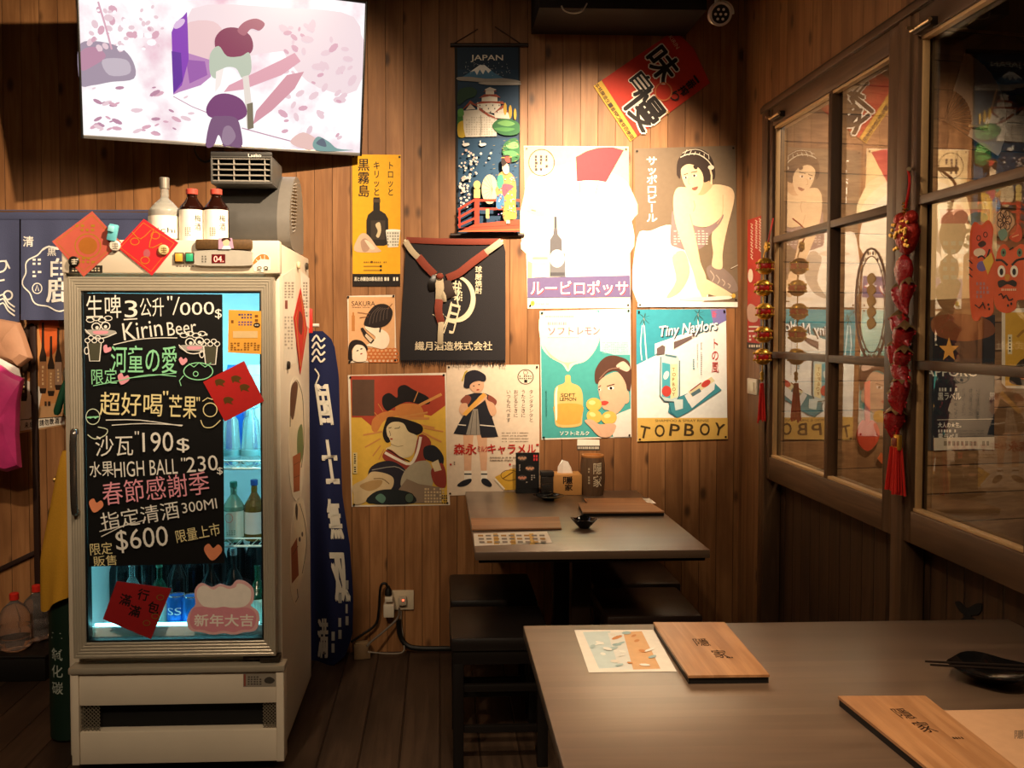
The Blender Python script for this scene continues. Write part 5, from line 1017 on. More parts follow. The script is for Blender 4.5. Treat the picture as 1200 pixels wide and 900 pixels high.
strap([(392, 62), (430, 120), (470, 160)], 34, sash_w); strap([(465, 150), (510, 205), (560, 255)], 44, sash_m); strap([(945, 62), (900, 95), (850, 130)], 36, sash_w); strap([(858, 125), (770, 190), (700, 245), (630, 275)], 44, sash_m)
strap([(580, 250), (590, 330), (588, 400)], 48, sash_w); strap([(588, 390), (582, 460), (598, 530)], 44, sash_m); strap([(598, 520), (594, 590), (592, 655)], 32, sash_w)
strap([(572, 260), (545, 300), (550, 345)], 40, black_leather); strap([(620, 290), (640, 350), (655, 385)], 62, M('#3a2c26', .8)); strap([(600, 330), (612, 370), (618, 410)], 24, sash_w)
m = MB(); q = c3(590, 265, .022); m.ball(q, .017, .012, .015, sash_m, 14, 8); m.build('knot', ap)
for u, v in ((392, 60), (945, 62)):
    m = MB(); q = c3(u, v); m.cyl(q+V((0, .012, 0)), q+V((0, -.014, 0)), .006, M('#d8c7a8', .4), 12); m.build('pin', ap)
# ================================================================== LEFT CORNER
ncot = '#3d4260'
nor = thing('noren_curtain', 'navy split shop curtain with white crest hanging left of the refrigerator', 'curtain', onY(80, 247, 3.99))
NY = 3.985
def nof(u, v): return onY(u, v, NY+.008*sin(u*.16)*min(1, max(0, (v-246)/60)))
nm_ = M('#464b69', .9, bump=.25, scale=260)
for (a, b, vb) in ((-60, 22.5, 377), (24.5, 104, 375), (106, 184, 374)):
    m = MB(); m.grid(lambda i, j: nof(a+(b-a)*i, 256+(vb-256)*j), 14, 8, nm_); m.grid(lambda i, j: nof(a+(b-a)*i, 256+(vb-256)*j)+V((0, .003, 0)), 14, 8, nm_); m.build('curtain_panel', nor)
m = MB(); m.grid(lambda i, j: nof(-60+244*i, 246+11*j)+V((0, -.003-.004*sin(pi*j), 0)), 30, 3, nm_); m.grid(lambda i, j: nof(-60+244*i, 246+11*j)+V((0, .003, 0)), 30, 3, nm_); m.build('curtain_heading', nor)
m = MB(); m.cyl(onY(-62, 248, NY), onY(187, 249, NY), .006, M('#5a3d24', .5)); m.build('curtain_rod', nor)
p = Print(nof, (0, -1, 0), lift=.003); wh = M('#e9e6e0', .8)
p.text('清', (27.5, 277, 39.5, 289), wh, .035)
sc = [(70+42*(1+.05*sin(9*t))*cos(t), 326+37*(1+.05*sin(9*t))*sin(t)) for t in (2*pi*i/72 for i in range(72))]; p.line(sc, 1.6, wh, True)
p.text('白', (60, 303, 77, 324), wh, .06); p.text('鹿', (55, 326, 84, 354), wh, .06); p.text('黒', (56, 291, 66, 300), wh, .03); p.ring(44, 338, 5.5, 6, 1.2, wh); p.line([(42, 341), (44, 334), (46, 341)], 1, wh); p.specks((38, 302, 50, 326), 5, 2, wh, .5); p.line([(50, 293), (58, 289), (68, 292), (78, 288)], 2.2, wh, sm=3)
p.line([(-8, 320), (4, 318), (8, 312), (6, 306), (-6, 308)], 2, wh, sm=3); p.line([(-6, 330), (6, 328)], 2, wh); p.line([(7, 305), (12, 315)], 2, wh)
for dv in (0, 5, 10): p.line([(-6, 352+dv), (4, 345+dv), (10, 354+dv), (18, 360+dv)], 1.8, wh, sm=3)
p.ring(10, 346, 5, 5, 2, wh)
p.build('lettering', nor)
# liquor poster with bottles hanging neck up, strip of warning text
def d_liq(p):
    p.poly([(30, 375), (66, 375), (72, 440), (74, 470), (30, 480)], '#c98a52'); p.blob([(47, 376), (68, 376), (67, 408), (55, 418), (48, 400)], '#c75a28'); p.blob([(26, 390), (40, 380), (44, 420), (34, 436), (26, 420)], '#3a2a20'); p.poly([(20, 440), (50, 455), (45, 482), (22, 500)], '#eadfd2')
    for x, y0, y1, c in ((28, 385, 470, '#3a2a20'), (39, 380, 463, '#46321f'), (50.5, 378, 461, '#a5724a'), (60, 394, 464, '#a87a50'), (68.5, 384, 457, '#9a7a64')):
        h = y1-y0; p.poly([(x-1.2, y0), (x+1.2, y0), (x+1.6, y0+h*.35), (x+4, y0+h*.48), (x+4, y1-4), (x+3, y1), (x-3, y1), (x-4, y1-4), (x-4, y0+h*.48), (x-1.6, y0+h*.35)], '#2c1d14'); p.rect(x-3.8, y0+h*.55, x+3.8, y1-6, c); p.specks((x-1.5, y0+h*.6, x+1.5, y1-9), 5, 1, '#d8b98a', .6)
    p.specks((52, 470, 60, 476), 1, 2, '#3a2a20', .9)
    p.poly([(24, 492), (76, 488), (76, 497), (24, 505)], '#ece2d2'); p.line([(24, 492), (76, 488)], .8, ink)
    for k, g in enumerate('未成年請勿飲酒'): x = 31.5+k*5.9; y = 498-k*.85; p.text(g, (x-2.4, y-3.6, x+2.4, y+3.6), ink, .03)
poster('liquor_poster', 'brown poster of tall liquor bottles with warning strip below the navy curtain', 'poster', [(22, 368), (68, 368), (77, 498), (22, 508)], '#c79a6c', d_liq, group=None, pins=False)
# crumpled brown paper bag and pink bag hanging at the frame edge
def hang(name, label, cat, outline, y, th, mat, parts=None):
    P_ = [onY(u, v, y) for u, v in outline]; cx = sum((q for q in P_), V((0, 0, 0)))/len(P_)
    m = MB(); N = len(P_); rings = [(1.0, 0), (.93, -th*.6), (.7, -th), (.35, -th*1.12)]; vs = []
    for s_, d in rings:
        for q in P_: vs.append(cx+(q-cx)*s_+V((0, d*random.uniform(.75, 1.25), 0)))
    vs += [q+V((0, th*.5, 0)) for q in P_]; k0 = len(rings)*N; vs += [cx+V((0, -th*1.1, 0))]
    fs = [[r*N+i, r*N+(i+1) % N, (r+1)*N+(i+1) % N, (r+1)*N+i] for r in range(len(rings)-1) for i in range(N)]+[[(len(rings)-1)*N+i, (len(rings)-1)*N+(i+1) % N, len(vs)-1] for i in range(N)]+[[k0+i, k0+(i+1) % N, (i+1) % N, i] for i in range(N)]+[[k0+i for i in range(N)][::-1]]
    m.add(vs, fs, mat); o = m.build(name, loc=cx, smooth=25); return tag(o, label, cat)
hang('paper_bag', 'crumpled brown paper bag hanging below the navy curtain', 'bag', [(-30, 372), (0, 374), (22, 378), (28, 392), (37, 420), (24, 430), (6, 422), (-10, 418), (-30, 410)], 3.96, .03, M('#b98a6c', .6, bump=.4, scale=30))
hang('white_bag', 'white paper behind the pink bag at the left edge of the photo', 'bag', [(-30, 412), (0, 420), (22, 432), (26, 448), (22, 500), (-10, 500), (-30, 480)], 3.885, .008, M('#e6dcd4', .6))
hang('pink_bag', 'glossy magenta plastic bag hanging at the left edge of the photo', 'bag', [(-40, 418), (0, 428), (14, 438), (27, 444), (22, 470), (21, 510), (24, 548), (8, 553), (-12, 548), (-40, 550)], 3.84, .03, M('#c43a78', .3, spec=.6, bump=.3, scale=20, var=.3))
# green-handled tool
tl = thing('garden_shears', 'dark green two-handled tool hanging beside the refrigerator', 'tool', onY(76, 440, 3.97))
for a, b in (((77, 446), (66, 486)), ((79, 448), (79, 488))):
    m = MB(); A_, B_ = onY(*a, 3.97), onY(*b, 3.97); m.tube([A_, A_.lerp(B_, .4), A_.lerp(B_, .9), B_], [.009, .015, .016, .009], M('#1d4a34', .4), 12); m.build('handle', tl)
m = MB(); m.tube([onY(78, 428, 3.97), onY(76, 437, 3.97), onY(78, 447, 3.97)], [.004, .011, .009], M('#6b5f50', .4, .6), 10); m.build('pivot', tl)
m = MB(); m.cyl(onY(78, 428, BW), onY(78, 428, 3.955), .005, M('#6b5f50', .4, .6), 10); m.build('hanging_nail', tl)
# gas cylinder and yellow cloth
cx, cy, cr = -1.344, 3.25, .071
gc = thing('gas_cylinder', 'dark green carbon dioxide cylinder standing beside the refrigerator', 'gas cylinder', (cx, cy, 0))
m = MB(); gm = M('#15291f', .4, spec=.5); m.lathe([(cr*.8, 0), (cr, .012), (cr, .78), (cr*.92, .83), (cr*.62, .875), (cr*.4, .89), (.02, .90)], (cx, cy, 0), gm, 32); m.build('tank', gc)
m = MB(); m.lathe([(.02, .89), (.02, .93), (.013, .94), (.013, .975)], (cx, cy, 0), M('#a98a4c', .3, .8), 16); m.cyl((cx, cy, .94), (cx-.045, cy-.01, .94), .01, M('#a98a4c', .3, .8)); vv = m.build('valve', gc)
m = MB(); m.lathe([(.026, .975), (.03, .982), (.03, .998), (.024, 1.004)], (cx, cy, 0), M('#b3231d', .4), 18); m.build('valve_wheel', vv)
p = Print(lambda a, z: V((cx+(cr+.0008)*sin(a), cy-(cr+.0008)*cos(a), z)), (0, -1, 0))
for k, g in enumerate('二氧化碳'): zc = .385-k*.061; p.text(g, (-.62, zc+(.004 if g == '二' else .022)+(.012 if g == '二' else 0), .02, zc-(.004 if g == '二' else .022)+(.0 if g != '二' else 0)), '#a9b0a6', .03)
p.build('lettering', gc)
yc = M('#d29a2e', .85, bump=.25, scale=180)
def clothf(i, j):
    a = 2*pi*i; t = j; r = .018+.072*min(1, t*1.5)**.8; r *= 1+.13*sin(a*5+t*3)*t+.08*sin(a*3+1)*t
    low = .90-(.62+.05*sin(a*2+2.6)+.05*cos(a))*.74*t
    return V((min(cx+.006+r*cos(a)*1.05, -1.250), cy-.005+r*sin(a)*.95, 1.045-(1.045-.56-.07*sin(a*1.0+.7)-.02*sin(3*a))*t))
m = MB(); m.grid(clothf, 56, 22, yc); m.grid(lambda i, j: clothf(i, j)*1.0+V((0, 0, -.002)), 56, 22, yc) if False else None
o = m.build('yellow_cloth'); tag(o, 'yellow cloth draped over the gas cylinder beside the refrigerator', 'cloth')
# water bottles on a low plinth
m = MB(); m.bx(-2.6, -1.66, 3.76, BW-.022, 0, .11, M('#120e0c', .6), .006); m.bx(-2.6, -1.655, 3.755, BW-.022, .10, .112, M('#1a1411', .5), .004); struct(m.build('trim_7'))
pet = M('#e9dcd4', .06, trans=.92, var=.02, ior=1.2)
def petb(label, x, y):
    t = thing('water_bottle', label, 'bottle', (x, y, .112), 'clear bottles with red caps'); r = .062; m = MB()
    m.lathe([(1e-6, .012), (r*.7, 0), (r, .012), (r, .05), (r*.95, .055), (r, .06), (r, .10), (r*.95, .105), (r, .11), (r*.98, .15), (r*.75, .18), (r*.3, .205), (.014, .21), (.014, .225)], (x, y, .112), pet, 28); m.build('bottle_body', t)
    m = MB(); m.lathe([(.019, .215), (.019, .24), (.016, .243), (1e-6, .243)], (x, y, .112), M('#c3291d', .4), 18); m.build('cap', t)
petb('clear water bottle with red cap on the floor plinth, nearer of two', onY(17, 720, 3.84).x, 3.84); petb('clear water bottle with red cap on the floor plinth, by the corner post', onY(42, 710, 3.95).x, 3.958)

# ================================================================== BLUE BANNER BEHIND THE REFRIGERATOR
bcot = M('#151c44', .85, bump=.2, scale=220)
def banf(u, v):
    # left edge hidden behind the refrigerator, right edge slants outward
    t = (v-388)/400; return onY(u, v, 3.90+.035*sin(u*.13-t*2.2)*min(1, .3+t)+.02*t)
redge = [(388, 378), (400, 391), (440, 397), (520, 399), (580, 401), (640, 410), (700, 414), (745, 413), (770, 404), (798, 368)]
def rgt(v):
    for (a, x0), (b, x1) in zip(redge, redge[1:]):
        if v <= b: return x0+(x1-x0)*(v-a)/(b-a)
    return redge[-1][1]
bn = thing('banner', 'dark blue cloth banner with white characters hanging behind the refrigerator', 'banner', banf(385, 788))
m = MB()
def bg_(i, j, d=0): v = 388+(797-388)*j; r = rgt(v); return banf(345+(r-345)*i, v)+V((0, d, 0))
m.grid(lambda i, j: bg_(i, j), 24, 44, bcot); m.grid(lambda i, j: bg_(i, j, .004), 24, 44, bcot); m.build('cloth', bn)
m = MB(); a, b = banf(368, 384), banf(340, 384); m.cyl(V((a.x+.02, 3.91, a.z+.01)), V((b.x-.1, 3.91, a.z+.01)), .008, M('#d8d2c6', .5)); m.build('rod', bn)
p = Print(banf, (0, -1, 0), lift=.004); wb = M('#ddd6c6', .85)
for g, x, y, w_, h_, r in (('国', 380, 474, 12, 46, 8), ('士', 387, 541, 14, 50, 8), ('無', 392.5, 608, 12, 46, 6), ('双', 398.5, 676, 14, 56, 6)): p.text(g, (x-w_/2-1, y-h_/2, x+w_/2+1, y+h_/2), wb, .05, 0, skew=-.14)
p.text('満', (373, 725, 384, 770), wb, .04)
for x, y, w_, h_ in ((391, 706, 6, 40), (399, 690, 6, 40), (407, 674, 5, 40)): p.specks((x-w_/2, y+4, x+w_/2, y+h_+20), 4, 1, '#a9a69e', .75)
for y in (396, 404, 412, 420): p.line([(366, y+4), (371, y-3), (376, y+4), (381, y)], 2.2, wb, sm=3)
p.line([(369, 432), (374, 440), (370, 452), (376, 458)], 1.6, wb, sm=3)
p.build('lettering', bn)

# ================================================================== OUTLET AND CORDS
ow = thing('wall_outlet', 'cream double wall outlet with small red light near the floor', 'outlet', onY(472, 703, BW-.01))
m = MB(); a, b = onY(458, 714, BW), onY(485, 691, BW); m.bx(a.x, b.x, BW-.012, BW-.001, a.z, b.z, M('#d6c3a6', .4), .003); m.build('face_plate', ow)
m = MB(); q = onY(472.5, 704.5, BW-.03); m.bx(q.x-.022, q.x+.015, BW-.035, BW-.012, q.z-.02, q.z+.02, M('#b8ab97', .35), .004); m.build('socket_block', ow)
m = MB(); m.ball((q.x, BW-.037, q.z+.006), .004, .003, .004, M('#ff5a3a', .4, emit=4, var=0), 10, 6); m.build('indicator_light', ow)
pl = thing('plug_adapter', 'white plug adapter stacked on the left of the wall outlet', 'adapter', onY(456, 720, BW-.04))
for v0, v1, w_ in ((722, 707, .024), (704, 698, .018)):
    m = MB(); a, b = onY(456, v0, BW-.04), onY(456, v1, BW-.04); m.bx(a.x-w_, a.x+w_, BW-.065, BW-.013, a.z, b.z, M('#d9cdb8', .4), .004); m.build('adapter_block', pl)
m = MB(); q = onY(455, 694, BW-.045); m.lathe([(.017, -.012), (.015, .01), (.009, .022), (.006, .03)], q, M('#141210', .5), 14); m.build('plug', pl)
def cord(label, pts, r, mat, name='power_cord'):
    m = MB(); m.tube([onY(u, v, y) for u, v, y in pts], r, mat, 8, 5); tag(m.build(name), label, 'cord', 'cords at the outlet')
cord('black cord looping up from the plug adapter and down the wall', [(455, 692, 4.00), (452, 684, 4.0), (446, 688, 4.0), (444, 715, 4.02), (440, 732, 4.02), (424, 744, 4.0), (412, 752, 3.95)], .006, blackp)
cord('grey cord running from the outlet to the small box on the floor', [(468, 712, 4.0), (466, 724, 4.01), (452, 738, 3.98), (436, 751, 3.94), (430, 757, 3.92)], .005, M('#6b6157', .5))
cord('thin pale cord lying along the foot of the wall', [(431, 764, 3.9), (455, 766, 3.93), (472, 764, 3.96), (473, 752, 4.02), (470, 730, 4.03), (470, 716, 4.02)], .003, M('#9a9083', .5))
cord('thick black hose bending from the outlet along the wall base to the stools', [(467, 726, 4.02), (469, 745, 4.02), (478, 757, 4.01), (495, 760, 4.0), (530, 760, 4.0), (580, 760, 4.0)], .012, blackp, 'cable_hose')
m = MB(); q = onZ(424, 771, 0); m.box((q.x, q.y, .034), (.075, .05, .066), M('#7a6146', .6), .004, (0, 0, .2)); bx_ = m.build('adapter_box'); tag(bx_, 'small brown box on the floor beside the banner', 'box')
m = MB(); m.box((q.x, q.y, .070), (.06, .04, .006), M('#8f7656', .6), .002, (0, 0, .2)); m.build('lid', bx_)
# ================================================================== CEILING ITEMS
sc_ = onY(843, 17, 3.62)
sec_ = thing('security_camera', 'white security camera with a ring of lamps hanging from the ceiling', 'camera', (sc_.x, 3.62, sc_.z))
wm = M('#c9beb0', .4); m = MB(); T_ = Matrix.Rotation(radians(104), 4, 'X')
m.lathe([(1e-6, -.06), (.026, -.058), (.036, -.045), (.040, 0), (.046, .012), (.046, .02), (.037, .02), (.036, .012), (1e-6, .012)], sc_, wm, 28, T_); m.build('housing', sec_)
m = MB(); m.lathe([(1e-6, .014), (.0355, .014), (.0365, .018)], sc_, blackp, 28, T_); m.build('lens_plate', sec_)
for k in range(7):
    r_ = 0 if k == 6 else .021; a = k*pi/3; q = sc_+T_.to_3x3() @ V((r_*cos(a), r_*sin(a), .017)); m = MB(); m.ball(q, .0065, .003, .0065, M('#e6dccb', .2), 12, 6); m.build('lamp', sec_)
m = MB(); m.grid(lambda i, j: sc_+T_.to_3x3() @ V((.050*cos(pi*i), .050*sin(pi*i), .005+.03*j)), 20, 1, wm); m.build('visor', sec_)
m = MB(); m.cyl(sc_+V((0, .03, .03)), V((sc_.x, 3.65, 3.06)), .011, wm); m.lathe([(.035, 0), (.035, .02)], (sc_.x, 3.65, 3.04), wm, 20); m.ball(sc_+V((0, .02, .035)), .018, .018, .018, wm); m.build('bracket', sec_)
m = MB(); m.tube([onY(658, 7, 3.71), onY(662, 13, 3.70), onY(672, 15.5, 3.70), onY(682, 13, 3.70), onY(688, 4, 3.71)], .003, M('#a89c8c', .5), 6, 5); tag(m.build('ceiling_cable'), 'thin pale cable sagging from the ceiling box', 'cable')

# ================================================================== RIGHT WALL ITEMS
p = Print(lambda u, v: onX(u, v, RW-.0015), (-1, 0, 0))
p.sheet([(876, 258), (894, 252), (894, 412), (876, 408)], '#b8352a'); w_ = '#e9d9c4'
for x, y0, y1 in ((881, 262, 305), (886.5, 258, 292), (891, 256, 296)):
    n_ = 6
    for k in range(n_): y = y0+(y1-y0)*k/n_; p.line([(x-1.4, y), (x+1, y+1.5), (x-.8, y+3.5), (x+1.4, y+(y1-y0)/n_-1)], 1.1, w_)
p.ell(880, 323, 3, 8, w_); p.blob([(876, 362), (880, 356), (888, 362), (888, 376), (878, 376)], '#c9a08c'); p.rect(878, 382, 890, 384, w_); p.rect(878, 387, 888, 389, w_); p.specks((878, 392, 890, 400), 2, 3, w_); p.poly([(876, 401), (894, 403), (894, 412), (876, 408)], '#3a2a24'); p.specks((878, 403, 892, 408), 1, 5, w_)
tag(p.build('narrow_poster'), 'narrow red poster on the side wall behind the gold lantern charm', 'poster')
sw = thing('light_switch', 'white light switch on the side wall beside the window', 'switch', onX(883, 453, RW-.005))
m = MB(); a, b = onX(877.5, 461, RW), onX(889, 444.5, RW); m.bx(RW-.009, RW, b.y, a.y, a.z, b.z, M('#e2d3bd', .4), .003); m.build('face_plate', sw)
m = MB(); m.bx(RW-.014, RW-.008, b.y+(a.y-b.y)*.22, a.y-(a.y-b.y)*.22, a.z+.014, b.z-.014, M('#ead fc6'.replace(' ', ''), .35), .003); m.build('rocker', sw)
bf = MB(); q = onX(1135, 722, RW+.006); s_ = .002245
P_ = smooth_pts([(1119, 706), (1124, 705), (1130, 711), (1135, 712), (1142, 708), (1149, 707), (1150, 714), (1146, 720), (1137, 722), (1146, 728), (1149, 736), (1135, 730), (1120, 736), (1124, 727), (1131, 722), (1124, 716)], True, 3)
bf.prism([onX(u, v, RW+.061) for u, v in P_], (-1, 0, 0), .003, M('#0c0a09', .8)); tag(bf.build('butterfly_plaque'), 'black butterfly-shaped plaque on the panel under the right window', 'plaque')
# lantern charm
gold = M('#c99a3a', .3, .7, var=.3, scale=200); red = M('#c01f1a', .35, spec=.6); tas = M('#c8231a', .7)
LX = 1.345; lp = lambda u, v: onX(u, v, LX)
lc = thing('lantern_charm', 'string of five red and gold lantern balls hanging at the window jamb', 'charm', lp(894, 455))
m = MB(); m.tube([onX(906, 256, RW-.014), lp(903, 270), lp(900, 284)], .003, red, 6, 3); m.tube([lp(899, 284), lp(895, 300), lp(894, 420), lp(893, 448)], .0025, gold, 6); m.build('cord', lc)
m = MB(); q = lp(899, 289)
for k in range(5): a = k*1.257; m.ball(q+V((.0, .012*cos(a), .012*sin(a))), .009, .011, .011, gold, 10, 6)
m.build('knot', lc)
for k, (u, v) in enumerate(((896.5, 312), (894.5, 337.5), (896, 365), (894.5, 392), (893.5, 418))):
    q = lp(u, v); m = MB(); m.ball(q, .034, .034, .030, red, 18, 10); l_ = m.build('lantern', lc)
    m = MB()
    for sg in (-1, 1):
        m.lathe([(.012, .034*sg), (.024, .028*sg), (.033, .016*sg), (.034, .012*sg)] if sg > 0 else [(.034, -.012), (.033, -.016), (.024, -.028), (.012, -.034)], q, gold, 18)
        for i in range(12): a = i*pi/6; m.ball(q+V((.034*cos(a), .034*sin(a), .014*sg)), .0055, .0055, .0055, gold, 6, 4)
    for i in range(4): a = i*pi/2+.6; m.ball(q+V((.033*cos(a), .033*sin(a), 0)), .006, .006, .008, gold, 6, 4)
    m.build('gold_filigree', l_)
m = MB()
for i in range(14): a = i*.9; r_ = .006+.004*(i % 3); a0 = lp(893, 449); b0 = lp(892.5, 494); m.tube([a0+V((r_*.5*cos(a), r_*.5*sin(a), 0)), b0+V((r_*1.5*cos(a), r_*1.5*sin(a), random.uniform(-.01, .01)))], [.003, .0035], tas, 5)
m.build('tassel', lc)
m = MB(); q = lp(893, 441); m.lathe([(.004, -.02), (.009, -.012), (.006, 0), (.009, .012), (.004, .02)], q, gold, 12); m.build('bead', lc)
# pepper charm
QX = 1.350; qp = lambda u, v: onX(u, v, QX)
pc_ = thing('pepper_charm', 'string of shiny red pouches and peppers hanging on the dark window post', 'charm', qp(1052, 500))
shiny = M('#9c1a1c', .2, spec=.8, bump=.9, scale=130, var=.5); sequin = M('#e0303a', .15, .6, spec=.9)
leaf = M('#8d7048', .4, .5, var=.4, scale=90)
m = MB(); m.tube([onX(1064, 198, RW-.02), qp(1066, 215), qp(1061, 244)], .004, red, 6, 3); m.tube([qp(1060, 244), qp(1060, 300), qp(1058, 400), qp(1051, 500), qp(1050, 520)], .003, red, 6); m.build('cord', pc_)
m = MB(); m.cyl(onX(1065, 198, RW-.012), onX(1065, 198, RW-.045), .006, M('#c9b08a', .3, .6), 12); m.build('pin', pc_)
m = MB()
for k in range(6): q = qp(1060.5, 238+k*3.6); m.lathe([(.005, -.003), (.010, 0), (.005, .003)], q, gold, 10)
m.build('bead', pc_)
def pouch(u, v, w_, h_, mt, rot=0):
    q = qp(u, v); m = MB(); R_m = Matrix.Rotation(radians(rot), 4, 'X')
    prof = [(.15, -.5), (.55, -.42), (.85, -.2), (1, .05), (.8, .3), (.45, .42), (.12, .5)]
    m.lathe([(r*w_/2, z*h_) for r, z in prof], q, mt, 18, R_m, .6, 1); o = m.build('pouch', pc_); return q, o
q, o = pouch(1063, 275, .10, .115, M('#a3281c', .3, .3, bump=.8, scale=120, var=.5))
m = MB()
for k in range(26): a = random.uniform(0, 2*pi); b = random.uniform(-.5, .5); m.ball(q+V((-.031*cos(b*2), .046*sin(a)*cos(b), .05*b*1.6)), .0045, .007, .006, gold, 7, 4)
for sg in (-1, 1): m.ball(q+V((-.005, .030*sg, .045)), .018, .024, .022, M('#a3281c', .3, .3, bump=.8, scale=120, var=.5), 12, 8)
m.build('gold_embroidery', o)
def pepper(u, v, l_, w_, ang, mt=shiny):
    q = qp(u, v); a = radians(ang); d = V((0, -sin(a), -cos(a))); n_ = V((0, cos(a), -sin(a))); pts = [q, q+d*l_*.3+n_*l_*.04, q+d*l_*.65+n_*l_*.02, q+d*l_-n_*l_*.12]
    m = MB(); m.tube(pts, [w_*.42, w_*.5, w_*.34, .003], mt, 12, 4) if False else m.tube(smooth_pts([tuple(x) for x in pts], False, 3), [w_*(.42+.08*sin(pi*i/9))*(1-(i/9)**2.2)+.002 for i in range(10)], mt, 12)
    for _k in range(14):
        f_ = random.uniform(.02, .75); b_ = random.uniform(0, 2*pi); c2 = q+d*l_*f_; w2 = w_*.46*(1-f_**2.2)+.002; m.ball(c2+V((w2*cos(b_), w2*sin(b_), 0)), .004, .004, .004, sequin, 6, 4)
    o = m.build('pepper', pc_); m = MB(); c_ = q+V((0, 0, .004)); N = 6; vs = [c_+V((0, 0, .022))]; 
    for i in range(N*2): b = pi*i/N; r_ = w_*(.75 if i % 2 == 0 else .45); vs.append(c_+V((r_*cos(b)*.8, r_*sin(b), -.010 if i % 2 == 0 else .002)))
    m.add(vs, [[0, 1+i, 1+(i+1) % (2*N)] for i in range(2*N)]+[list(range(1, 2*N+1))[::-1]], leaf); m.build('calyx', o)
pouch(1059, 318, .075, .10, shiny)
for u, v, l_, w_, a in ((1054, 338, .09, .05, 25), (1064, 332, .07, .04, -10), (1053, 372, .10, .055, 28), (1060, 385, .085, .06, -18), (1050, 405, .085, .055, 12), (1059, 412, .07, .05, -22), (1053, 428, .08, .05, 32), (1056, 447, .09, .055, -5), (1050, 460, .07, .05, 20), (1049, 483, .085, .06, -8)): pepper(u, v, l_, w_, a)
m = MB(); q = qp(1050.5, 518); m.box(q, (.012, .046, .046), gold, .003); m.box(q+V((-.004, 0, 0)), (.010, .026, .026), M('#7a2a1a', .4), .003); m.build('gold_plaque', pc_)
m = MB()
for i in range(26): a = i*.9; r_ = .004+.005*(i % 4); a0 = qp(1050.5, 524); b0 = qp(1049.5, 577); m.tube([a0+V((r_*.5*cos(a), r_*cos(a*2.1), 0)), b0+V((r_*.9*cos(a), r_*1.8*cos(a*2.1), random.uniform(-.008, .008)))], [.003, .004], tas, 5)
m.build('tassel', pc_)

# stickers on the glass
def gst(name, label, cat, outline, base, draw, group=None, th=.0006):
    p = Print(lambda u, v: onX(u, v, GX-.0015), (-1, 0, 0), th); p.sheet(smooth_pts(outline, True, 3), base); draw(p); return tag(p.build(name), label, cat, group)
orr = '#d5592f'
def tig1(p):
    p.blob([(1140, 270), (1146, 262), (1152, 268), (1158, 262), (1163, 272), (1160, 300), (1145, 302), (1139, 290)], '#d8573f'); p.ring(1147, 279, 2.2, 3, 1, ink); p.ring(1155, 275, 2.2, 3, 1, ink); p.blob([(1146, 286), (1152, 282), (1156, 286), (1150, 290)], '#3a1c16'); p.ell(1148, 296, 7, 5, '#e8d2b4')
    p.line([(1146, 302), (1151, 300), (1156, 303), (1160, 292)], 2, ink, sm=3); p.ell(1151, 312, 6, 6, '#6a5a9c'); p.poly([(1152, 306), (1162, 296), (1165, 306), (1158, 322)], '#d8b23c'); p.specks((1144, 330, 1160, 350), 4, 4, '#b07a7c', .7)
    for y in (305, 313, 321): p.line([(1136, y), (1140, y+4)], 1.4, ink)
    p.line([(1143, 357), (1148, 361), (1152, 356)], 1.5, ink); p.line([(1152, 354), (1155, 362)], 1.4, ink); p.ell(1159, 357, 1.2, 1.6, ink); p.ell(1160, 362, 1.2, 1.6, ink)
def tig2(p):
    for x in (1176, 1195): p.ell(x, 296, 3.2, 5, '#5a7a5a'); p.ell(x, 296, 1.3, 2, ink)
    p.line([(1167, 305), (1174, 305), (1181, 311)], 2.6, ink, sm=3); p.line([(1186, 311), (1192, 305), (1201, 303)], 2.6, ink, sm=3); p.line([(1183, 293), (1188, 290)], 1.5, ink)
    for x in (1174, 1189): p.ell(x, 318, 4.6, 7, '#ece2cf'); p.ell(x, 318.5, 2.2, 4, ink)
    p.blob([(1170, 330), (1176, 328), (1181, 330), (1187, 328), (1192, 331), (1190, 336), (1181, 333), (1172, 337)], '#1d1512'); p.blob([(1178, 322), (1184, 322), (1183, 328), (1179, 328)], '#c9892f'); p.specks((1174, 338, 1192, 341), 1, 8, '#e8c9a4', .8)
    p.line([(1171, 346), (1174, 344), (1176, 348)], 1.6, ink); p.line([(1176, 350), (1180, 346), (1183, 352), (1188, 350)], 1.8, ink, sm=2); p.ell(1182, 358, 1.2, 1.8, ink); p.ell(1186, 356, 1.2, 1.8, ink)
gst('tiger_sticker', 'tall orange tiger sticker on the right window, left of the pair', 'sticker', [(1136, 300), (1137, 272), (1142, 260), (1150, 264), (1158, 258), (1164, 268), (1162, 290), (1167, 310), (1164, 345), (1164, 366), (1156, 372), (1150, 371), (1146, 376), (1139, 372), (1136, 340)], orr, tig1, 'tiger stickers on the window')
gst('tiger_sticker', 'round-eyed orange tiger sticker with black brows on the right window', 'sticker', [(1166, 312), (1170, 292), (1177, 286), (1184, 292), (1191, 289), (1198, 286), (1206, 296), (1208, 330), (1202, 350), (1192, 352), (1190, 362), (1180, 367), (1168, 362), (1164, 345)], orr, tig2, 'tiger stickers on the window')
def flo(p):
    for k in range(7): a = k*.9; p.ring(1177+5*cos(a), 258+8*sin(a), 3.4, 5, 1, '#3a1a14')
    p.ring(1177, 258, 2, 3, 1, '#3a1a14'); p.blob([(1170, 272), (1178, 268), (1181, 276), (1174, 282)], '#6f8f7c')
gst('flower_sticker', 'small outlined peony sticker above the orange tigers on the window', 'sticker', [(1166, 258), (1170, 248), (1178, 246), (1186, 252), (1189, 262), (1182, 272), (1180, 282), (1172, 280), (1168, 270)], '#c9a078', flo)
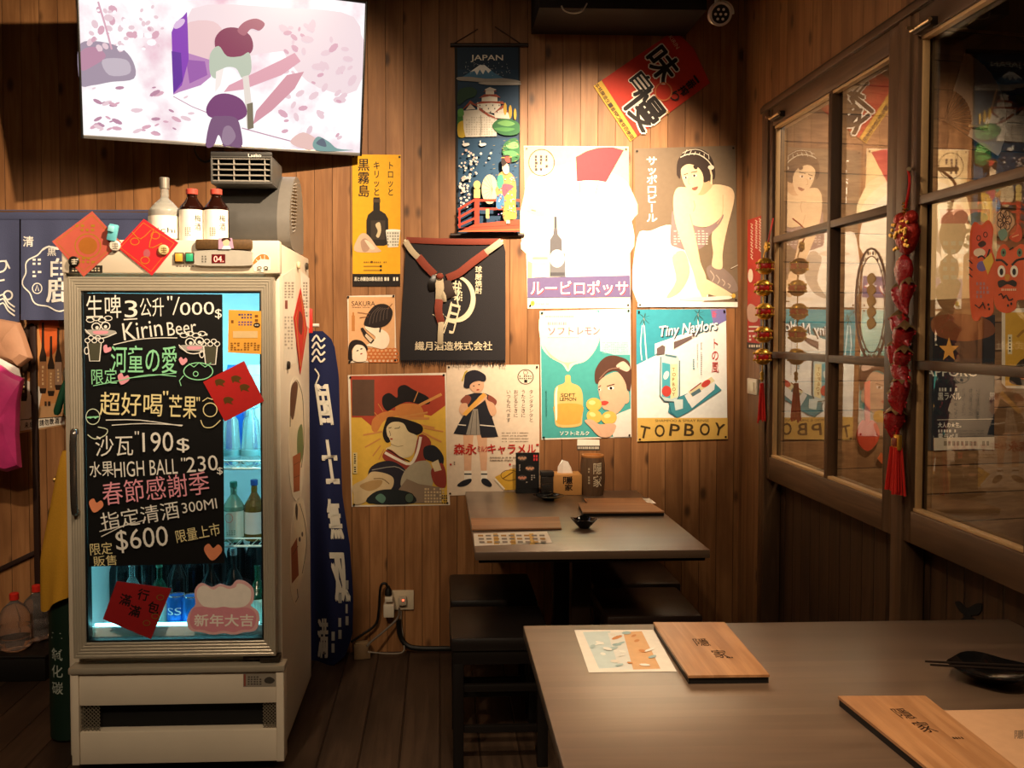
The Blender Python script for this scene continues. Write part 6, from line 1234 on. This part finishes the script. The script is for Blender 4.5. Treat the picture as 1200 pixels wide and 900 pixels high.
gst('carp_sticker', 'small red fish sticker beside the peony on the right window', 'sticker', [(1182, 278), (1190, 272), (1192, 262), (1197, 268), (1197, 280), (1190, 284)], '#c9502f', lambda p: p.line([(1186, 278), (1194, 275)], 1, '#e8b080'))
p = Print(lambda u, v: onX(u, v, GX-.0015), (-1, 0, 0)); br = '#7a5a48'
p.ring(1021, 357, 18.5, 66, 2.2, br); p.ring(1021, 357, 15.5, 57, .9, br); 
for k in range(5): p.blob([(1016, 325+k*13), (1022, 320+k*13), (1026, 328+k*13), (1019, 334+k*13)], '#a9803c')
for k in range(18): a = 2*pi*k/18; p.ell(1021+17*cos(a), 357+61*sin(a), 1, 2.4, br)
tag(p.build('oval_sticker'), 'thin brown oval ring sticker with gold leaves on the left window', 'sticker')

# ================================================================== BEYOND THE GLASS
def pas(name, label, cat, corners, base, draw, th=.001, group=None):
    p = Print(lambda u, v: onP(u, v, PP, PN), PN, th); p.sheet(corners, base); draw(p); return tag(p.build(name), label, cat, group)
def blk(p):
    p.rect(1090, 372, 1166, 420, '#2a2a2c'); p.blob([(1094, 372), (1130, 368), (1160, 376), (1164, 392), (1130, 400), (1096, 392)], '#7a4a30'); st = [(1112+ (12 if k % 2 == 0 else 5)*sin(pi*k/5), 410-(15 if k % 2 == 0 else 6)*cos(pi*k/5)) for k in range(10)]; p.poly(st, '#d89a4c')
    p.text('SAPPORO', (1078, 431, 1146, 441), '#c9c2b4', .03); p.text('LABEL', (1148, 431, 1166, 439), '#c9c2b4', .02); p.specks((1100, 454, 1122, 459), 1, 7, '#c9c2b4', .8); p.text('黒ラベル', (1099, 460, 1126, 469), '#c9c2b4', .03); p.text('黒', (1159, 460, 1166, 469), '#c9c2b4', .02)
    p.line([(1098, 492), (1164, 491)], .8, '#b8b0a2'); p.text('大人の★生。', (1099, 495, 1126, 501), '#e2dccf', .03); p.specks((1099, 503, 1124, 507), 1, 8, '#e2dccf', .8); p.text('黒ラベル', (1099, 508, 1124, 516), '#e2dccf', .03)
    p.poly([(1094, 513), (1165, 512), (1165, 527), (1140, 526), (1094, 528)], '#cdbfa8'); p.specks((1100, 516, 1160, 523), 1, 12, '#8a7e6c', .8)
pas('beer_poster', 'dark beer poster with orange star on the boards beyond the right window', 'poster', [(1080, 372), (1166, 369), (1165, 527), (1080, 528)], '#2c3238', blk)
def yel2(p):
    p.rect(1178, 366, 1230, 452, '#d6a53c'); p.line([(1192, 395), (1206, 384), (1216, 400)], 3, '#a87a34', sm=2); p.rect(1181, 392, 1186, 415, '#e8d9b0'); p.specks((1182, 394, 1185, 413), 5, 1, '#5a4a34'); p.blob([(1186, 436), (1200, 420), (1220, 430), (1225, 450), (1186, 450)], '#3a3630'); p.ell(1200, 440, 6, 5, '#b0443a')
pas('courtesan_poster', 'pale-edged yellow poster on the boards beyond the right window', 'poster', [(1174, 362), (1232, 360), (1232, 456), (1180, 455), (1174, 449)], '#e2d3ba', yel2)
def pale(p): p.rect(1101, 245, 1160, 262, '#c98a6c'); p.specks((1104, 280, 1150, 330), 5, 5, '#d8c49c', .5); p.blob([(1134, 254), (1146, 248), (1158, 254), (1150, 266), (1138, 264)], '#7a7a6c')
pas('paper_sheet', 'pale paper sheet on the boards behind the tiger stickers', 'paper', [(1078, 238), (1168, 236), (1168, 348), (1078, 352)], '#d9b98a', pale)
# red hanging decoration in the passage
hg = thing('knot_hanging', 'red paper hanging ornament seen through the left window', 'decoration', onP(1013, 520, PP, PN))
m = MB(); pt_ = lambda u, v, d=.02: onP(u, v, PP, PN)+PN*d
rp = M('#cf2f1e', .6); m.prism([pt_(u, v) for u, v in ((1011, 448), (1017, 446), (1017, 500), (1011, 501))], PN, .008, rp); m.build('ribbon', hg)
m = MB(); m.prism([pt_(*q, .022) for q in smooth_pts([(1003, 504), (1009, 492), (1014, 498), (1020, 492), (1027, 502), (1026, 516), (1014, 528), (1003, 518)], True, 3)], PN, .012, rp); m.build('pendant', hg)
m = MB(); m.prism([pt_(*q, .02) for q in ((1030, 530), (1034, 536), (1031, 543), (1026, 537))], PN, .006, M('#d8622f', .6)); m.build('charm_drop', hg)
# paper fan on the passage side
fan = thing('paper_fan', 'open pale folding fan beyond the upper right window', 'fan', onP(1108, 140, PP, PN)+PN*.03)
c_ = pt_(1102, 142, .03); nb = 13; ribm = M('#5a4630', .5); paper_f = M('#d8c9b4', .8)
ra = [radians(-28+100*k/(nb-1)) for k in range(nb)]; ex = V((PN.y*-1, PN.x, 0)).normalized()
if ex.x < 0: ex = -ex
Rf, Ri = .37, .16; m = MB(); vs = []
for k in range(nb*2-1):
    a = ra[0]+(ra[-1]-ra[0])*k/(nb*2-2); d = .006*(k % 2)
    for r_ in (Ri, Rf): vs.append(c_+ex*(r_*cos(a))+V((0, 0, r_*sin(a)))+PN*d)
m.add(vs, [[2*k, 2*k+1, 2*k+3, 2*k+2] for k in range(nb*2-2)], paper_f); m.add([q-PN*.001 for q in vs], [[2*k, 2*k+2, 2*k+3, 2*k+1] for k in range(nb*2-2)], paper_f); m.build('fan_leaf', fan)
for a in ra:
    m = MB(); m.tube([c_-PN*.003, c_+ex*(Rf*.96*cos(a))+V((0, 0, Rf*.96*sin(a)))-PN*.003], .003, ribm, 5); m.build('fan_rib', fan)
m = MB(); m.box(pt_(1108, 146, .06), (.3, .02, .06), M('#3a2a1e', .6), .003) if False else m.tube([pt_(1128, 150, .05), pt_(1148, 152, .05), pt_(1160, 108, .05)], .008, M('#e0c89a', .5), 6); tag(m.build('fan_stand'), 'thin angled pale rod next to the fan beyond the window', 'rod')

# ================================================================== ON THE TABLES
TZ = .7402
menu_wood = boards('menu_wood', 0, 1, .03, (.50, .245, .105), (.40, .18, .07), (.30, .13, .05), .38, 0, False, .5, 1.6, dirt=.3)
menu_wood2 = boards('menu_wood_across', 1, 0, .03, (.46, .225, .10), (.36, .165, .068), (.28, .12, .05), .38, 0, False, .5, 1.6, dirt=.3)
def menu(label, pts, zt, logo=None, wood=None, under=.004):
    """wooden-covered menu: pts = four pixel corners of the top face"""
    P_ = [onZ(u, v, zt) for u, v in pts]; c = sum(P_, V((0, 0, 0)))/4
    t = thing('menu_board', label, 'menu', (c.x, c.y, TZ), 'wooden menus on the tables')
    m = MB(); m.prism(P_, (0, 0, 1), .0055, wood or menu_wood); m.build('wood_cover', t, smooth=0)
    m = MB(); m.prism([c+(q-c)*.985-V((0, 0, .0056)) for q in P_], (0, 0, 1), zt-.0056-TZ-.0005, M('#14110f', .5)); m.build('menu_pages', t, smooth=0)
    if logo:
        p = Print(lambda a, b: P_[0]+(P_[1]-P_[0])*a+(P_[3]-P_[0])*b, (0, 0, 1), lift=.0004); k = '#2c1a10'
        for g, a, b, s in (('隱', logo[0], logo[1], logo[2]), ('家', logo[0]+logo[3], logo[1]+logo[4], logo[2])): p.text(g, (a-s*.55, b-s*.42, a+s*.55, b+s*.42), k, .0)
        p.specks((logo[0]+.16, logo[1]+.27, logo[0]+.28, logo[1]+.30), 1, 4, k, .7); p.build('lettering', t)
    return t
menu('wooden menu board with brushed logo at the centre of the near table', [(765.5, 729), (849, 729), (902, 790.5), (806.5, 791.5)], TZ+.019, (.46, .42, .17, .12, .22))
menu('wooden menu board with brushed logo at the front edge of the near table', [(982, 815.5), (1084, 815), (1222, 923), (1118, 925)], TZ+.019, (.47, .23, .15, .03, .16))
menu('wooden menu board on the left of the far table', [(552, 607), (655, 605.5), (658, 618.5), (553, 620)], TZ+.008, None, menu_wood2)
menu('wooden menu board on the right of the far table, the one in front', [(677.5, 589.5), (762, 589), (779, 599.5), (683, 600)], TZ+.018, None, menu_wood2)
menu('wooden menu board on the right of the far table, the one behind with white slip', [(684, 584), (752, 583.4), (759, 589.5), (689, 590)], TZ+.009, None, menu_wood2)
def flyer(label, pts, draw, base='#e6dccd'):
    p = Print(lambda u, v: onZ(u, v, TZ), (0, 0, 1), .0004, .00008, lift=.0006); p.sheet(pts, base); draw(p); tag(p.build('flyer'), label, 'flyer', 'printed flyers on the tables')
def fl1(p):
    p.poly([(683, 741), (715, 740), (734, 782), (702, 784)], '#c3cfcb'); p.poly([(730, 741), (752, 740), (774, 784), (742, 785)], '#d8a878'); p.poly([(712, 742), (730, 741), (742, 785), (726, 785)], '#d9d6cc')
    for k in range(22): u = random.uniform(0, 1); v = random.uniform(0, 1); x = 680+u*78+v*20; y = 741+v*44; p.ell(x, y, random.uniform(3, 7), random.uniform(.8, 2), random.choice(('#b87a4a', '#e9e4d8', '#9ab0ae', '#c9854c') if u > .5 else ('#a9bcb8', '#e9e4d8', '#8fa8a8', '#d8d0c0')), random.uniform(-20, 20), 8)
flyer('white flyer with pale food pictures on the near table', [(673, 738.6), (765.5, 738.3), (793, 787), (690, 788.3)], fl1)
def fl2(p):
    for x in (578, 598, 620): p.poly([(x, 625.5), (x+5, 625.3), (x+7, 638), (x+1, 638.3)], '#e0b45c')
    for r in range(3):
        for k in range(9): x = 560+k*9+r*.8; y = 627+r*4; p.poly([(x, y), (x+6, y), (x+6.4, y+2), (x+.2, y+2)], '#8a7f74' if (r+k) % 3 else '#b98a3c')
flyer('white price flyer with orange columns on the left of the far table', [(555, 625.5), (641, 623), (647, 636), (556, 640)], fl2, '#f0e8dc')
flyer('beige paper mat half under the front menu at the right edge', [(1104, 833), (1300, 829), (1400, 930), (1180, 935)], lambda p: p.text('隱家', (1189, 856, 1212, 866), '#6d5a48', .03), '#c79a74')
flyer('small white slip lying under the back menu of the far table', [(750, 584), (761, 584), (769, 590), (757, 590)], lambda p: p.line([(754, 586), (762, 588)], .5, '#b8ab9a'), '#e9dfd0')
gloss = M('#0d0c0c', .12, spec=.7)
def bowl(name, label, cat, u, v, r, h, foot, wob=0, z=TZ, sq=1):
    q = onZ(u, v, z); m = MB(); n = 32; vs = []
    prof = [(1e-6, .003), (foot, .003), (foot*1.02, 0), (foot*1.2, .004), (r*.75, h*.55), (r, h), (r*.96, h+.001), (r*.7, h*.6), (foot*.9, .009), (1e-6, .007)]
    for rr, zz in prof:
        for i in range(n):
            a = 2*pi*i/n; k = 1+wob*cos(4*a+.5)*(zz/h) if zz > 0 else 1; vs.append((q.x+rr*k*cos(a)*sq, q.y+rr*k*sin(a), q.z+zz*(1+wob*.9*cos(4*a+.5)*(1 if rr > r*.6 else 0))))
    m.add(vs, [[j*n+i, j*n+(i+1) % n, (j+1)*n+(i+1) % n, (j+1)*n+i] for j in range(len(prof)-1) for i in range(n)], gloss)
    o = m.build(name, loc=(q.x, q.y, z)); return tag(o, label, cat), q
bowl('sauce_bowl', 'small black glossy wavy-rimmed bowl in the middle of the far table', 'bowl', 684.5, 618.5, .047, .034, .018, .10)
o, q = bowl('sauce_dish', 'black shallow saucer in front of the menu stand on the far table', 'dish', 643, 585.5, .065, .020, .022, .05)
m = MB(); m.box(V((q.x+.002, q.y-.01, TZ+.022)), (.05, .012, .008), M('#0f0e0e', .3), .003, (0, 0, .9)); tag(m.build('spoon_rest'), 'small black rest lying in the black saucer on the far table', 'utensil rest')
o, q = bowl('sauce_dish', 'black glossy dish under chopsticks at the right of the near table', 'dish', 1160, 797, .080, .030, .03, .06)
for k, (a, b, l_) in enumerate((((1084, 775), (1225, 782), 'upper dark chopstick lying across the black dish on the near table'), ((1090, 779), (1228, 787), 'lower dark chopstick lying across the black dish on the near table'))):
    A_, B_ = onZ(*a, TZ+.0365), onZ(*b, TZ+.0365); m = MB(); m.tube([A_, A_.lerp(B_, .5), B_], [.0022, .0032, .0042], M('#1f1713', .35), 8); cs_ = m.build('chopstick'); tag(cs_, l_, 'chopsticks', 'chopsticks on the black dish')
# dark square bottle behind the saucer
q = onZ(641, 580, TZ); t = thing('sauce_bottle', 'square smoky glass sauce bottle behind the black saucer', 'bottle', (q.x, 3.95, TZ)); x = q.x; y = 3.95
sm_ = M('#4a4540', .15, trans=.6)
m = MB(); m.bx(x-.028, x+.028, y-.025, y+.025, TZ, TZ+.085, sm_, .006); m.build('glass_body', t)
m = MB(); m.bx(x-.03, x+.03, y-.027, y+.027, TZ+.085, TZ+.108, M('#2a2725', .4), .004); m.build('cap', t)
m = MB(); m.bx(x-.022, x+.022, y-.019, y+.019, TZ+.004, TZ+.05, M('#1a0f0a', .3), .003); m.build('sauce', t)
# menu stand with food photos
ms = thing('menu_stand', 'black table stand card with food photographs by the back wall', 'menu stand', onZ(618, 578, TZ)); ms.location.z = TZ
MY = 3.985
m = MB(); a, b = onY(604.5, 576, MY), onY(632, 530.5, MY); a.z = TZ; m.bx(a.x, b.x, MY, MY+.012, a.z, b.z, M('#100f0f', .3), .002); m.build('stand_frame', ms)
m = MB(); m.bx(a.x, b.x, MY+.01, MY+.05, TZ, TZ+.01, M('#100f0f', .3), .002); m.build('stand_foot', ms)
p = Print(lambda u, v: onY(u, v, MY-.0006), (0, -1, 0)); p.sheet([(606, 532), (631, 532), (631, 572), (606, 572)], '#1d1b1b', .0005)
for x, y, c in ((612, 537, '#b98a6a'), (621, 549, '#c98f6c'), (612, 560, '#c47f64')):
    p.ell(x, y, 5.5, 3.4, '#4a4340'); 
    for k in range(5): p.ell(x-3.5+k*1.7, y+(k % 2)-.5, 1.6, 1.3, c)
p.rect(625, 533, 630, 540, '#c4383a'); p.line([(625, 536.5), (630, 536.5)], .8, '#1d1b1b'); p.line([(627.5, 533), (627.5, 540)], .8, '#1d1b1b'); p.specks((608, 544, 610, 552), 4, 1, '#a89c90'); p.specks((622, 556, 628, 563), 3, 2, '#a89c90'); p.specks((616, 564, 619, 570), 3, 1, '#a89c90'); p.build('printed_card', ms)
# tissue box
TY = 3.93; a, b = onY(648, 577.5, TY), onY(682, 556, TY)
tb = thing('tissue_box', 'pale wooden tissue box with black brushed characters on the far table', 'tissue box', ((a.x+b.x)/2, TY+.05, TZ))
pw = M('#c08a4e', .5, var=.12, scale=25); m = MB(); m.bx(a.x, b.x, TY, TY+.10, TZ, b.z, pw, .003); m.build('wooden_box', tb)
p = Print(lambda u, v: onY(u, v, TY-.0006), (0, -1, 0)); p.text('隱', (660, 558.5, 671, 567), ink, .05); p.text('家', (662, 567.5, 671, 575), ink, .05); p.build('lettering', tb)
m = MB(); cxx, cz_ = (a.x+b.x)/2-.004, b.z; R1 = [(-.035, 0), (-.012, -.012), (.034, -.006), (.03, .014), (-.01, .016)]; R2 = [(-.034, -.01, .03), (-.010, -.016, .06), (.012, -.01, .052), (.030, .004, .02), (-.012, .012, .058)]
vs = [V((cxx+x_, TY+.05+y_, cz_-.002)) for x_, y_ in R1]+[V((cxx+x_, TY+.05+y_, cz_+z_)) for x_, y_, z_ in R2]+[V((cxx-.004, TY+.05, cz_+.05))]
m.add(vs, [[i, (i+1) % 5, 5+(i+1) % 5, 5+i] for i in range(5)]+[[5+i, 5+(i+1) % 5, 10] for i in range(5)], M('#efe6da', .8)); tag(m.build('tissue', smooth=15), 'white tissue sticking up out of the wooden box', 'tissue')
# pottery vase-like holder
VY = 3.90; a, b = onY(684, 577, VY), onY(709.5, 535, VY); vx = (a.x+b.x)/2; vr = (b.x-a.x)/2*1.08; vh = b.z-TZ
vs_ = thing('wooden_holder', 'brown barrel-shaped holder with pale brushed characters on the far table', 'holder', (vx, VY+vr, TZ)); wv = boards('holder_wood', 0, 2, .09, (.17, .095, .05), (.11, .058, .03), (.075, .04, .022), .45, 0, False)
m = MB(); m.lathe([(1e-6, 0), (vr*.93, 0), (vr*1.0, vh*.12), (vr*1.07, vh*.45), (vr*1.05, vh*.75), (vr*.95, vh*.97), (vr*.93, vh), (vr*.8, vh), (vr*.8, vh*.3), (1e-6, vh*.28)], (vx, VY+vr, TZ), wv, 36); m.build('barrel', vs_)
m = MB(); m.lathe([(vr*.965, vh*.955), (vr*.985, vh*.975), (vr*.95, vh*1.012), (vr*.80, vh*1.012), (vr*.79, vh*.96)], (vx, VY+vr, TZ), M('#a9703c', .45), 36); m.build('rim', vs_)
p = Print(lambda a_, z: V((vx+(vr*1.075)*sin(a_), VY+vr-(vr*1.075)*cos(a_), TZ+z)), (0, -1, 0)); p.text('隱', (-.1, vh*.84, .62, vh*.56), '#d8c7a8', .03); p.text('家', (-.12, vh*.52, .62, vh*.24), '#d8c7a8', .03); p.specks((-.55, vh*.72, -.35, vh*.3), 6, 1, '#b8a688', .7); p.build('lettering', vs_)
